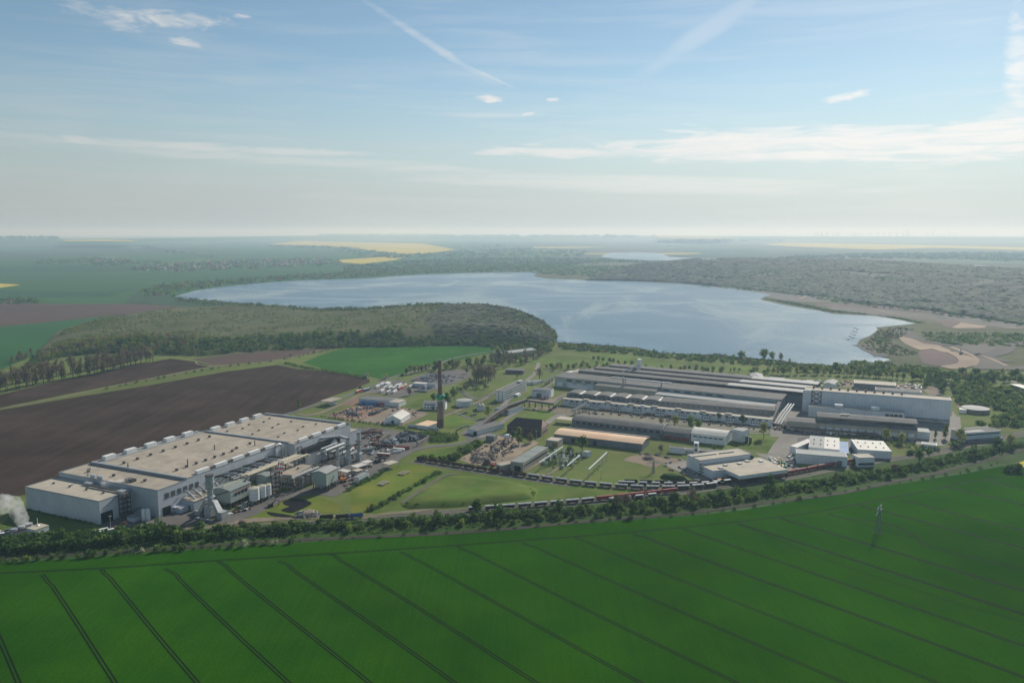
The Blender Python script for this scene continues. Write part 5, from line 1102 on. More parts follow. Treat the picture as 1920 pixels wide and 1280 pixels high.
# office block: four storeys with ribbon windows
ob = Bld('office_block', 'four storey white office block with ribbon windows on a long facade', 'office building', px('c4', 590, 495), px('c4', 673, 502), 14.0, C=px('c4', 838, 398))
L, D = ob.L, ob.D; print('office', L, D)
ob.body(wallW, roofGy, z1=14.0, lip=.6)
for f in range(4):
    z = 1.6 + 3.4 * f; ob.box('window_band', glassD, L + .02, L + .15, 1, D - 1, z, z + 1.5)
    ob.box('sill_band', wallW, L + .02, L + .45, .5, D - .5, z - .55, z - .1)
    ob.windows(2, 1, L - 1, z, z + 1.4, w=1.6)
ob.box('roof_edge', roofW, -.3, .5, 0, D, 14.62, 15.1); ob.box('roof_housing', galv, L * .3, L * .8, D * .8, D * .95, 14.3, 17.0); ob.box('entrance', wallW, L + .05, L + 5, D * .45, D * .6, 0, 3.4)
ws = simple('white_workshop', 'white workshop with a grey roof and green doors across the road from the offices', 'workshop', px('c4', 945, 478), px('c4', 1135, 490), px('c4', 1185, 470), 10.5, wallW, roofGy)
ws.box('green_door', mat('green_door', (.05, .13, .10), .6, .05), ws.L * .25, ws.L * .5, -.2, -.03, 0, 5.5); ws.box('annex', wallW, ws.L * .72, ws.L * .98, -4, -.05, 0, 5); ws.windows(2, ws.L * .1, ws.L * .7, 8, 8.8, w=10)
gb = simple('flat_store', 'flat grey store building beside the conveyor bridge', 'building', px('c4', 570, 668), px('c4', 718, 690), px('c4', 820, 640), 6.0, wallL, roofGy, win=8, wz=(3.2, 4.6))
sb = simple('loading_shed', 'flat grey loading shed at the foot of the conveyor bridge', 'shed', px('c4', 300, 872), px('c4', 400, 895), px('c4', 560, 800), 5.5, wallW, roofGy); sb.box('gate', gateD, sb.L * .6, sb.L * .95, -.2, -.03, 0, 4)
simple('slab_shed', 'low shed with a wide tan flat roof at the foot of the chimney', 'shed', px('f5', 1255, 150), px('f5', 1480, 182), px('f5', 1618, 90), 3.5, wallW, roofS)
simple('farm_barn', 'long pale roofed barn among the trees at the lake path', 'barn', px('c4', 662, 128), px('c4', 985, 82), None, 8.5, wallT, roofL, depth=24, kind='gable')
simple('brick_shed', 'low brown shed with a flat roof behind the bare trees', 'shed', px('c4', 682, 284), px('c4', 858, 292), px('c4', 862, 276), 6.0, mat('brown_wall', (.16, .12, .10), .9), roofGy)
for i, (x, lb) in enumerate(((880, 'grey site cabin behind the white workshop, the one nearer the road'), (925, 'pale site cabin with a bright end wall behind the white workshop'))):
    simple('site_cabin', lb, 'cabin', px('c4', x + 8, 402), px('c4', x + 44, 408), px('c4', x + 70, 378), 4.2, wallW if i else wallG, roofL, group='site cabins')
simple('timber_canopy', 'cream canopy on posts beside the end of the workshop hall', 'canopy', px('c4', 1182, 772), px('c4', 1352, 790), px('c4', 1358, 758), 6.0, wallW, roofT2) if False else flat_shed('canopy', 'cream canopy on posts beside the end of the workshop hall', 'canopy', px('c4', 1182, 772), px('c4', 1350, 790), px('c4', 1358, 758), 6.0, wallW, roofT2, legs=True)
simple('substation_house', 'tan flat roofed house between switchyard and sandy roofed hall', 'building', px('c4', 1085, 985), px('c4', 1205, 1000), px('c4', 1225, 965), 6.5, wallT, roofT2)
simple('switch_house', 'small grey switch house standing inside the switchyard', 'building', px('c4', 1450, 1100), px('c4', 1505, 1112), px('c4', 1525, 1095), 5.0, wallG, roofL)
simple('grey_shed', 'dark grey brick shed at the corner of the rubble yard', 'shed', px('f6', 650, 520), px('f6', 785, 532), px('f6', 850, 490), 6.0, wallD, roofGy)
# buildings behind the mill
simple('gabled_store', 'pale gabled store behind the sunlit ridge roofs', 'building', px('c5', 1685, 212), px('c5', 1790, 216), px('c5', 1765, 186), 9.0, wallL, roofL, kind='gable', axis='y')
simple('white_house', 'white house with a stepped gable behind the mill', 'house', px('c6', 150, 190), px('c6', 250, 198), px('c6', 290, 180), 8.0, wallW, roofL, kind='gable')
simple('rear_shed', 'grey shed with a bright end wall behind the high bay hall', 'shed', px('c6', 525, 215), px('c6', 600, 222), px('c6', 605, 195), 8.0, wallL, roofL, kind='gable', axis='y')
simple('rear_shed', 'tan shed among parked lorries behind the mill', 'shed', px('c6', 385, 220), px('c6', 430, 224), px('c6', 440, 192), 6.5, wallT, roofL)
simple('rear_hall', 'dark fronted hall with a tan roof behind the high bay hall', 'hall', px('c6', 735, 212), px('c6', 1025, 232), px('c6', 1030, 210), 9.0, wallD, roofT2)
simple('rear_hall', 'long grey hall right behind the high bay hall roof', 'hall', px('c6', 885, 258), px('c6', 1200, 280), px('c6', 1205, 262), 9.0, wallG, roofGy)
simple('pump_station', 'dark pump station in the meadow behind the mill', 'building', px('c5', 1148, 168), px('c5', 1228, 172), px('c5', 1230, 158), 6.0, wallD, roofGy)
simple('garage', 'low brown garage by the mill corner and lake meadow', 'garage', px('c5', 1320, 202), px('c5', 1450, 212), px('c5', 1452, 196), 6.0, wallT, roofT2)
simple('gatehouse', 'small white gatehouse with blue windows beside the railway hedge', 'gatehouse', px('f8', 160, 885), px('f8', 325, 905), px('f8', 330, 880), 5.0, wallW, roofL, win=5, wz=(1.6, 3.2))
simple('roadside_hall', 'white roofed hall at the edge of the view among trees', 'hall', px('f8', 1125, 232), px('f8', 1290, 285), px('f8', 1290, 250), 7.0, wallD, roofW)
rt = thing('round_tank', 'flat round concrete tank in the scrub beyond the high bay hall', 'tank', W(*px('f8', 748, 535)))
part(rt, 'wall', MB().cyl(0, 0, -.2, 5.5, 16, n=36), concrete); part(rt, 'roof', MB().cyl(0, 0, 5.5, 6.2, 16.2, 1, n=36), roofL)
simple('tank_house', 'small bright roofed pump house beside the round concrete tank', 'building', px('f8', 580, 510), px('f8', 655, 516), px('f8', 660, 500), 4.5, wallW, roofW)
bs = thing('settling_basin', 'long sunken settling basin with pale kerbs below the lorry park', 'basin', W(*px('f4', 660, 520)), F.rot + .12)
b = MB(); b.box(-26, -25, -10, 10, 0, 2.2); b.box(25, 26, -10, 10, 0, 2.2); b.box(-25, 25, -10, -9, 0, 2.2); b.box(-25, 25, 9, 10, 0, 2.2); part(bs, 'wall', b, concrete); part(bs, 'water', MB().box(-25, 25, -9, 9, .2, .9), glassD)
simple('wash_hall', 'white roofed flat shed between the car park and the lorries', 'shed', px('f4', 355, 410), px('f4', 600, 428), px('f4', 640, 395), 5.5, wallG, roofW)
simple('wash_hall', 'dark roofed flat shed next to the white roofed one at the car park', 'shed', px('f4', 645, 425), px('f4', 810, 440), px('f4', 860, 405), 5.5, wallG, roofGy)
# elevated conveyor bridge
def gallery(name, label, P, z, w=4.0, hh=3.4, wm=None, step=16):
    t = thing(name, label, 'conveyor bridge', P[0]); b = MB(); rb = MB()
    for i, (a, c) in enumerate(zip(P, P[1:])):
        d = (c - a).normalized(); s = Vector((-d.y, d.x, 0)) * (w / 2); a0, c0 = a - P[0], c - P[0]; za, zc = z[i], z[i + 1]
        b.loft([a0 + s + Vector((0, 0, za)), a0 - s + Vector((0, 0, za)), a0 - s + Vector((0, 0, za + hh)), a0 + s + Vector((0, 0, za + hh))], [c0 + s + Vector((0, 0, zc)), c0 - s + Vector((0, 0, zc)), c0 - s + Vector((0, 0, zc + hh)), c0 + s + Vector((0, 0, zc + hh))])
        s2 = s * 1.15
        rb.loft([a0 + s2 + Vector((0, 0, za + hh + .02)), a0 - s2 + Vector((0, 0, za + hh + .02)), a0 - s2 + Vector((0, 0, za + hh + .3)), a0 + s2 + Vector((0, 0, za + hh + .3))], [c0 + s2 + Vector((0, 0, zc + hh + .02)), c0 - s2 + Vector((0, 0, zc + hh + .02)), c0 - s2 + Vector((0, 0, zc + hh + .3)), c0 + s2 + Vector((0, 0, zc + hh + .3))])
        Ls = (c - a).length; k = int(Ls // step)
        for q in range(k + 1):
            f = (q + .5) / (k + 1); pz = za + (zc - za) * f; pp = a0 + (c0 - a0) * f
            if pz > 1.5:
                l = MB(); l.beam(pp + s * .9, pp + s * .9 + Vector((0, 0, pz)), .5); l.beam(pp - s * .9, pp - s * .9 + Vector((0, 0, pz)), .5); l.beam(pp + s * .9, pp - s * .9 + Vector((0, 0, pz)), .25)
                part(t, 'trestle', l, steelD)
    part(t, 'gallery', b, wm or rust); part(t, 'roof', rb, roofGy); return t
gallery('conveyor_bridge', 'long rusty conveyor bridge on trestles crossing the works road', G('c4', '415,878 560,795 700,720 890,655'), [1, 5, 7, 7.5])
gallery('conveyor_bridge', 'flat pipe bridge running from the conveyor towards the office wing', G('c4', '890,655 1010,668 1155,690'), [7.5, 7.5, 7.5], 3.0, 2.0, steelD)
gallery('conveyor_bridge', 'short sunlit conveyor climbing to the end of the office wing', G('c4', '1155,690 1250,618'), [7.0, 8.0], 3, 2.4, roofT2)
gallery('conveyor_bridge', 'pipe bridge climbing past the press shop to the mill', G('c6', '165,500 240,380 260,330'), [4, 12, 16], 4, 3, galv)
gallery('conveyor_bridge', 'pale lit link conveyor behind the workshop hall', G('c5', '150,545 262,505'), [5, 7], 3, 2.4, roofW)
gallery('pipe_bridge', 'long low rusty pipe bridge running past the press shop front', G('c6', '170,512 340,545 520,560 700,575 900,590'), [4, 4, 4, 4, 4], 2.4, 1.2, rust)
gallery('pipe_bridge', 'white link conveyor beside the mill corner', G('f7', '640,470 830,380'), [6, 7], 2.5, 2.0, roofW)
# ------------------------------------------------------------ trees and bushes
rng = random.Random(11)
L_mid = [leaf('leaf_mid', (0.060, 0.105, 0.022)), leaf('leaf_mid_light', (0.105, 0.145, 0.032))]
L_dark = [leaf('leaf_dark', (0.038, 0.072, 0.018)), leaf('leaf_dark_light', (0.062, 0.102, 0.026))]
L_yel = [leaf('leaf_spring', (0.12, 0.14, 0.035)), leaf('leaf_spring_light', (0.18, 0.185, 0.06))]
L_bare = [leaf('bud_brown', (0.13, 0.095, 0.065), 0.15), leaf('bud_olive', (0.135, 0.12, 0.06), 0.15)]
L_blos = [leaf('blossom', (0.38, 0.37, 0.28), 0.3), leaf('leaf_pale', (0.14, 0.165, 0.07))]
bark = mat('bark', (0.10, 0.075, 0.055), 0.9, 0.15, 0.5)
def rot_quad(b, p, s, r, mi, up=0.0):
    n = Vector((r.gauss(0, 1), r.gauss(0, 1), r.gauss(0, 1) + up)).normalized(); a = n.orthogonal().normalized(); q = n.cross(a); t = r.uniform(0, 6.28)
    a, q = a * math.cos(t) + q * math.sin(t), q * math.cos(t) - a * math.sin(t); s1, s2 = s * r.uniform(.6, 1.2), s * r.uniform(.6, 1.2)
    b.face([p - a*s1 - q*s2*.5, p + a*s1*.4 - q*s2, p + a*s1 + q*s2*.4, p - a*s1*.3 + q*s2], mi)
def crown(r, w, h, z0, n, leafs, lobes=9, flat=1.0, taper=0.0):
    """Leaf clumps through the volume of several lobes."""
    b = MB(); LB = []
    for i in range(lobes):
        t = r.random(); a = r.uniform(0, 6.28); k = math.sin(math.pi * (0.12 + 0.8 * t)) * (1 - taper * t)
        d = w * .5 * k * math.sqrt(r.random()) * .8
        LB.append((Vector((d * math.cos(a), d * math.sin(a), z0 + h * (.12 + .76 * t))), w * r.uniform(.2, .34) * (1 - taper * t * .5), r.random() < .5))
    for i in range(n):
        c, R_, lt = LB[i % lobes]; v = Vector((r.gauss(0, 1), r.gauss(0, 1), r.gauss(0, 1) * flat)).normalized() * (R_ * r.uniform(.45, 1.08))
        rot_quad(b, c + v, leafs * r.uniform(.7, 1.3), r, 1 if (lt if r.random() < .8 else not lt) else 0, .6)
    return b
def trunk(r, h, w, limbs, spread, rad):
    b = MB(); lean = Vector((r.uniform(-.04, .04), r.uniform(-.04, .04), 0)) * h
    top = Vector((0, 0, h)) + lean; b.tube([(0, 0, -.4), tuple(lean * .4 + Vector((0, 0, h * .5))), tuple(top)], [rad, rad * .7, rad * .2], 6)
    for i in range(limbs):
        t = r.uniform(.25, .85); a = r.uniform(0, 6.28); s = lean * t + Vector((0, 0, h * t)); e = s + Vector((math.cos(a) * w * spread, math.sin(a) * w * spread, h * r.uniform(.12, .32)))
        b.tube([s, (s + e) / 2 + Vector((0, 0, .3)), e], [rad * .4, rad * .28, rad * .08], 4)
    return b
PROTO = {}
def proto(kind, k, name, crown_fn, trunk_fn, mats):
    r = random.Random(hash(kind) % 1000 if False else sum(map(ord, kind)) * 7 + k)
    cm = crown_fn(r).mesh(kind + '_crown', mats); tm = trunk_fn(r).mesh(kind + '_trunk', bark) if trunk_fn else None
    PROTO.setdefault(kind, []).append((name, cm, tm))
for k in range(4):
    proto('broad', k, 'broadleaf_tree', lambda r: crown(r, 10, 9.5, 3, 330, .8, 12), lambda r: trunk(r, 10, 9, 6, .3, .35), L_mid)
    proto('dark', k, 'broadleaf_tree', lambda r: crown(r, 9, 10, 2.5, 330, .8, 12), lambda r: trunk(r, 10, 8, 5, .3, .35), L_dark)
    proto('spring', k, 'broadleaf_tree', lambda r: crown(r, 9.5, 10, 3, 280, .75, 12), lambda r: trunk(r, 11, 9, 7, .3, .33), L_yel)
    proto('bare', k, 'bare_tree', lambda r: crown(r, 9.5, 14, 4.5, 330, .55, 20), lambda r: trunk(r, 18, 9, 18, .32, .45), L_bare)
    proto('bush', k, 'bush', lambda r: crown(r, 6.4, 4.6, -.3, 190, .62, 10), None, L_mid)
    proto('darkbush', k, 'bush', lambda r: crown(r, 6.6, 4.8, -.3, 190, .62, 10), None, L_dark)
    proto('blossom', k, 'flowering_bush', lambda r: crown(r, 6.2, 5.2, -.2, 190, .55, 9), None, L_blos)
    proto('poplar', k, 'poplar_tree', lambda r: crown(r, 8.2, 20, 1.5, 640, .75, 26, taper=.4), lambda r: trunk(r, 20, 3, 8, .35, .4), [L_yel[0], L_mid[1]])
    proto('brown', k, 'bare_tree', lambda r: crown(r, 9, 9, 2.5, 280, .7, 12), lambda r: trunk(r, 10, 9, 10, .3, .33), [L_bare[0], L_bare[1]])
BUSHES = []
def plant(kind, x, y, z=0.0, s=1.0, label=None, group=None, r=rng, sz=None, _force=False):
    name, cm, tm = r.choice(PROTO[kind])
    if tm is None and not _force: BUSHES.append((s * (sz or 1) / math.hypot(x, y), kind, x, y, z, s, label, group, sz)); return
    cat = 'bush' if 'bush' in name else 'tree'
    sc = (s * r.uniform(.88, 1.12), s * r.uniform(.88, 1.12), s * (sz or 1) * r.uniform(.9, 1.12)); rz = r.uniform(0, 6.28)
    if tm is None:
        o = link(bpy.data.objects.new(name, cm), None, (x, y, z), rz); o.scale = sc
    else:
        o = link(bpy.data.objects.new(name, None), None, (x, y, z), rz); o.scale = sc
        link(bpy.data.objects.new('crown', cm), o); link(bpy.data.objects.new('trunk', tm), o)
    return tag(o, label, cat, group)
DESC = dict(broad='rounded green tree', dark='dark green tree', spring='pale yellow-green tree', bare='bare brown tree', bush='green bush', darkbush='dark bush', blossom='white bush', poplar='tall slim poplar', brown='brown budding tree')
def row(place, items, group, start):
    """Plants along a line; each label counts its own kind from one named end."""
    cnt = {}
    for kind, x, y, z, s, sz in items:
        cnt[kind] = cnt.get(kind, 0) + 1; n = cnt[kind]
        plant(kind, x, y, z, s, ('%s %s %s, from %s' % (ORD[n - 1], DESC[kind], place, start)) if n <= len(ORD) else '%s %s' % (DESC[kind], place), group, sz=sz)
def pick(r, w): 
    t = r.random() * sum(w.values())
    for k, v in w.items():
        t -= v
        if t <= 0: return k
    return k
def line(place, group, start, P, step, kinds, s=(.8, 1.2), jit=2.0, sz=None, seed=0, z=0):
    r = random.Random(seed + 5); Q = along(P, step, r, jit)
    row(place, [(pick(r, kinds), q.x, q.y, z, r.uniform(*s), sz) for q in Q], group, start)
def grove(place, group, start, poly, n, kinds, s=(.8, 1.2), mind=5, seed=0, sz=None, z=0):
    r = random.Random(seed + 99); Q = sorted(scatter(poly, n, r, mind))
    row(place, [(pick(r, kinds), x, y, z, r.uniform(*s), sz) for x, y in Q], group, start)

# railway bank: shrubs between the two tracks, one stretch after another
stretch = [('below the front gate yard', '0,1030 60,1024 130,1020 200,1012 260,1006 270,1016 200,1022 120,1030 60,1036 0,1042', 26, dict(darkbush=3, bush=2, dark=.5), (1.0, 1.6)),
           ('below the exhaust tower', '280,1002 400,995 500,992 600,985 600,1000 500,1005 400,1012 290,1020', 26, dict(darkbush=4, bush=1.4, dark=.4), (.9, 1.7)),
           ('below the grassy triangle', '610,983 700,980 800,972 900,964 900,984 800,990 700,996 610,1000', 26, dict(darkbush=3, bush=2, dark=.8), (.7, 1.3)),
           ('below the white lidded wagons', '905,964 980,960 1060,952 1130,945 1130,964 1060,968 980,976 910,982', 32, dict(darkbush=3, bush=3, dark=.4), (.7, 1.25)),
           ('below the long red wagons', '1135,945 1200,938 1270,930 1330,924 1330,944 1270,950 1200,958 1140,963', 34, dict(darkbush=3, bush=3, dark=.4, brown=.3), (.7, 1.2)),
           ('below the loading canopy', '1335,923 1400,915 1460,906 1530,896 1530,912 1460,922 1400,932 1340,940', 40, dict(darkbush=3, bush=3, dark=.4, spring=.2), (.7, 1.25)),
           ('below the narrow warehouse', '1535,896 1600,886 1660,876 1700,868 1700,884 1660,892 1600,902 1540,914', 34, dict(darkbush=3, bush=2.4, dark=.4, brown=.4), (.7, 1.2)),
           ('below the end shed', '1705,867 1760,855 1830,840 1915,820 1915,834 1830,854 1760,872 1710,880', 40, dict(darkbush=3, bush=2.4, dark=.4, spring=.3), (.75, 1.2))]
for i, (pl, s, n, kd, sc) in enumerate(stretch):
    grove(pl, 'shrubs on the railway bank', 'its gate end', [W(q[0], q[1] + (7 if i > 2 else 0)) for q in pts('p', s)], n, kd, sc, 4, seed=i)
def edge_seg(u0, u1): return [p for p in LOW if True]
fe = [W(u, v) for u, v in pts('p', '0,1053 130,1047 300,1033 450,1024 550,1016')]
line('on the crop edge by the gate yard', 'bushes along the crop edge', 'the cooling tower end', fe, 7.5, dict(bush=3, darkbush=1, blossom=.3), (.55, 1.0), 1.2, seed=40)
fe = [W(u, v) for u, v in pts('p', '560,1015 660,1009 860,998 1060,981 1293,965')]
line('on the crop edge below the triangle', 'bushes along the crop edge', 'the exhaust tower end', fe, 15, dict(bush=2, darkbush=2), (.3, .7), 1.5, seed=41)
fe = [W(u, v) for u, v in pts('p', '1300,964 1400,953 1537,929 1673,907 1810,885 1880,868')]
line('on the crop edge below the warehouses', 'bushes along the crop edge', 'the front hall end', fe, 15, dict(bush=2, darkbush=2, blossom=.4), (.35, .8), 1.5, seed=42)
plant('darkbush', *W(1893, 884).xy, 0, 1.5, 'large dark bush alone in the corner of the green crop', 'field corner bushes'); plant('darkbush', *W(1909, 884).xy, 0, 1.6, 'large dark bush by the yellow corner of the green crop', 'field corner bushes')
sheet('rapeseed_field', [W(*q) for q in pts('p', '1908,868 1940,858 1960,868 1920,876')], .2, rape)
# tall bare row beside the second ploughed strip
line('in the tall row by the ploughed strip', 'tall bare trees beside the ploughed strip', 'the hedge end', [W(*q) for q in pts('p', '288,677 240,688 190,700 140,708 90,716 40,728 -20,742')], 8.0, dict(bare=6, spring=1, brown=.6), (1.15, 1.5), 4, 1.15, seed=60)
line('in the second rank of the tall row', 'tall bare trees beside the ploughed strip', 'the hedge end', [W(*q) for q in pts('p', '280,671 240,680 190,691 140,700 90,708 40,718 -20,730')], 10, dict(bare=6, spring=1.2), (1.1, 1.5), 5, 1.15, seed=61)
line('below the wooded hill', 'trees by the far green field', 'the field end', [W(*q) for q in pts('p', '25,682 50,672 80,664')], 14, dict(bare=2, brown=2), (.8, 1.1), 4, seed=62)
# hedges
line('along the pale field track', 'hedge along the pale track', 'the mill end', [W(*q) for q in pts('p', '505,678 440,686 380,695 320,706 250,719 180,733')], 17, dict(darkbush=2, bush=2, blossom=.4), (.5, 1.0), 2, seed=63)
line('in the brown field hedge', 'hedge between brown and green fields', 'the track end', [W(*q) for q in pts('p', '535,682 570,690 607,696 640,701 663,705 688,711')], 6.5, dict(darkbush=3, bush=1), (.7, 1.1), 1.6, seed=64)
line('in the pale wedge hedge', 'hedge above the pale wedge', 'the green field end', [W(*q) for q in pts('p', '640,652 615,657 590,662 560,669 530,674')], 14, dict(darkbush=1, bush=2, blossom=1.2, spring=.6), (.6, 1.0), 3, seed=65)
for u, v, k, s, lb in ((688, 709, 'blossom', 1.5, 'large pale flowering bush at the near corner of the green field'), (722, 711, 'blossom', 1.7, 'broad pale flowering bush where the farm track meets the road'), (755, 709, 'dark', .6, 'small dark tree beside the road at the car park corner'), (675, 733, 'dark', .55, 'small dark green tree at the tip of the ploughed field'),
                       (762, 702, 'brown', 1.0, 'brown budding tree standing alone by the green field road'), (973, 834, 'poplar', 1.02, 'tall olive poplar alone in the rubble yard'), (995, 830, 'brown', 1.05, 'brown bushy tree against the dark brick hall wall'), (962, 826, 'dark', .8, 'dark tree against the dark brick hall wall'),
                       (1092, 846, 'dark', 1.25, 'large round green tree behind the switchyard'), (1068, 848, 'darkbush', 1.4, 'dark bush between poplar canopy house and switchyard tree'), (1040, 842, 'brown', .7, 'low olive shrub beside the tan switchyard house'), (1432, 822, 'spring', 1.35, 'yellow green spreading tree on the lawn east of the workshop hall'),
                       (1347, 790, 'dark', .8, 'dark conical tree before the office wing'), (1392, 796, 'dark', .9, 'rounded dark tree before the far end of the office wing'), (1265, 800, 'spring', 1.0, 'pale green tree on the strip before the office wing'), (1295, 803, 'broad', 1.1, 'green tree on the strip before the office wing'), (1308, 805, 'broad', 1.0, 'green tree next to the rusty pile before the office wing'), (1240, 795, 'brown', .7, 'brown shrub on the strip before the office wing'),
                       (1240, 847, 'brown', .65, 'thin brown tree between sandy hall and gate office'), (1339, 842, 'bush', 1.0, 'small green bush behind the front hall'), (560, 768, 'poplar', .62, 'slim yellow green poplar on the factory approach road'), (812, 752, 'dark', .95, 'dark green tree just west of the chimney'), (852, 748, 'broad', 1.35, 'large green tree just east of the chimney'), (838, 757, 'dark', 1.1, 'dark green tree right behind the chimney collar'),
                       (768, 741, 'brown', .9, 'brown tree on the path below the lorry park'), (915, 782, 'spring', .95, 'yellowish tree beside the conveyor bridge'), (1011, 713, 'bare', 1.25, 'tall bare tree on the lawn near the mill corner'), (970, 709, 'spring', .5, 'small green tree on the lawn by the concrete road'), (1030, 715, 'dark', .5, 'small dark tree beside the site cabins'), (1662, 829, 'spring', 1.2, 'broad olive tree in front of the press shop'), (1690, 832, 'spring', .9, 'second olive tree in front of the press shop, nearer its end'),
                       (1800, 832, 'spring', 1.3, 'broad yellow brown tree before the end shed'), (1772, 822, 'poplar', .75, 'dark slim poplar beside the end shed'), (1754, 822, 'poplar', .5, 'short slim poplar in the concrete yard'), (1788, 840, 'darkbush', 1.5, 'dark bush at the foot of the end shed wall'), (1742, 858, 'broad', .9, 'green tree by the signal on the railway curve'), (1640, 842, 'bush', 1.0, 'round bush beside the bright cream warehouse'), (1492, 858, 'darkbush', .9, 'dark bush at the corner of the works road'), (1602, 872, 'darkbush', 1.3, 'dark bush against the small tan railway shed'),
                       (1480, 680, 'spring', .6, 'small pale tree on the lake shore path'), (875, 700, 'brown', .8, 'brown tree at the end of the car park'), (1390, 672, 'broad', 1.2, 'green tree at the lake edge, west one of three'), (1432, 673, 'broad', 1.5, 'largest green tree at the lake edge behind the mill'), (1448, 674, 'broad', 1.2, 'green tree at the lake edge, east one of three'), (1464, 676, 'brown', 1.1, 'dark brown tree standing at the water edge')):
    p = W(u, v); plant(k, p.x, p.y, 0, s, lb)
grove('in the bare group beyond the car park', 'tall bare trees by the car park', 'the car park', G('c4', '340,400 400,370 520,380 590,360 560,400 420,420'), 12, dict(bare=5, brown=.5), (1.15, 1.4), 6, seed=70)
grove('in the scrub behind the round tank', 'scrub behind the round tank', 'the chimney', G('c4', '170,480 300,430 500,450 590,470 400,490 250,500'), 22, dict(darkbush=2, bush=2, brown=.5), (.6, 1.0), 4, seed=71)
line('in the belt behind the car park', 'belt beyond the car park', 'the road end', [W(*q) for q in pts('p', '768,701 790,697 820,695 850,692 880,690 900,686')], 10, dict(spring=2, dark=2, broad=1, brown=.5), (.8, 1.1), 4, seed=72)
line('in the second car park belt', 'belt beyond the car park', 'the road end', [W(*q) for q in pts('p', '800,692 840,690 870,686 900,682')], 11, dict(dark=2, broad=2, spring=1), (.8, 1.1), 4, seed=73)
grove('in the barn grove', 'grove by the barn', 'the green field', [W(*q) for q in pts('p', '895,682 920,672 945,668 965,672 1000,670 1020,665 1010,676 985,684 950,690 900,690')], 40, dict(brown=3, bare=2, dark=2, broad=1), (.8, 1.2), 7, seed=74)
grove('on the slope above the barn', 'grove by the barn', 'the green field', [W(*q) for q in pts('p', '920,658 960,655 1030,648 1040,655 1030,664 985,664 940,664')], 34, dict(broad=2, dark=2, spring=1), (.7, 1.1), 9, seed=75)
line('in the orchard row', 'orchard rows behind the mill', 'the barn end', [W(*q) for q in pts('p', '1113,676 1140,680 1170,684 1200,687')], 12, dict(dark=2, broad=1), (.5, .8), 2, seed=76)
grove('behind the mill', 'small trees behind the mill', 'the barn end', [W(*q) for q in pts('p', '1010,690 1100,685 1250,692 1360,696 1440,697 1440,702 1340,702 1200,694 1090,693 1020,698')], 60, dict(spring=2, broad=2, brown=2, dark=1), (.45, .85), 7, seed=77)
line('in the works avenue', 'avenue between works and quarry', 'the mill end', [W(*q) for q in pts('p', '1450,702 1520,702 1560,703 1620,706 1700,712 1780,713 1860,715 1920,718')], 9.5, dict(broad=3, spring=2), (.8, 1.15), 2.5, seed=78)
line('in the second avenue rank', 'avenue between works and quarry', 'the mill end', [W(*q) for q in pts('p', '1500,697 1560,697 1640,699 1720,704 1800,706 1920,709')], 11, dict(broad=3, dark=2, spring=1), (.8, 1.15), 3, seed=79)
grove('behind the high bay hall', 'dark trees behind the high bay hall', 'the rear hall', G('f8', '190,230 260,200 330,190 430,230 430,290 410,340 360,350 370,280 300,240 200,270'), 18, dict(dark=3), (.8, 1.1), 6, seed=80)
grove('in the mown grass hedge', 'hedge beside the mown grass', 'the yard office', G('f5', '90,1275 300,1150 500,1060 720,945 745,975 500,1110 300,1190 130,1290'), 30, dict(darkbush=2, bush=3), (.45, .8), 2.2, seed=81)
grove('in the grassy triangle hedge', 'hedge across the triangle', 'the pond', G('c7', '85,412 240,333 380,250 480,192 512,190 496,206 384,266 234,356 98,423'), 52, dict(bush=3, darkbush=1.4), (.5, .8), 1.8, seed=82)
grove('in the thicket below the chimney', 'thicket below the chimney', 'the scrap wall', G('f5', '1240,345 1340,300 1620,300 1900,320 2050,360 2000,425 1800,445 1560,455 1480,385 1330,360'), 70, dict(bush=4, darkbush=.6, blossom=.15), (.65, 1.05), 3, seed=83)
grove('on the rubble yard verge', 'shrubs beside the rubble yard', 'the brown wagons', G('f6', '0,900 200,770 420,660 600,640 500,720 300,830 180,930 60,960'), 36, dict(bush=2, darkbush=2), (.6, 1.1), 3.5, seed=84)
grove('behind the brown open wagons', 'shrubs beside the rubble yard', 'the yard road', G('c3', '1100,1150 1250,1160 1560,1180 1600,1120 1820,1010 1830,1040 1640,1150 1560,1200 1300,1190 1120,1165'), 30, dict(bush=2, darkbush=3), (.6, 1.1), 3, seed=85)
line('in the hedge behind the factory', 'hedge behind the factory hall', 'the approach road', G('f3', '480,1080 600,1110 800,1140 1000,1160 1200,1180 1400,1220 1700,1240 1900,1280 2100,1320'), 5.0, dict(darkbush=3, bush=1), (.45, .75), 1.2, seed=86)
line('along the factory front wall', 'dark bushes along the front wall', 'the cooling tower', [F.w(-34, y) for y in range(116, 34, -4)], 5, dict(darkbush=1), (.35, .6), .8, seed=87)
line('between the wagon rows', 'bushes between the wagon rows', 'the switchyard', [p for p in shifted(ARC, 3.8)][30:52], 7, dict(bush=2, darkbush=1), (.3, .6), 1.0, seed=88)
line('along the warehouse hedge by the railway', 'hedge by the warehouses', 'the warehouse', G('f8', '20,1000 120,960 200,930 290,920 340,960'), 6, dict(darkbush=2, bush=1), (.7, 1.1), 2, seed=89)
grove('between press shop and warehouses', 'hedge by the warehouses', 'the two tone warehouse', G('c6', '690,575 800,570 900,590 1050,600 1180,640 1160,660 1000,640 880,600 760,600'), 20, dict(bush=2, darkbush=2), (.6, 1.0), 4, seed=90)
for (u, v, s, lb) in ((1565, 885, .6, 'pair of dark roundish trees'),): pass

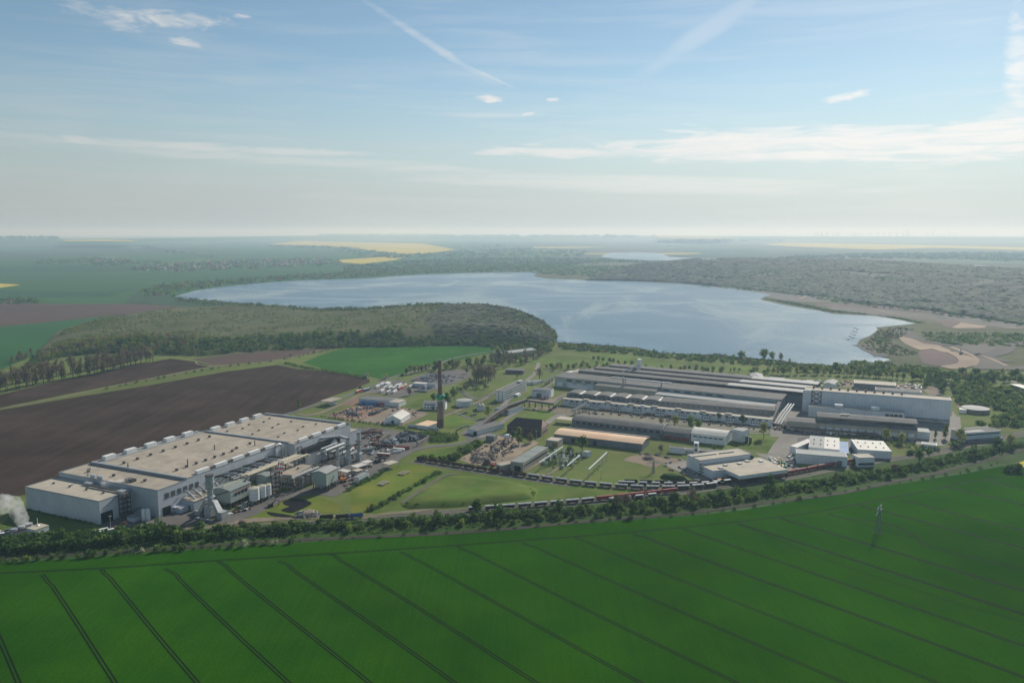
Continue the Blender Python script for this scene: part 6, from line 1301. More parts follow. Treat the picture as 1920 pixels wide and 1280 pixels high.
def finish_bushes(limit=285):
    BUSHES.sort(key=lambda q: -q[0] * (1.6 if q[6] and 'alone' in q[6] else 1))
    for _, kind, x, y, z, s, label, group, sz in BUSHES[:limit]: plant(kind, x, y, z, s, label, group, sz=sz, _force=True)
    tone = dict(bush=0, darkbush=1, blossom=2)
    mass('shrubbery', [(x, y, z - .2, 6.2 * s, 5.0 * s * (sz or 1), tone[kind]) for _, kind, x, y, z, s, label, group, sz in BUSHES[limit:]], TONES, 70, .62, 900)
CLEAR = [(*W(1828, 772).xy, 34), (*W(1806, 768).xy, 24), (*W(1812, 785).xy, 26), (*W(1908, 722).xy, 40), (*W(1885, 722).xy, 26)]
# ---- uncounted vegetation: one object each
def mass(name, items, mats, nq, leafs, seed):
    """items: x, y, z, width, height, tone. Leaf clumps merged into one mesh."""
    r = random.Random(seed); b = MB()
    for x, y, z, w, h, t in items:
        for _ in range(nq):
            v = Vector((r.gauss(0, 1), r.gauss(0, 1), r.gauss(0, 1))).normalized() * r.uniform(.55, 1.0)
            p = Vector((x + v.x * w * .5, y + v.y * w * .5, z + h * .45 + v.z * h * .5)); 
            if p.z < z: p.z = z + .2
            rot_quad(b, p, leafs * r.uniform(.6, 1.35) * w / 6, r, t, .6)
    return tag(b.build(name, mats), kind='stuff')
TONES = [L_mid[0], L_dark[0], L_yel[0], L_bare[0], L_mid[1], L_dark[1]]
def masspoly(name, poly, n, w, h, tones, nq, leafs, seed, z=0.0):
    r = random.Random(seed)
    mass(name, [(x, y, z, r.uniform(*w), r.uniform(*h), pick(r, tones)) for x, y in scatter(poly, n, r) if all((x - a) ** 2 + (y - c) ** 2 > d * d for a, c, d in CLEAR)], TONES, nq, leafs, seed)
# low growth on the railway bank
masspoly('undergrowth', [W(*q) for q in pts('p', '-60,1040 120,1028 290,1012 520,1000 660,990 900,978 1060,962 1293,944 1480,916 1673,888 1865,846 1925,826 1925,836 1865,858 1673,898 1480,930 1293,956 1060,974 900,988 660,1002 520,1010 300,1024 120,1040 -60,1050')], 1100, (1.6, 4), (.6, 1.8), {0: 4, 1: 3, 5: 2, 4: 1}, 14, 1.1, 201)
masspoly('thicket', [W(*q) for q in pts('p', '330,998 520,990 660,981 780,974 880,967 1060,957 1293,937 1293,946 1060,966 880,978 780,985 660,992 520,1001 330,1010')], 240, (4, 8), (3, 6.5), {1: 4, 5: 3, 0: 2}, 40, 1.0, 212)
masspoly('thicket', [W(*q) for q in pts('p', '1300,936 1480,909 1673,880 1865,842 1925,829 1925,835 1865,851 1673,891 1480,921 1300,947')], 230, (3.5, 7), (2.5, 5), {1: 3, 5: 3, 0: 3}, 36, 1.0, 213)
masspoly('thicket', [W(*q) for q in pts('p', '-40,1020 60,1012 150,1010 250,998 330,994 330,1006 250,1018 150,1028 60,1036 -40,1040')], 330, (5, 9), (4, 9), {1: 5, 5: 2, 0: 1}, 40, 1.0, 202)
# scrub and trees east of the works
masspoly('scrubland', [W(*q) for q in pts('p', '1782,720 1850,722 1960,735 1990,800 1930,803 1880,800 1845,800 1830,795 1815,782 1800,765 1790,748')], 560, (5, 10), (3.5, 8), {0: 3, 1: 2, 2: 1.2, 4: 2}, 46, .95, 203)
masspoly('scrubland', [W(*q) for q in pts('p', '1790,705 1860,708 2000,720 2000,735 1850,722 1785,716')], 160, (7, 11), (6, 11), {0: 3, 1: 3, 4: 1}, 46, .9, 204)
# shore belt
masspoly('shore_scrub', [W(*q) for q in pts('p', '1047,644 1100,647 1160,652 1240,663 1358,668 1430,675 1480,681 1530,686 1592,685 1597,679 1650,681 1720,688 1760,692 1760,700 1640,698 1560,696 1480,690 1350,680 1240,672 1150,662 1047,655')], 700, (5, 10), (3, 7), {0: 3, 1: 3, 2: 1, 3: .6}, 26, 1.0, 205)
masspoly('shore_scrub', [W(*q) for q in pts('p', '1612,648 1632,638 1645,622 1680,616 1712,618 1690,632 1665,642 1700,655 1725,664 1700,668 1660,666 1630,658')], 300, (4, 8), (2, 4.5), {1: 2, 0: 1, 3: 2}, 22, 1.0, 206)
masspoly('shore_scrub', [W(*q) for q in pts('p', '1730,625 1800,625 1920,628 2050,640 2050,655 1900,650 1780,648 1735,640')], 380, (6, 11), (3, 7), {0: 3, 1: 2, 4: 1}, 20, 1.0, 207)
masspoly('shore_scrub', [W(*q) for q in pts('p', '1430,560 1480,571 1560,586 1650,592 1720,606 1735,606 1680,596 1560,582 1480,566')], 420, (6, 11), (2, 4.5), {0: 2, 1: 3, 3: 2}, 14, 1.0, 208)
masspoly('weeds', G('c7', '290,378 420,330 700,300 1000,300 1030,330 800,362 560,388 340,395'), 420, (1.5, 4), (.5, 1.3), {1: 2, 0: 3}, 10, 1.1, 210, 2.2)
# wooded hill beside the lake
def hill_items(surf, rows, n, r, i0, i1, t0, t1, w, h, tones):
    out = []; m = len(surf) - 1
    for _ in range(n):
        f = r.uniform(i0, i1) * m; g = r.uniform(t0, t1) * (rows - 1); i, j = min(int(f), m - 1), int(g); a, c = f - i, g - j
        p = surf[i][j] * (1-a) * (1-c) + surf[i+1][j] * a * (1-c) + surf[i][j+1] * (1-a) * c + surf[i+1][j+1] * a * c
        out.append((p.x, p.y, p.z - .3, r.uniform(*w), r.uniform(*h), pick(r, tones)))
    return out
r = random.Random(31)
mass('hill_wood', hill_items(HILL_A, RA, 900, r, .0, .62, .01, .14, (6, 12), (6, 11), {1: 3, 0: 2, 5: 1.5}), TONES, 26, 1.0, 301)
mass('hill_wood', hill_items(HILL_A, RA, 420, r, .03, .3, .02, .2, (7, 12), (10, 17), {3: 2, 2: 2, 0: 1}), TONES, 26, .8, 302)
mass('hill_scrub', [q for q in hill_items(HILL_A, RA, 5200, r, .03, .75, .14, 1.0, (2.5, 7.5), (1.2, 4.2), {0: 3, 1: 1.2, 2: 2, 3: 1.0, 4: 1.6}) if noise.noise(Vector((q[0] / 70, q[1] / 110, 4.2))) > -.12], TONES, 12, 1.0, 303)
mass('hill_wood', hill_items(HILL_A, RA, 700, r, .66, 1.0, .1, .95, (5, 9), (6, 9), {3: 3, 1: 1.6, 0: 2, 2: .6}), TONES, 16, .95, 304)
mass('hill_wood', hill_items(HILL_A, RA, 420, r, .35, .95, .92, 1.0, (5, 10), (4, 9), {0: 2, 1: 3, 3: 1}), TONES, 20, .95, 305)
mass('hill_wood', hill_items(HILL_A, RA, 420, r, .5, .95, .0, .07, (7, 12), (6, 10), {0: 2, 1: 3, 3: .8}), TONES, 26, .95, 306)
def canopy(name, surf, rows, i0, i1, t0, t1, step, hgt_, mats, seed, gap=-9.0):
    """A closed, bumpy crown surface over a hill, broken by clearings."""
    m = len(surf) - 1; A_, B_ = surf[int(i0 * m)][0], surf[int(i1 * m)][0]; C_ = surf[m // 2][rows - 1]; D_ = surf[m // 2][0]
    nx = int((B_ - A_).length / step); ny = int((C_ - D_).length * (t1 - t0) / step); b = MB(); ok = []
    for a in range(nx + 1):
        for c in range(ny + 1):
            f = (i0 + (i1 - i0) * a / nx) * m; g = (t0 + (t1 - t0) * c / ny) * (rows - 1); i, j = min(int(f), m - 1), min(int(g), rows - 2); u, v = f - i, g - j
            p = surf[i][j] * (1-u) * (1-v) + surf[i+1][j] * u * (1-v) + surf[i][j+1] * (1-u) * v + surf[i+1][j+1] * u * v
            x, y = p.x + noise.noise(Vector((a * 1.7, c * 1.3, seed))) * step * .5, p.y + noise.noise(Vector((a * 1.1, c * 1.9, seed + 7))) * step * .5
            n1 = noise.noise(Vector((x / (step * 1.15), y / (step * 1.15), seed))); n2 = noise.noise(Vector((x / 160, y / 220, seed + 3)))
            k = 1.0 if n2 > gap else max(0.0, 1 - (gap - n2) * 9)
            edge = min(1, min(a, nx - a, c + 1) / 2.0)
            b.v.append((x, y, p.z + (hgt_ * (.62 + .42 * n2 + .55 * n1)) * k * edge - (1.2 if k < .3 else 0)))
    q = ny + 1
    for a in range(nx):
        for c in range(ny):
            t = noise.noise(Vector((b.v[a*q+c][0] / 120, b.v[a*q+c][1] / 200, seed + 11))) + .5 * noise.noise(Vector((b.v[a*q+c][0] / 14, b.v[a*q+c][1] / 14, seed + 5)))
            b.f.append((a*q+c, (a+1)*q+c, (a+1)*q+c+1, a*q+c+1)); b.m.append(min(len(mats) - 1, max(0, int((t + .75) / 1.5 * len(mats)))))
    return tag(b.build(name, mats), kind='stuff')
WOODM = [mat('canopy_dark', (.026, .042, .018), .95, .15, .12), mat('canopy_green', (.042, .066, .024), .95, .15, .12), mat('canopy_mid', (.055, .078, .030), .95, .15, .12), mat('canopy_brown', (.058, .060, .034), .95, .15, .12), mat('canopy_pale', (.062, .088, .034), .95, .15, .12)]
canopy('far_forest', HILL_B, RB, .0, 1.0, .04, 1.0, 13.0, 11.0, WOODM, 21, -.30)
canopy('hill_wood', HILL_A, RA, .66, .99, .06, .97, 5.5, 6.0, WOODM, 22, -.22)
# forest on the far spoil heap
mass('far_forest', hill_items(HILL_B, RB, 1800, r, .0, 1.0, .05, 1.0, (9, 17), (8, 15), {1: 3, 5: 3, 0: 1.2, 3: 1}), TONES, 8, 1.0, 307)
mass('far_forest', hill_items(HILL_B, RB, 1400, r, .25, 1.0, .0, .4, (9, 18), (5, 10), {0: 3, 5: 2, 1: 2}), TONES, 12, 1.0, 308)
def belt(name, s, n, w, h, seed, tones={1: 3, 0: 2, 3: 1}, nq=10, z=.5): masspoly(name, [W(q[0], q[1], z if z > 5 else 0) for q in pts('p', s)], n, w, h, tones, nq, 1.1, seed, z)
belt('lakeside_wood', '270,556 262,546 300,536 360,530 470,522 600,513 720,505 860,498 1000,494 1100,490 1100,494 1000,510 980,509 860,511 740,516 640,522 533,526 430,535 367,543 330,550 326,557', 1500, (14, 26), (7, 14), 401, {0: 3, 1: 2.4, 2: 1, 3: .7}, 12)
belt('lakeside_wood', '330,559 400,566 470,573 540,584 620,592 600,598 520,588 450,578 380,572 330,564', 260, (8, 14), (6, 12), 402)
belt('far_wood', '640,500 760,490 880,484 1000,484 1140,487 1140,494 1000,496 860,500 740,508 650,512', 700, (22, 40), (8, 15), 403)
belt('far_wood', '1003,503 1060,499 1180,500 1260,510 1300,525 1180,522 1080,518 1010,514', 700, (16, 28), (6, 12), 404, {0: 2, 1: 2, 4: 1})
belt('far_wood', '-300,447.6 0,447.8 60,448 112,448.4 112,449.4 0,449.6 -300,449.6', 300, (60, 110), (60, 85), 405, {1: 1}, 12, 80)
belt('far_wood', '262,458 300,465 340,473 400,481 410,484 330,477 280,468 256,459', 120, (25, 45), (8, 14), 406, {1: 1})
belt('far_wood', '60,489 180,483 255,489 250,493 150,494 60,496', 160, (22, 40), (6, 12), 407, {1: 2, 0: 1})
belt('far_wood', '0,563 30,560 80,563 80,568 0,572 -60,572', 60, (14, 22), (8, 14), 408)
belt('far_wood', '225,505 300,498 380,492 470,488 560,484 640,488 640,498 520,502 420,507 300,512', 420, (18, 34), (6, 11), 409, {1: 2, 0: 2, 3: 1})
belt('far_wood', '640,462 760,478 860,472 980,466 1100,470 1100,480 980,482 860,482 700,485 620,470', 420, (30, 60), (8, 16), 410, {1: 3, 0: 1})
belt('far_wood', '1370,492 1500,480 1650,476 1800,474 1960,476 1960,492 1750,486 1560,484 1400,488', 700, (30, 60), (8, 16), 411, {1: 3, 0: 2, 3: 1})
belt('far_wood', '600,441 760,440.5 1000,442.5 1240,443.5 1240,445 1000,444.5 760,443 600,443', 260, (120, 260), (25, 50), 412, {1: 3, 0: 1}, 10, 78)
belt('far_wood', '1240,452 1420,450 1600,448 1960,449 1960,451 1600,451 1420,453 1240,456', 200, (100, 220), (18, 35), 413, {1: 3, 0: 1})
belt('far_wood', '500,460 620,462 640,466 560,467 500,463', 90, (30, 60), (8, 16), 414, {1: 1})
belt('far_wood', '1124,486 1230,491 1290,490 1350,488 1350,493 1240,495 1120,491', 160, (22, 40), (8, 14), 415)
belt('far_wood', '140,497 190,493 300,490 300,493 200,499', 50, (22, 40), (6, 10), 416)

finish_bushes()
# ------------------------------------------------------------ railway wagons
wag_dark = mat('wagon_dark', (0.055, 0.048, 0.045), 0.8, 0.15, 0.4); wag_brown = mat('wagon_brown', (0.10, 0.055, 0.042), 0.85, 0.15, 0.4)
lidW = mat('wagon_lid', (0.52, 0.52, 0.51), 0.4, 0.05, 0.4)
def wheels(b, L, mi=0):
    for x in (-L*.36, -L*.26, L*.26, L*.36):
        for y in (-.75, .75): b.tube([(x, y - .08, .48), (x, y + .08, .48)], .46, 8, mi)
def wagon_mesh(kind, L):
    out = []
    f = MB(); f.box(-L/2, L/2, -1.25, 1.25, .95, 1.25); wheels(f, L); f.box(-L/2 - .5, -L/2, -.3, .3, .9, 1.3); f.box(L/2, L/2 + .5, -.3, .3, .9, 1.3)
    out.append(('chassis', f.mesh('chassis', steelD)))
    b = MB()
    if kind == 'gondola':
        b.box(-L/2 + .2, L/2 - .2, -1.4, -1.25, 1.27, 3.4); b.box(-L/2 + .2, L/2 - .2, 1.25, 1.4, 1.27, 3.4); b.box(-L/2 + .2, -L/2 + .35, -1.25, 1.25, 1.27, 3.4); b.box(L/2 - .35, L/2 - .2, -1.25, 1.25, 1.27, 3.4); b.box(-L/2 + .35, L/2 - .35, -1.25, 1.25, 1.27, 1.9)
        for i in range(7): x = -L/2 + .6 + i * (L - 1.2) / 6; b.box(x - .08, x + .08, -1.5, -1.4, 1.3, 3.4); b.box(x - .08, x + .08, 1.4, 1.5, 1.3, 3.4)
    elif kind == 'lid':
        b.loft([(-L/2 + 1.6, -.9, 1.27), (L/2 - 1.6, -.9, 1.27), (L/2 - 1.6, .9, 1.27), (-L/2 + 1.6, .9, 1.27)], [(-L/2 + .3, -1.4, 3.0), (L/2 - .3, -1.4, 3.0), (L/2 - .3, 1.4, 3.0), (-L/2 + .3, 1.4, 3.0)])
    else:
        b.box(-L/2 + .3, L/2 - .3, -1.4, 1.4, 1.27, 3.5); b.extr([(-1.45, 3.5), (1.45, 3.5), (.9, 4.1), (-.9, 4.1)], -L/2 + .25, L/2 - .25)
    out.append(('body', b)); return out
def train(P, s0, n, L, kind, bodym, label, group, gap=1.4, lids=3, skip=()):
    """n wagons along a path from distance s0 metres; each a thing of its own."""
    parts = wagon_mesh(kind, L); body = parts[1][1].mesh('wagon_body', bodym)
    lm = None
    if kind == 'lid':
        q = (L - .8) / lids; lm = MB().extr([(-1.42, 0), (1.42, 0), (1.2, .55), (.5, .85), (-.5, .85), (-1.2, .55)], -q/2 + .2, q/2 - .2).mesh('lid', lidW)
    cum = [0.0]
    for a, c in zip(P, P[1:]): cum.append(cum[-1] + (c - a).length)
    def at(s):
        s = max(0, min(s, cum[-1] - .01))
        for i in range(len(P) - 1):
            if cum[i + 1] >= s: t = (s - cum[i]) / (cum[i+1] - cum[i]); return P[i].lerp(P[i+1], t), (P[i+1] - P[i])
    for k in range(n):
        if k in skip: continue
        p, d = at(s0 + k * (L + gap) + L / 2)
        t = thing('railway_wagon', '%s %s' % (ORD[k], label), 'railway wagon', (p.x, p.y, .4), math.atan2(d.y, d.x), group)
        link(bpy.data.objects.new('chassis', parts[0][1]), t); link(bpy.data.objects.new('body', body), t)
        if lm:
            for i in range(lids): link(bpy.data.objects.new('lid', lm), t, (-(L - .8) / 2 + (i + .5) * (L - .8) / lids, 0, 3.02))
def sdist(P, u, v):
    g = W(u, v); best = (1e18, 0); c = 0
    for a, b in zip(P, P[1:]):
        if (a - g).length < best[0]: best = ((a - g).length, c)
        c += (b - a).length
    return best[1]
redW = mat('wagon_red', (.33, .05, .045), .7, .15, .3)
s = sdist(ARC, 779, 862)
train(ARC, s + 2, 9, 12.5, 'gondola', wag_brown, 'brown open wagon in the long row, counted from the yard road', 'brown open wagons')
train(ARC, s + 2 + 9 * 13.9, 13, 12.6, 'lid', wag_dark, 'white lidded wagon on the curved siding, counted from the brown wagons', 'lidded wagons on the curve')
s = sdist(SID, 1170, 906)
SB = shifted(SID, 5.4); SF = shifted(SID, -5.2)
train(SID, s + 2, 11, 12.5, 'gondola', wag_dark, 'dark open wagon on the siding, counted from the switchyard', 'dark open wagons')
b_ = SF
train(SF, s - 8, 10, 8.4, 'lid', wag_dark, 'white lidded short wagon before the dark wagons, counted from the switchyard', 'short lidded wagons', gap=3.0, lids=1)
s = sdist(UP, 877, 958)
train(UP, s, 8, 12.6, 'lid', wag_dark, 'white lidded wagon on the main track, counted from the grassy triangle', 'lidded wagons on the main track', lids=2)
train(UP, s + 8 * 14.0, 5, 14.5, 'box', redW, 'long red wagon on the main track, counted from the lidded wagons', 'red wagons on the main track')
train(shifted(UP, -5.2), sdist(shifted(UP, -5.2), 1150, 940), 4, 9.0, 'lid', wag_dark, 'white lidded wagon beside the long red wagons, counted from the triangle', 'lidded wagons beside red ones', lids=1, gap=3.2)
RT = [p for p in shifted(UP, 5.2) if p.x > -120]
train(RT, sdist(RT, 1430, 902), 9, 13.5, 'box', redD, 'red wagon by the loading canopy, counted from the canopy', 'red wagons by the canopy')
g = shifted(UP, 5.2)
for i, (u, v, m, lb) in enumerate(((612, 974, wag_dark, 'dark open wagon parked alone by the white rubble heap'), (642, 973, wag_dark, 'dark brown open wagon between the dark one and the blue one'), (668, 971, blueP, 'blue open wagon parked at the end of three'))):
    p = W(u, v); pr = wagon_mesh('gondola', 11); t = thing('railway_wagon', lb, 'railway wagon', (p.x, p.y, .4), .23, 'three parked wagons'); link(bpy.data.objects.new('chassis', pr[0][1]), t); pr[1][1].build('body', m, t)
def tank_wagon(): pass
# small shunting engine between the sidings
p = W(1345, 907); t = thing('shunting_engine', 'small red and grey shunting engine at the end of the curved train', 'locomotive', (p.x, p.y, .4), .2)
f = MB(); f.box(-4.5, 4.5, -1.3, 1.3, .9, 1.3); wheels(f, 8); part(t, 'chassis', f, steelD); part(t, 'hood', MB().box(-4.3, .5, -1.0, 1.0, 1.32, 2.8), redP); part(t, 'cab', MB().box(.55, 3.6, -1.4, 1.4, 1.32, 4.0), galv); part(t, 'cab_roof', MB().box(.4, 3.8, -1.5, 1.5, 4.02, 4.2), orgP); part(t, 'window', MB().box(.9, 3.3, -1.44, 1.44, 2.7, 3.6), glassD)

# ------------------------------------------------------------ vehicles
CARC = dict(white=(.75, .75, .74), silver=(.45, .46, .47), black=(.02, .02, .022), red=(.42, .04, .04), blue=(.05, .10, .25), grey=(.16, .165, .17))
def car_mesh(c):
    b = MB(); pr = [(-2.15, .35), (2.15, .35), (2.2, .75), (1.5, .92), (.95, .95), (-1.5, .95), (-2.15, .88)]
    b.loft([(x, -.86, z) for x, z in pr], [(x, .86, z) for x, z in pr], 0)
    gl = [(-1.75, .96), (1.0, .96), (.35, 1.42), (-1.3, 1.42)]; b.loft([(x, -.76, z) for x, z in gl], [(x, .76, z) for x, z in gl], 1)
    b.box(-1.25, .3, -.66, .66, 1.425, 1.48, 0)
    for x in (-1.35, 1.35):
        for y in (-.8, .8): b.tube([(x, y - .1, .33), (x, y + .1, .33)], .33, 8, 2)
    return b.mesh('car_' + c, [mat('car_paint_' + c, CARC[c], .3, 0, spec=.6), glassD, blackP])
CARM = {c: car_mesh(c) for c in CARC}
r = random.Random(4); wts = dict(white=3, silver=4, black=3, grey=3, blue=1.6, red=1)
def car(p, rot, label, group, r=r, c=None):
    c = c or pick(r, wts); o = link(bpy.data.objects.new('parked_car', CARM[c]), None, (p.x, p.y, .14), rot)
    return tag(o, '%s %s' % (c, label), 'car', group)
# big car park: rows running the length of the lot
A, B, C_, D_ = G('f4', '400,385')[0], G('f4', '1010,425')[0], G('f4', '1390,300')[0], G('f4', '700,215')[0]
A = W(*px('f4', 330, 365)); E_ = W(*px('f4', 980, 430)); C_ = W(*px('f4', 1400, 300)); D_ = W(*px('f4', 760, 215))
rows = 11
for i in range(rows):
    t = (i + .3) / rows; a = A.lerp(D_, t); c = E_.lerp(C_, t); d = c - a; rr = math.atan2(d.y, d.x) + math.pi / 2; n = int(d.length / 3.1); q = 0
    for k in range(n):
        keep = .80 if not (i > 6 and k > n * .62) else .25
        if r.random() > keep: continue
        p = a + d * ((k + .5) / n); q += 1
        if q <= 22: car(p, rr + r.choice((0, math.pi)) + r.uniform(-.04, .04), 'car, %s in %s row of the big car park' % (ORD[q - 1], ORD[i]), 'cars in the big car park')
E2 = [('c4', '235,735 255,728 272,722 290,718', 'car parked in the short row near the round tank', 'cars near the round tank'), ('c4', '345,745 368,738 385,733', 'car parked on the gravel patch below the white hooded house', 'cars near the round tank'), ('c4', '200,890 225,878 243,868 262,858 285,850 305,846 325,855', 'car parked beside the conveyor loading shed', 'cars by the loading shed'),
      ('e3', '1380,315 1465,295 1650,235 1360,355', 'car parked on the rough turning circle by the front hall', 'cars by the front hall'), ('e4', '270,450 300,465 330,480 360,495 395,505 430,515 460,525 490,535 515,550 535,575', 'car in the shaded row beside the front hall wall', 'cars beside the front hall'), ('e4', '130,490 175,495 340,565', 'car along the front hall approach road', 'cars beside the front hall'),
      ('c6', '160,735 185,745 205,752 200,775 225,785 215,795', 'car beside the canopy end of the front hall', 'cars by the canopy'), ('c6', '405,625 410,640 430,600', 'car before the two tone warehouse', 'cars by the warehouses'), ('c4', '740,545 765,540 850,490', 'car in front of the office block', 'cars by the offices'), ('c6', '375,205 395,200 455,220 470,215 490,222', 'car behind the mill near the rear sheds', 'cars behind the mill'), ('c6', '745,625 748,650 750,605', 'car between the warehouses', 'cars by the warehouses'), ('f7', '400,950 440,940', 'car on the bridge crossroads', 'cars by the conveyor bridge'), ('c1', '880,955 830,948', 'car by the front gate', 'cars at the front gate')]
for k, s, lb, g in E2:
    for i, q in enumerate(G(k, s)): car(q, r.uniform(0, 3.1) if g == 'cars by the front hall' else 1.1 + r.uniform(-.1, .1), '%s, %s in line' % (lb, ORD[i]), g)
# lorries and trailers
def trailer(p, rot, m, label, group=None, L=13.6, truck=False, h=4.0):
    t = thing('lorry' if truck else 'lorry_trailer', label, 'lorry' if truck else 'trailer', (p.x, p.y, .13), rot, group)
    part(t, 'box_body', MB().box(-L/2, L/2, -1.27, 1.27, 1.1, h), m); part(t, 'box_roof', MB().box(-L/2 + .05, L/2 - .05, -1.22, 1.22, h + .01, h + .06), whiteP)
    f = MB(); f.box(-L/2, L/2, -.5, .5, .7, 1.08)
    for x in (-L/2 + 2, -L/2 + 3.3, -L/2 + 4.6):
        for y in (-1.05, 1.05): f.tube([(x, y - .15, .5), (x, y + .15, .5)], .5, 8)
    part(t, 'chassis', f, blackP)
    if truck:
        part(t, 'cab', MB().extr([(-1.25, .6), (1.25, .6), (1.25, 3.3), (-1.25, 3.3)], L/2 + .5, L/2 + 2.7), redP if m is redP else whiteP); part(t, 'windscreen', MB().box(L/2 + 2.71, L/2 + 2.78, -1.1, 1.1, 1.9, 2.9), glassD)
        w_ = MB()
        for y in (-1.05, 1.05): w_.tube([(L/2 + 1.5, y - .15, .5), (L/2 + 1.5, y + .15, .5)], .5, 8)
        part(t, 'wheels', w_, blackP)
    return t
dirL = W(*px('c3', 945, 470)) - W(*px('c3', 870, 480)); la = math.atan2(W(*px('c3', 1000, 440)).y - W(*px('c3', 900, 490)).y, W(*px('c3', 1000, 440)).x - W(*px('c3', 900, 490)).x)
TL = [(790, 462, 'w', 0), (835, 440, 'w', 0), (880, 432, 'w', 0), (865, 475, 'g', 0), (915, 470, 'w', 0), (955, 480, 'g', 0), (900, 440, 'w', 0), (985, 455, 'w', 0), (1010, 450, 'w', 0), (1040, 465, 'w', 0), (1012, 480, 'r', 1), (1062, 455, 'y', 0), (835, 505, 'w', 0), (900, 520, 'g', 0), (960, 515, 'w', 0), (1120, 465, 'g', 1)]
cn = {}
for x, y, c, tr in TL:
    m, w_ = dict(w=(whiteP, 'white'), g=(galv, 'grey'), r=(redP, 'red'), y=(yelP, 'yellow'))[c]; cn[w_] = cn.get(w_, 0) + 1
    trailer(W(*px('c3', x, y)), la, m, '%s %s parked in the lorry park, counted from its west end' % (ORD[cn[w_] - 1], w_ + (' lorry' if tr else ' trailer')), 'lorries in the lorry park', truck=bool(tr))
trailer(W(*px('c3', 600, 512)), la - .1, redP, 'red lorry on the road beside the ploughed field', None, truck=True); trailer(W(*px('c3', 680, 497)), la - .3, blueP, 'dark blue trailer next to the red lorry on the road')
trailer(W(*px('c3', 822, 640)), -.25, redP, 'bright red tank trailer before the blue repair shop', None, L=15)
trailer(W(*px('c3', 738, 630)), -1.2, whiteP, 'white and red tipper before the blue repair shop', None, L=8, truck=True)
trailer(W(*px('f5', 725, 700)), -.28, redD, 'dark red trailer with a white roof in the factory yard', None, L=14)
trailer(W(*px('f5', 985, 590)), -.28, whiteP, 'white flat trailer beside the factory yard road', None, L=13, h=2.6)
for i, (u, v, m, rt_, L_, h_, lb) in enumerate(((1050, 560, redD, -.25, 16, 3.2, 'long dark red bulk container beside the scrap wall'), (760, 525, rust, -.22, 18, 3.0, 'long rusty container before the scrap bays'), (690, 385, rust, -.3, 12, 3.2, 'rusty container behind the scrap bays'), (575, 495, rust, -.3, 8, 2.6, 'short rusty skip at the scrap bays'), (240, 570, redD, .4, 9, 2.8, 'dark red container between the slim stacks'), (960, 628, wallL, .4, 9, 2.6, 'pale container near the yard road'), (390, 300, rust, .4, 10, 2.4, 'rusty skip behind the factory corner'), (450, 590, wallGn, .4, 14, 2.8, 'green grey container row east of the slim stacks'))):
    p = W(*px('f5', u, v)); t = thing('container', lb, 'container', (p.x, p.y, .12), F.rot + rt_ - .9 if False else rt_, 'containers in the factory yard'); bb = MB(); bb.box(-L_/2, L_/2, -1.3, 1.3, 0, h_ - .2); 
    for q in range(int(L_)): bb.box(-L_/2 + q + .2, -L_/2 + q + .6, -1.38, 1.38, .1, h_ - .3)
    part(t, 'body', bb, m); part(t, 'rim', MB().box(-L_/2, L_/2, -1.42, -1.3, h_ - .2, h_).box(-L_/2, L_/2, 1.3, 1.42, h_ - .2, h_), steelD)
for u, v, lb in ((1085, 560, 'long flat white trailer'),): pass
for k, x, y, m, lb, rt_ in (('c1', 755, 965, galv, 'grey trailer parked on the grass by the front gate', .7), ('c1', 800, 970, whiteP, 'white trailer parked on the grass by the front gate', .7)): trailer(W(*px(k, x, y)), rt_, m, lb, 'trailers on the grass', L=11)
for x, y, lb, m in ((20, 965, 'white van beside the cooling tower track', whiteP), (45, 962, 'grey box van nearest the cooling tower', galv), (5, 985, 'grey lorry at the very edge by the cooling tower', galv)): trailer(W(*px('c1', x, y)), .5, m, lb, None, L=6, h=3, truck=True)
def excavator(u, v, rot, label, m=None, sc=1.0):
    t = thing('excavator', label, 'excavator', W(u, v, .1), rot); m = m or orgP; t.scale = (sc,) * 3
    for s in (-1, 1): part(t, 'track', MB().extr([(s*1.1, 0), (s*1.7, 0), (s*1.7, 1.0), (s*1.1, 1.0)], -2.2, 2.2), blackP)
    part(t, 'body', MB().box(-2.2, 1.4, -1.5, 1.5, 1.1, 2.6), m); part(t, 'cab', MB().box(.4, 2.0, -1.5, -.1, 1.15, 3.4), glassD)
    part(t, 'boom', MB().tube([(1.2, .6, 2.0), (4.5, .6, 5.5), (7.2, .6, 4.2)], [.45, .4, .3], 6), m); part(t, 'arm', MB().tube([(7.2, .6, 4.2), (6.6, .6, 1.6)], [.3, .22], 6), m); part(t, 'bucket', MB().loft([(6, 0, 1.7), (7.2, 0, 1.7), (7.2, 1.2, 1.7), (6, 1.2, 1.7)], [(6.2, .1, .4), (6.8, .1, .4), (6.8, 1.1, .4), (6.2, 1.1, .4)]), steelD)
excavator(*px('f5', 30, 1120), 1.9, 'large orange wheeled digger beside the filter house', sc=1.5); excavator(*px('f5', 630, 790), .6, 'dark digger beside the dark red trailer', steelD, 1.2); excavator(*px('f6', 905, 690), .4, 'dark red crusher digger in the rubble yard', redD, 1.4)
excavator(*px('f6', 770, 1040), 2.5, 'small red loader by the dark gravel heap', redP, .9); excavator(*px('c1', 880, 925), .2, 'orange digger on the sand by the front gate', orgP, 1.0); excavator(*px('f7', 630, 735), .2, 'small red and white digger before the white workshop', redP, 1.0)
excavator(*px('c2', 1470, 800), 2.0, 'dark loader below the filter house', steelD, 1.1); excavator(*px('c2', 840, 1010), .4, 'dark digger on the yard road below the silos', steelD, 1.0); excavator(*px('d4', 1373, 1045), 1.0, 'tiny dark digger on the quarry sand', steelD, 1.8)
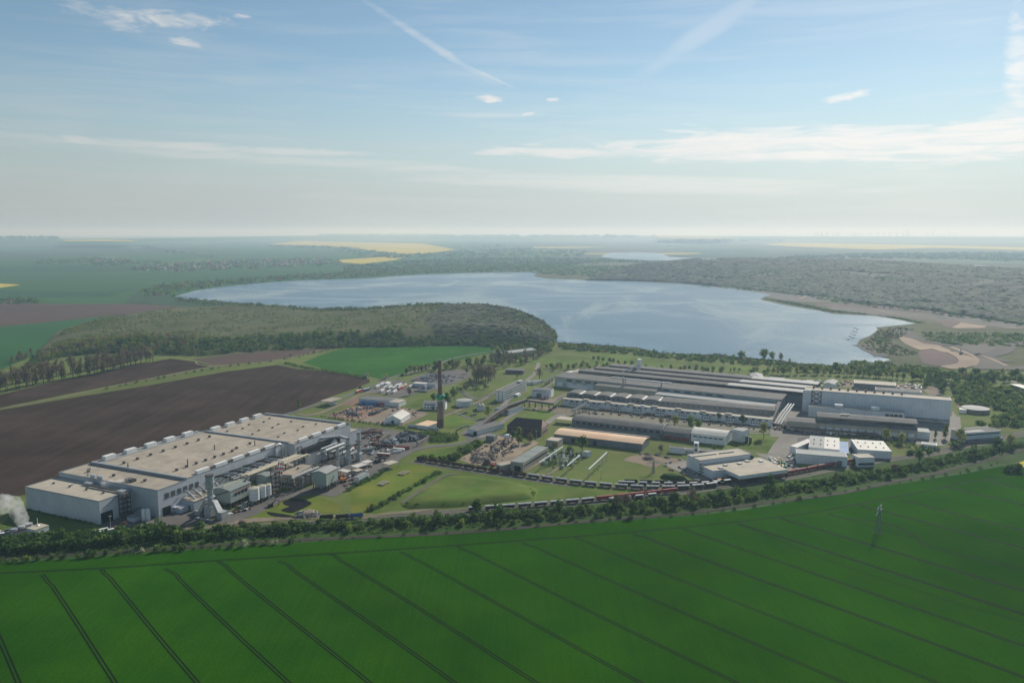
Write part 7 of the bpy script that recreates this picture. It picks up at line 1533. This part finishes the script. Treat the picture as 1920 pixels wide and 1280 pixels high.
# dump of vehicles behind the mill
# ------------------------------------------------------------ heaps
def heap(name, label, P, h, m, n, sz, seed, group=None, stones=None):
    c = sum(P, Vector()) / len(P); o = mound(name, [p - c for p in P], h, m, ramp=.7); o.location = c; tag(o, label, 'heap', group)
    r = random.Random(seed); b = MB()
    for x, y in scatter(P, n, r):
        d = min((Vector((x, y, 0)) - p).length for p in P); z = h * min(1, d / 8) * .8; s = r.uniform(*sz); a = r.uniform(0, 3.1); ca, sa = math.cos(a) * s, math.sin(a) * s; q = s * r.uniform(.6, 1.4)
        X, Y = x - c.x, y - c.y; b.loft([(X - ca, Y - sa, z - .2), (X + sa, Y - ca, z - .2), (X + ca, Y + sa, z - .2), (X - sa, Y + ca, z - .2)], [(X - ca*.6, Y - sa*.7, z + q), (X + sa*.8, Y - ca*.6, z + q*.8), (X + ca*.6, Y + sa*.6, z + q), (X - sa*.7, Y + ca*.6, z + q*.7)], r.randrange(3))
    s_ = b.build('rubble', stones or STONES, o); s_['kind'] = 'stuff'
    return o
STONES = [mat('rubble_pale', (.38, .34, .29), .9, .15, .5), mat('rubble_dark', (.12, .11, .105), .9, .15, .5), mat('rubble_brown', (.24, .18, .13), .9, .15, .5)]
DARKS = [mat('scrap_dark', (.055, .06, .068), .8, .2, .5), mat('scrap_blue', (.10, .125, .15), .7, .2, .5), mat('scrap_pale', (.40, .42, .43), .6, .2, .5)]
darkheap = mat('dark_gravel', (.085, .075, .07), .95, .15, .3)
heap('rubble_heap', 'long grey rubble heap in the middle of the rubble yard', G('f6', '370,920 480,830 600,830 800,850 790,930 620,960 420,960'), 3.0, gravel, 150, (.5, 1.6), 1, 'heaps in the rubble yard')
heap('rubble_heap', 'mixed rubble heap beside the crusher in the rubble yard', G('f6', '720,760 820,640 1000,600 1060,640 900,740 860,830 760,830'), 2.5, gravel, 130, (.5, 1.5), 2, 'heaps in the rubble yard')
heap('gravel_heap', 'smooth dark cone of gravel beside the depot shed', G('f6', '590,1020 620,950 700,940 760,1010 720,1035'), 5.0, darkheap, 14, (.3, .6), 3, 'heaps in the rubble yard')
heap('white_heap', 'bright white heap behind the crusher in the rubble yard', G('f6', '910,520 1000,500 1110,530 1120,570 1020,560'), 2.5, whiteP, 30, (.4, .9), 4, 'heaps in the rubble yard', [whiteP, wallL, concrete])
heap('rubble_heap', 'pale rubble scattered along the near edge of the rubble yard', G('f6', '420,990 540,920 640,930 560,990'), 1.6, gravel, 60, (.4, 1.3), 5, 'heaps in the rubble yard')
heap('rubble_heap', 'small pale rubble row behind the poplar shadow', G('f6', '880,840 1000,770 1100,750 1060,800 960,840'), 1.5, gravel, 50, (.4, 1.2), 12, 'heaps in the rubble yard')
heap('scrap_heap', 'dark blue scrap heap inside the concrete bays', G('f5', '930,430 960,350 1080,310 1220,340 1380,400 1330,440 1150,440 1000,465'), 5.0, DARKS[0], 240, (.5, 1.6), 6, 'scrap heaps', DARKS)
heap('scrap_heap', 'smaller scrap heap in the bay next to the white heap', G('f5', '650,500 720,440 820,410 860,500 760,520'), 4.0, DARKS[1], 110, (.5, 1.4), 7, 'scrap heaps', DARKS)
heap('scrap_heap', 'bright aluminium scrap heap spilling between the bays', G('f5', '830,400 910,370 960,400 990,465 930,500 880,450'), 2.5, DARKS[2], 90, (.5, 1.3), 8, 'scrap heaps', [DARKS[2], whiteP, galv])
heap('scrap_heap', 'rusty scrap heap behind the factory corner', G('f5', '440,270 520,235 700,250 720,280 600,300 480,300'), 2.6, rust, 90, (.5, 1.6), 9, 'scrap heaps', [rust, steelD, STONES[2]])
heap('scrap_heap', 'row of dark bales along the factory wall', G('f5', '240,360 340,340 520,330 540,350 400,390 260,385'), 2.0, steelD, 80, (.5, 1.5), 10, 'scrap heaps', [steelD, rust, STONES[1]])
heap('scrap_heap', 'grey scrap heap at the west side of the red gravel yard', G('f3', '920,1030 980,980 1100,990 1200,1030 1190,1070 1050,1060'), 3.0, darkheap, 120, (.5, 1.4), 11, 'heaps on the red gravel', [DARKS[0], DARKS[2], STONES[1]])
heap('scrap_heap', 'dark scrap row along the front of the red gravel yard', G('f3', '1380,1060 1500,1000 1650,940 1790,890 1800,915 1640,990 1480,1060'), 3.0, darkheap, 140, (.5, 1.4), 13, 'heaps on the red gravel', [DARKS[0], DARKS[1], STONES[0]])
heap('scrap_heap', 'dark tyre like heap before the red trailer', G('f3', '1270,900 1380,870 1500,880 1540,900 1400,930 1300,930'), 2.4, darkheap, 90, (.4, 1.2), 14, 'heaps on the red gravel', [DARKS[0], STONES[1], DARKS[2]])
heap('scrap_heap', 'small rusty heap at the back of the red gravel yard', G('f3', '840,980 900,945 970,950 940,990 850,1010'), 2.0, rust, 50, (.4, 1.2), 15, 'heaps on the red gravel', [rust, STONES[1], DARKS[2]])
heap('rubble_heap', 'white and grey rubble heap below the pond by the railway', G('c2', '1060,1120 1130,1070 1260,1055 1330,1080 1330,1110 1200,1130'), 3.0, gravel, 150, (.5, 1.4), 16, None, [DARKS[2], STONES[0], DARKS[1]])
heap('soil_heap', 'brown soil heap with planks by the rail track', G('c2', '510,1190 540,1150 590,1160 610,1190'), 2.0, rust, 20, (.4, .8), 17)
heap('soil_heap', 'dark oval soil heap on the bare ground behind the pylon', G('e3', '880,210 950,180 1060,175 1160,200 1120,240 960,250'), 2.5, darkheap, 20, (.4, .8), 18, 'soil heaps by the pylon')
for i, (a, b2, lb) in enumerate(((1000, 120, 'dark soil heap at the edge of the sandy hall lawn'), (860, 118, 'smallest dark soil heap west of the others'), (1200, 135, 'flat dark soil heap behind the oval one'), (1390, 190, 'dark soil heap nearest the front hall'))): heap('soil_heap', lb, G('e3', ' '.join('%d,%d' % (a + dx * (1 if i != 1 else .35), b2 + dy) for dx, dy in ((-80, 5), (-30, -22), (40, -20), (85, 8), (20, 28)))), 1.6, darkheap, 10, (.3, .7), 20 + i, 'soil heaps by the pylon')
def clutter(name, poly, n, sz, mats, seed):
    r = random.Random(seed); b = MB()
    for x, y in scatter(poly, n, r):
        a = r.uniform(0, 3.1); L_, w_, h_ = r.uniform(*sz) * 1.5, r.uniform(*sz), r.uniform(*sz) * .8; c, s_ = math.cos(a), math.sin(a); k = r.randrange(len(mats))
        q = [(x + c*u*L_/2 - s_*v*w_/2, y + s_*u*L_/2 + c*v*w_/2) for u, v in ((-1, -1), (1, -1), (1, 1), (-1, 1))]
        b.prism(q, .1, .25 + h_, k)
    tag(b.build(name, mats), kind='stuff')
MIX = [rust, wallL, steelD, galv, STONES[2], concrete, whiteP, DARKS[1], redD, blueP, steelD, STONES[1]]
clutter('stored_materials', G('f5', '160,420 420,200 720,290 780,420 600,520 860,580 700,640 500,700 380,620 200,560'), 90, (.8, 2.6), MIX, 61)
clutter('stored_materials', G('f5', '20,1000 200,980 380,800 560,720 620,780 480,930 200,1150 60,1240'), 46, (.8, 2.2), MIX, 62)
clutter('stored_materials', G('f6', '200,930 560,680 800,600 1100,540 1250,680 1000,900 800,1020 420,1000'), 120, (.6, 2.0), [STONES[0], STONES[1], STONES[2], rust, concrete, gravel, steelD], 63)
clutter('stored_materials', G('f3', '600,1050 850,950 1100,880 1500,850 1750,900 1400,1080 1200,1150 800,1090'), 90, (.6, 2.0), MIX, 64)
clutter('stored_materials', G('c3', '800,790 880,700 1010,660 1250,700 1300,720 1180,770 1040,830 860,830'), 40, (.8, 2.2), MIX, 65)
clutter('stored_materials', G('c6', '650,200 1000,215 1190,222 1210,285 1000,245 640,235'), 60, (1, 3), MIX, 66)
clutter('stored_materials', G('c6', '370,190 520,200 520,225 640,220 640,240 400,235'), 40, (1, 3.2), MIX, 67)
clutter('stored_materials', G('c2', '480,1040 640,1010 900,930 950,880 860,870 700,930 500,1000'), 60, (.8, 2.4), [galv, steelD, wallGn, rust, duct], 68)
clutter('stored_materials', G('c1', '1480,830 1620,850 1760,810 1880,790 1870,760 1700,800 1500,800'), 50, (.8, 2.4), [galv, steelD, wallL, rust], 69)
clutter('stored_materials', G('c5', '100,480 700,540 1400,600 1820,650 1820,670 1300,630 700,570 300,530'), 70, (.8, 2.6), [rust, steelD, STONES[1], redD, concrete], 70)
clutter('stored_materials', G('c6', '160,490 330,520 620,560 900,585 1160,600 1160,615 800,590 400,560 170,530'), 90, (.8, 2.6), [rust, steelD, STONES[1], galv], 71)
clutter('stored_materials', G('c6', '270,720 300,700 335,740 330,800 290,790'), 26, (.8, 2.2), MIX, 72)
clutter('stored_materials', G('e4', '1600,290 1780,310 1870,450 1760,480 1680,400'), 50, (.8, 2.4), [galv, STONES[0], greenN, yelP, wallL, steelD], 73)
# concrete bay walls of the scrap yard
for lb, s in (('concrete bay wall between scrap yard and thicket', '1080,300 1230,335 1360,385 1500,400'), ('concrete bay wall along the open side of the scrap yard', '1500,400 1400,470 1300,520'), ('concrete bay wall on the factory side of the scrap yard', '640,470 740,410 840,360')):
    P = G('f5', s); t = thing('bay_wall', lb, 'wall', P[0]); b = MB()
    for a, c in zip(P, P[1:]):
        d = (c - a).normalized(); sd_ = Vector((-d.y, d.x, 0)) * .6; a0, c0 = a - P[0], c - P[0]; up_ = Vector((0, 0, 4.4)); dn = Vector((0, 0, -.2))
        b.loft([a0 + sd_ + dn, a0 - sd_ + dn, a0 - sd_ + up_, a0 + sd_ + up_], [c0 + sd_ + dn, c0 - sd_ + dn, c0 - sd_ + up_, c0 + sd_ + up_])
    part(t, 'panel', b, concrete); cp = MB()
    for a, c in zip(P, P[1:]): cp.beam(a - P[0] + Vector((0, 0, 4.5)), c - P[0] + Vector((0, 0, 4.5)), 1.1)
    part(t, 'coping', cp, concrete)
# white site wall at the chimney foot
P = G('f5', '1145,195 1320,205 1470,225 1670,255'); t = thing('site_hoarding', 'long low hoarding with a white top and red panel at the chimney foot', 'hoarding', P[0])
for i, (a, c, m) in enumerate(zip(P, P[1:], (galv, redD, galv))):
    d = (c - a).normalized(); s_ = Vector((-d.y, d.x, 0)) * .5; a0, c0 = a - P[0], c - P[0]; part(t, 'panel', MB().loft([a0 + s_, a0 - s_, a0 - s_ + Vector((0, 0, 2.8)), a0 + s_ + Vector((0, 0, 2.8))], [c0 + s_, c0 - s_, c0 - s_ + Vector((0, 0, 2.8)), c0 + s_ + Vector((0, 0, 2.8))]), m, label='red panel' if m is redD else None); part(t, 'top_board', MB().beam(a0 + Vector((0, 0, 3.0)), c0 + Vector((0, 0, 3.0)), 1.3), whiteP)
# racks on the mown grass
for x, y, lb in ((1060, 990, 'rack of pale pipes on the mown grass, nearer the brown wagons'), (710, 1165, 'rack of pale pipes on the mown grass, nearer the yard office')):
    t = at_px('pipe_stack', lb, 'pipe stack', *px('f5', x, y), group='pipe racks on the grass'); 
    for i in range(3): part(t, 'pipe', MB().tube([(-6, -3 + 2.6 * i, 1.3), (6, -3 + 2.6 * i, 1.3)], .5, 8), STONES[0])
    part(t, 'cradle', MB().box(-4.4, -4, -3.6, 2.8, 0, .8).box(4, 4.4, -3.6, 2.8, 0, .8), steelD)
sheet('pond', G('c2', '960,970 1030,935 1130,930 1250,970 1210,1010 1120,1050 1060,1075 1000,1070 940,1045 1030,1010 990,1000'), .16, mat('pond_basin', (.016, .017, .018), .95, .1, .2, spec=.02), sm=2)
sheet('pond', G('c2', '800,1065 860,1070 1050,1100 1030,1120 880,1110 820,1090'), .16, MATS['pond_basin'], sm=2)

# ------------------------------------------------------------ cooling tower, steam
t = at_px('cooling_tower', 'white cooling tower cell with louvred base beside its steaming neighbour', 'cooling tower', *px('f1', 575, 985)); b = MB(); b.box(-5.5, 5.5, -5, 5, 2.6, 6.6); part(t, 'casing', b, whiteP); part(t, 'louvre', MB().box(-5, 5, -4.6, 4.6, 0, 2.58), gateD); part(t, 'roof', MB().box(-5.7, 5.7, -5.2, 5.2, 6.62, 7.0), roofT2); part(t, 'mast', MB().cyl(1.5, 2, 7, 13, .2, n=6), whiteP); part(t, 'vent_cap', MB().cyl(1.5, 2, 7.0, 8.2, 1.6, .5, n=12), whiteP)
t = at_px('cooling_tower', 'dark steel framed cooling tower under the rising steam', 'cooling tower', *px('f1', 350, 975)); part(t, 'casing', MB().box(-11, 8, -5, 5, 0, 5.4), wallD); part(t, 'railing', MB().box(-11, 8, -5, -4.8, 5.4, 6.6).box(-11, 8, 4.8, 5, 5.4, 6.6), steelD)
for x in (-7, -1, 5): part(t, 'fan_stack', MB().cyl(x, 0, 5.42, 7.4, 2.4, 2.6, n=14), galv)
FLIP = True
def plume(name, label, P, rad, dens, seed):
    """Steam: a tapering lumpy body filled with uneven vapour."""
    r = random.Random(seed); b = MB(); Ps = smooth(P, 6); n = len(Ps); K = 14
    for i, p in enumerate(Ps):
        t = i / (n - 1); R_ = rad[0] + (rad[1] - rad[0]) * t ** .8
        if i in (0, n - 1): R_ *= .4
        for k in range(K):
            a = 2 * math.pi * k / K; w_ = 1 + .35 * noise.noise(Vector((math.cos(a) * 1.3, math.sin(a) * 1.3, i * .55 + seed)))
            d = (Ps[min(i+1, n-1)] - Ps[max(i-1, 0)]).normalized(); x_ = d.cross(Vector((0, 1, 0.1))).normalized(); y_ = x_.cross(d); b.v.append(tuple(p + (x_ * math.cos(a) + y_ * math.sin(a)) * R_ * w_))
    for i in range(n - 1):
        for k in range(K): b.f.append((i*K+k, i*K+(k+1)%K, (i+1)*K+(k+1)%K, (i+1)*K+k)); b.m.append(0)
    b.f.append(tuple(reversed(range(K)))); b.f.append(tuple((n-1)*K+k for k in range(K))); b.m += [0, 0]
    if FLIP: b.f = [tuple(reversed(f)) for f in b.f]
    m = bpy.data.materials.new(name); m.use_nodes = True; nt = m.node_tree; nt.nodes.clear(); N = nt.nodes.new; L = nt.links.new
    out = N('ShaderNodeOutputMaterial'); v = N('ShaderNodeVolumePrincipled'); L(v.outputs[0], out.inputs['Volume']); v.inputs['Color'].default_value = (.96, .96, .96, 1); v.inputs['Anisotropy'].default_value = .2
    g = N('ShaderNodeNewGeometry'); nz = N('ShaderNodeTexNoise'); L(g.outputs['Position'], nz.inputs[0]); nz.inputs['Scale'].default_value = .22; nz.inputs['Detail'].default_value = 4
    mr = N('ShaderNodeMapRange'); L(nz.outputs[0], mr.inputs[0]); mr.inputs[1].default_value, mr.inputs[2].default_value, mr.inputs[3].default_value, mr.inputs[4].default_value = .36, .62, 0.0, dens; L(mr.outputs[0], v.inputs['Density'])
    m.cycles.volume_step_rate = 1.0
    o = b.build(name, m); return tag(o, label, 'steam plume', None, 'stuff')
def PX(u, v, y):                     # the point seen at (u, v) at ground distance y
    d = ray(u, v); t = y / d[1]; return Vector((d[0] * t, y, CAM_H + d[2] * t))
g = W(*px('f1', 350, 970)); plume('steam', 'white steam blowing off the cooling tower', [PX(*px('f1', 350, 925), g.y), PX(*px('f1', 340, 800), g.y), PX(*px('f1', 270, 640), g.y), PX(*px('f1', 170, 520), g.y), PX(*px('f1', -30, 520), g.y)], (3.0, 8.0), .14, 3)
g = F.w(8.5, 40); plume('steam', 'white steam drifting across the hall roof', [PX(*px('c1', 992, 560), g.y), PX(*px('c1', 940, 575), g.y - 1), PX(*px('c1', 870, 590), g.y - 2), PX(*px('c1', 760, 610), g.y - 3)], (2.2, 4.8), .2, 5)

# ------------------------------------------------------------ masts, pylons, switchyard
pylG = mat('weathered_zinc', (.2, .21, .21), .6, .1, .3)
def pylon(u, v, vt, label, rot, arms=((.72, 8), (.86, 6))):
    p = W(u, v); h = hgt(u, v, vt); t = thing('power_pylon', label, 'pylon', p, rot, 'lattice power pylons'); b = MB(); w0, w1 = h * .08, .55
    def at(z, sx, sy): w_ = w0 + (w1 - w0) * min(1, z / (h * .75)); return Vector((sx * w_, sy * w_, z))
    zs = [h * i / 9 for i in range(10)]
    for sx, sy in ((1, 1), (1, -1), (-1, -1), (-1, 1)): b.beam(at(-.2, sx, sy), at(h * .75, sx, sy), .22); b.beam(at(h * .75, sx, sy), Vector((0, 0, h)), .18)
    for z0, z1 in zip(zs[:7], zs[1:8]):
        for (a, c) in (((1, 1), (1, -1)), ((1, -1), (-1, -1)), ((-1, -1), (-1, 1)), ((-1, 1), (1, 1))): b.beam(at(z0, *a), at(z1, *c), .12); b.beam(at(z0, *c), at(z1, *a), .12)
    part(t, 'lattice_mast', b, pylG)
    for f, w_ in arms:
        c = MB(); z = h * f
        for s in (-1, 1): c.beam((0, s * .5, z), (w_, 0, z), .14); c.beam((0, s * .5, z), (-w_, 0, z), .14)
        c.beam((0, 0, z + 1.6), (w_, 0, z), .12); c.beam((0, 0, z + 1.6), (-w_, 0, z), .12); part(t, 'crossarm', c, galv)
        ins = MB()
        for s in (-1, -.55, .55, 1): ins.cyl(s * w_, 0, z - 1.8, z, .16, n=6)
        part(t, 'insulator', ins, whiteP)
    for sx, sy in ((1, 1), (1, -1), (-1, -1), (-1, 1)): part(t, 'footing', MB().box(sx * w0 - .5, sx * w0 + .5, sy * w0 - .5, sy * w0 + .5, -.1, .35), concrete)
pylon(1646, 999, 941, 'lattice power pylon standing in the green crop among wheel tracks', .9)
pylon(1225, 886, 861, 'lattice power pylon on the lawn between switchyard and front hall', .2)
def mast(k, x, y0, y1, label, group='thin masts along the sidings', m=None):
    u, v = px(k, x, y0); h = hgt(u, v, px(k, x, y1)[1]); t = thing('light_mast', label, 'mast', W(u, v), .3, group); part(t, 'pole', MB().cyl(0, 0, -.2, h, .26, .14, n=6), m or galv); part(t, 'lamp_head', MB().box(-1.1, 1.1, -.3, .3, h - .05, h + .35), m or galv); part(t, 'footing', MB().box(-.5, .5, -.5, .5, -.1, .3), concrete)
for k, x, y0, y1, lb in (('e2', 850, 915, 690, 'grey mast at the gate end of the depot hall'), ('e2', 1013, 765, 595, 'grey mast beside the long side of the depot hall'), ('e2', 1335, 970, 880, 'short mast between depot hall and switchyard'), ('e2', 1418, 1010, 840, 'mast at the near edge of the switchyard'), ('e3', 75, 610, 440, 'dark mast at the near corner of the switchyard lawn'), ('e3', 955, 700, 645, 'short pale mast between the dark open wagons'), ('e3', 1430, 720, 660, 'short pale mast further along the dark open wagons'), ('c1', 833, 955, 830, 'tall pale mast at the front gate'), ('c1', 940, 905, 870, 'short mast on the front yard'), ('f4', 215, 250, 150, 'dark mast on the road by the green field') if False else ('f3', 345, 950, 870, 'thin lamp mast on the approach road lawn'), ('f5', 1215, 600, 455, 'lamp mast beside the scrap yard road'), ('f6', 818, 470, 395, 'short dark flue post at the rubble yard corner'), ('c4', 1290, 720, 640, 'dark mast before the end of the office wing'), ('e2', 1130, 265, 90, 'thin mast before the brick hall'), ('e2', 1270, 250, 60, 'thin mast nearest the tan switchyard house'), ('f7', 550, 925, 840, 'thin mast by the pipe bridge'), ('c6', 575, 590, 560, 'thin mast behind the two tone warehouse'), ('e4', 1070, 640, 610, 'dark signal mast below the loading canopy')): mast(k, x, y0, y1, lb)
def gantry(k, a, b2, h, label):
    A_, B_ = G(k, a, h)[0], G(k, b2, h)[0]; A_.z = B_.z = 0; d = B_ - A_; L_ = d.length; t = thing('switchyard_gantry', label, 'gantry', A_, math.atan2(d.y, d.x), 'gantries of the switchyard')
    part(t, 'beam', MB().box(-.5, L_ + .5, -.45, .45, h - .6, h + .3), wallL); n = max(2, int(L_ / 14) + 1)
    for i in range(n): x = L_ * i / (n - 1); part(t, 'post', MB().box(x - .25, x + .25, -.25, .25, -.1, h - .62), galv)
gantry('e2', '1185,712', '1650,398', 8.5, 'white switchyard gantry nearest the depot hall'); gantry('c4', '1300,1238', '1425,1135', 8, 'white switchyard gantry in the middle'); gantry('c4', '1515,1275', '1695,1107', 9.5, 'white switchyard gantry nearest the pylon lawn'); gantry('c4', '1255,1158', '1310,1165', 6, 'short switchyard gantry near the round tree')
sw = G('c4', '1030,1220 1100,1150 1200,1100 1300,1110 1420,1130 1460,1180 1380,1230 1250,1270 1100,1260'); r = random.Random(8); Q = sorted(scatter(sw, 40, r, 6))
for i, (x, y) in enumerate(Q):
    t = thing('transformer' if i % 3 == 0 else 'switch_gear', ('%s grey transformer in the switchyard, counted from the depot hall' if i % 3 == 0 else '%s thin switch frame in the switchyard, counted from the depot hall') % ORD[i // 3 if i % 3 == 0 else i - i // 3 - 1], 'transformer' if i % 3 == 0 else 'switch gear', (x, y, 0), F.rot + r.uniform(-.1, .1), 'switchyard equipment')
    if i % 3 == 0:
        part(t, 'tank', MB().box(-1.6, 1.6, -1.1, 1.1, .4, 3.2), wallGn); part(t, 'radiator', MB().box(-1.3, 1.3, 1.15, 1.7, .6, 2.9), galv); bu = MB()
        for q in (-1, 0, 1): bu.cyl(q, 0, 3.2, 4.8, .22, .12, n=6)
        part(t, 'bushing', bu, whiteP)
    else:
        b = MB()
        for q in (-1.8, 1.8): b.box(q - .15, q + .15, -.15, .15, -.1, 4.2)
        b.box(-2.2, 2.2, -.18, .18, 4.2, 4.5); part(t, 'stand', b, galv); bu = MB()
        for q in (-1.6, 0, 1.6): bu.cyl(q, 0, 4.5, 6.0, .2, n=6)
        part(t, 'insulator', bu, whiteP)
masspoly('switchyard_weeds', sw, 160, (2, 4.5), (.8, 2.0), {0: 2, 1: 2, 5: 1}, 12, 1.0, 505)

# ------------------------------------------------------------ lake: floating platform
P0, P1 = W(1594, 636, 1), W(1606, 615, 1)
for i in range(9):
    p = P0.lerp(P1, i / 8) + Vector((4 if i % 2 else -4, 0, 0)); t = thing('pontoon', '%s dark float with a white top in the slanting line on the lake' % ORD[i], 'float', (p.x, p.y, .9), .4, 'line of floats on the lake'); part(t, 'hull', MB().box(-3.2, 3.2, -1.4, 1.4, 0, 1.0), steelD); part(t, 'deck', MB().box(-2.8, .4, -1.1, 1.1, 1.02, 1.6), galv)
# ------------------------------------------------------------ far villages
wallH = [mat('house_cream', (.55, .50, .42), .8, 0), mat('house_white', (.66, .65, .62), .8, 0), mat('house_brick', (.32, .20, .15), .8, 0)]; roofH = [mat('house_red_roof', (.24, .11, .08), .9, 0), mat('house_brown_roof', (.16, .11, .09), .9, 0), mat('house_grey_roof', (.16, .16, .16), .9, 0)]
HM = {}
for i in range(3):
    for j in range(3):
        b = MB(); b.extr([(-4.5, -.3), (4.5, -.3), (4.5, 4.5), (0, 7.8), (-4.5, 4.5)], -6.5, 6.5, 0); b.extr([(-5.2, 4.2), (0, 8.1), (5.2, 4.2), (5.2, 4.6), (0, 8.6), (-5.2, 4.6)], -7, 7, 1); HM[i, j] = b.mesh('village_house', [wallH[i], roofH[j]])
r = random.Random(77)
def village(s, n, group, where, sc=(1.0, 1.8), mind=20, z=.5):
    Q = sorted(scatter([W(*q) for q in pts('p', s)], n, r, mind)); cn = {}
    for x, y in Q:
        i, j = pick(r, {0: 2, 1: 2, 2: 1}), pick(r, {0: 4, 1: 2, 2: 1.5}); o = link(bpy.data.objects.new('village_house', HM[i, j]), None, (x, y, z), r.uniform(0, 3.1)); k = r.uniform(*sc); o.scale = (k, k, k)
        cl = ('cream', 'white', 'brick')[i] + ' house with ' + ('red', 'brown', 'grey')[j] + ' roof'; cn[cl] = cn.get(cl, 0) + 1
        tag(o, '%s %s %s, from the field end' % (ORD[cn[cl] - 1], cl, where), 'house', group)
village('225,504 300,497 350,494 400,490 470,487 540,485 600,488 620,494 540,500 440,504 330,509 280,508', 190, 'houses of the village beyond the lake', 'in the village beyond the lake')
village('850,462 900,460 960,461 985,464 940,468 870,467', 30, 'houses of the hamlet beyond the rape field', 'in the far hamlet', (1.6, 3), 60)
village('160,490 200,484 250,487 250,491 190,494', 16, 'houses of the small farm hamlet', 'in the farm hamlet', (1.2, 2), 40)
for u, v, lb, L_ in ((475, 492, 'long white barn in the middle of the far village', 40), (530, 498, 'white barn at the lake end of the far village', 30), (1255, 462, 'long pale barn beyond the small far lake', 110), (550, 445.5, 'white farm building on the far ridge', 120), (1836, 502.5, 'white building on the crest of the forested heap', 60), (1734, 630, 'white cabin in the quarry scrub', 9), (320, 486 + 32 - 10, 'pale barn at the field end of the far village', 24)):
    p = W(u, v); zz = 52 if 'crest' in lb else 95 if 'ridge' in lb else .5
    if zz > 1: p = W(u, v, zz)
    t = thing('barn', lb, 'barn', (p.x, p.y, zz)); part(t, 'wall', MB().extr([(-.16 * L_, -.3), (.16 * L_, -.3), (.16 * L_, .14 * L_), (0, .2 * L_), (-.16 * L_, .14 * L_)], -L_/2, L_/2), wallH[1]); part(t, 'roof', MB().extr([(-.18 * L_, .135 * L_), (0, .205 * L_), (.18 * L_, .135 * L_), (.18 * L_, .15 * L_), (0, .22 * L_), (-.18 * L_, .15 * L_)], -L_/2 - .5, L_/2 + .5), roofL)
# ------------------------------------------------------------ wind farm on the horizon
r = random.Random(5); b = MB(); TH = 120
turb = mat('turbine_backlit', (.22, .24, .26), .6, 0)  # white turbines, their backlit shade painted as grey
def turbine_meshes():
    tw = MB().cyl(0, 0, 0, TH, 6.5, 4.5, n=10).mesh('tower', turb); na = MB().box(-2.5, 2.5, -3, 9, TH - 2, TH + 3).cyl(0, -3.2, TH - 1.2, TH + 1.8, 1.6, n=10).mesh('nacelle', turb)
    bl = MB().loft([(-3.4, -.5, 0), (3.4, -.5, 0), (3.4, .5, 0), (-3.4, .5, 0)], [(-.8, -.3, 58), (1.7, -.3, 58), (1.7, .3, 58), (-.8, .3, 58)]).mesh('blade', turb); return tw, na, bl
tw, na, blm = turbine_meshes()
XS = [1529, 1533, 1540, 1541, 1550, 1551, 1561, 1565, 1570, 1573, 1599, 1602, 1603, 1609, 1614, 1631, 1646, 1658, 1668, 1681, 1694, 1701, 1704, 1738, 1749, 1760, 1780, 1790]
for i, u in enumerate(XS):
    zz = 76; p = W(u, 444.0 + r.uniform(-.2, 1.0), zz); big = 1.35 if u in (1701, 1749) else r.uniform(.8, 1.08)
    t = thing('wind_turbine', '%s wind turbine on the horizon, counted from the lake side' % ORD[i], 'wind turbine', (p.x, p.y, zz - 6), r.uniform(-.8, .8), 'wind farm on the horizon'); t.scale = (big,) * 3
    link(bpy.data.objects.new('tower', tw), t); link(bpy.data.objects.new('nacelle', na), t); a0 = r.uniform(0, 2.1)
    for k in range(3): o = link(bpy.data.objects.new('blade', blm), t, (0, -4.2, TH)); o.rotation_euler = (0, a0 + k * 2.0944, 0)
# ------------------------------------------------------------ hazy air
def haze():
    b = MB(); b.box(-46000, 46000, -1800, 47000, -1.0, 330.0)
    m = bpy.data.materials.new('hazy_air'); m.use_nodes = True; nt = m.node_tree; nt.nodes.clear()
    out = nt.nodes.new('ShaderNodeOutputMaterial'); v = nt.nodes.new('ShaderNodeVolumePrincipled'); nt.links.new(v.outputs[0], out.inputs['Volume'])
    v.inputs['Color'].default_value = (0.48, 0.66, 0.85, 1); v.inputs['Absorption Color'].default_value = (0.75, 0.55, 0.1, 1); v.inputs['Density'].default_value = 0.000085; v.inputs['Anisotropy'].default_value = 0.28
    tag(b.build('haze', m), kind='stuff')
haze()
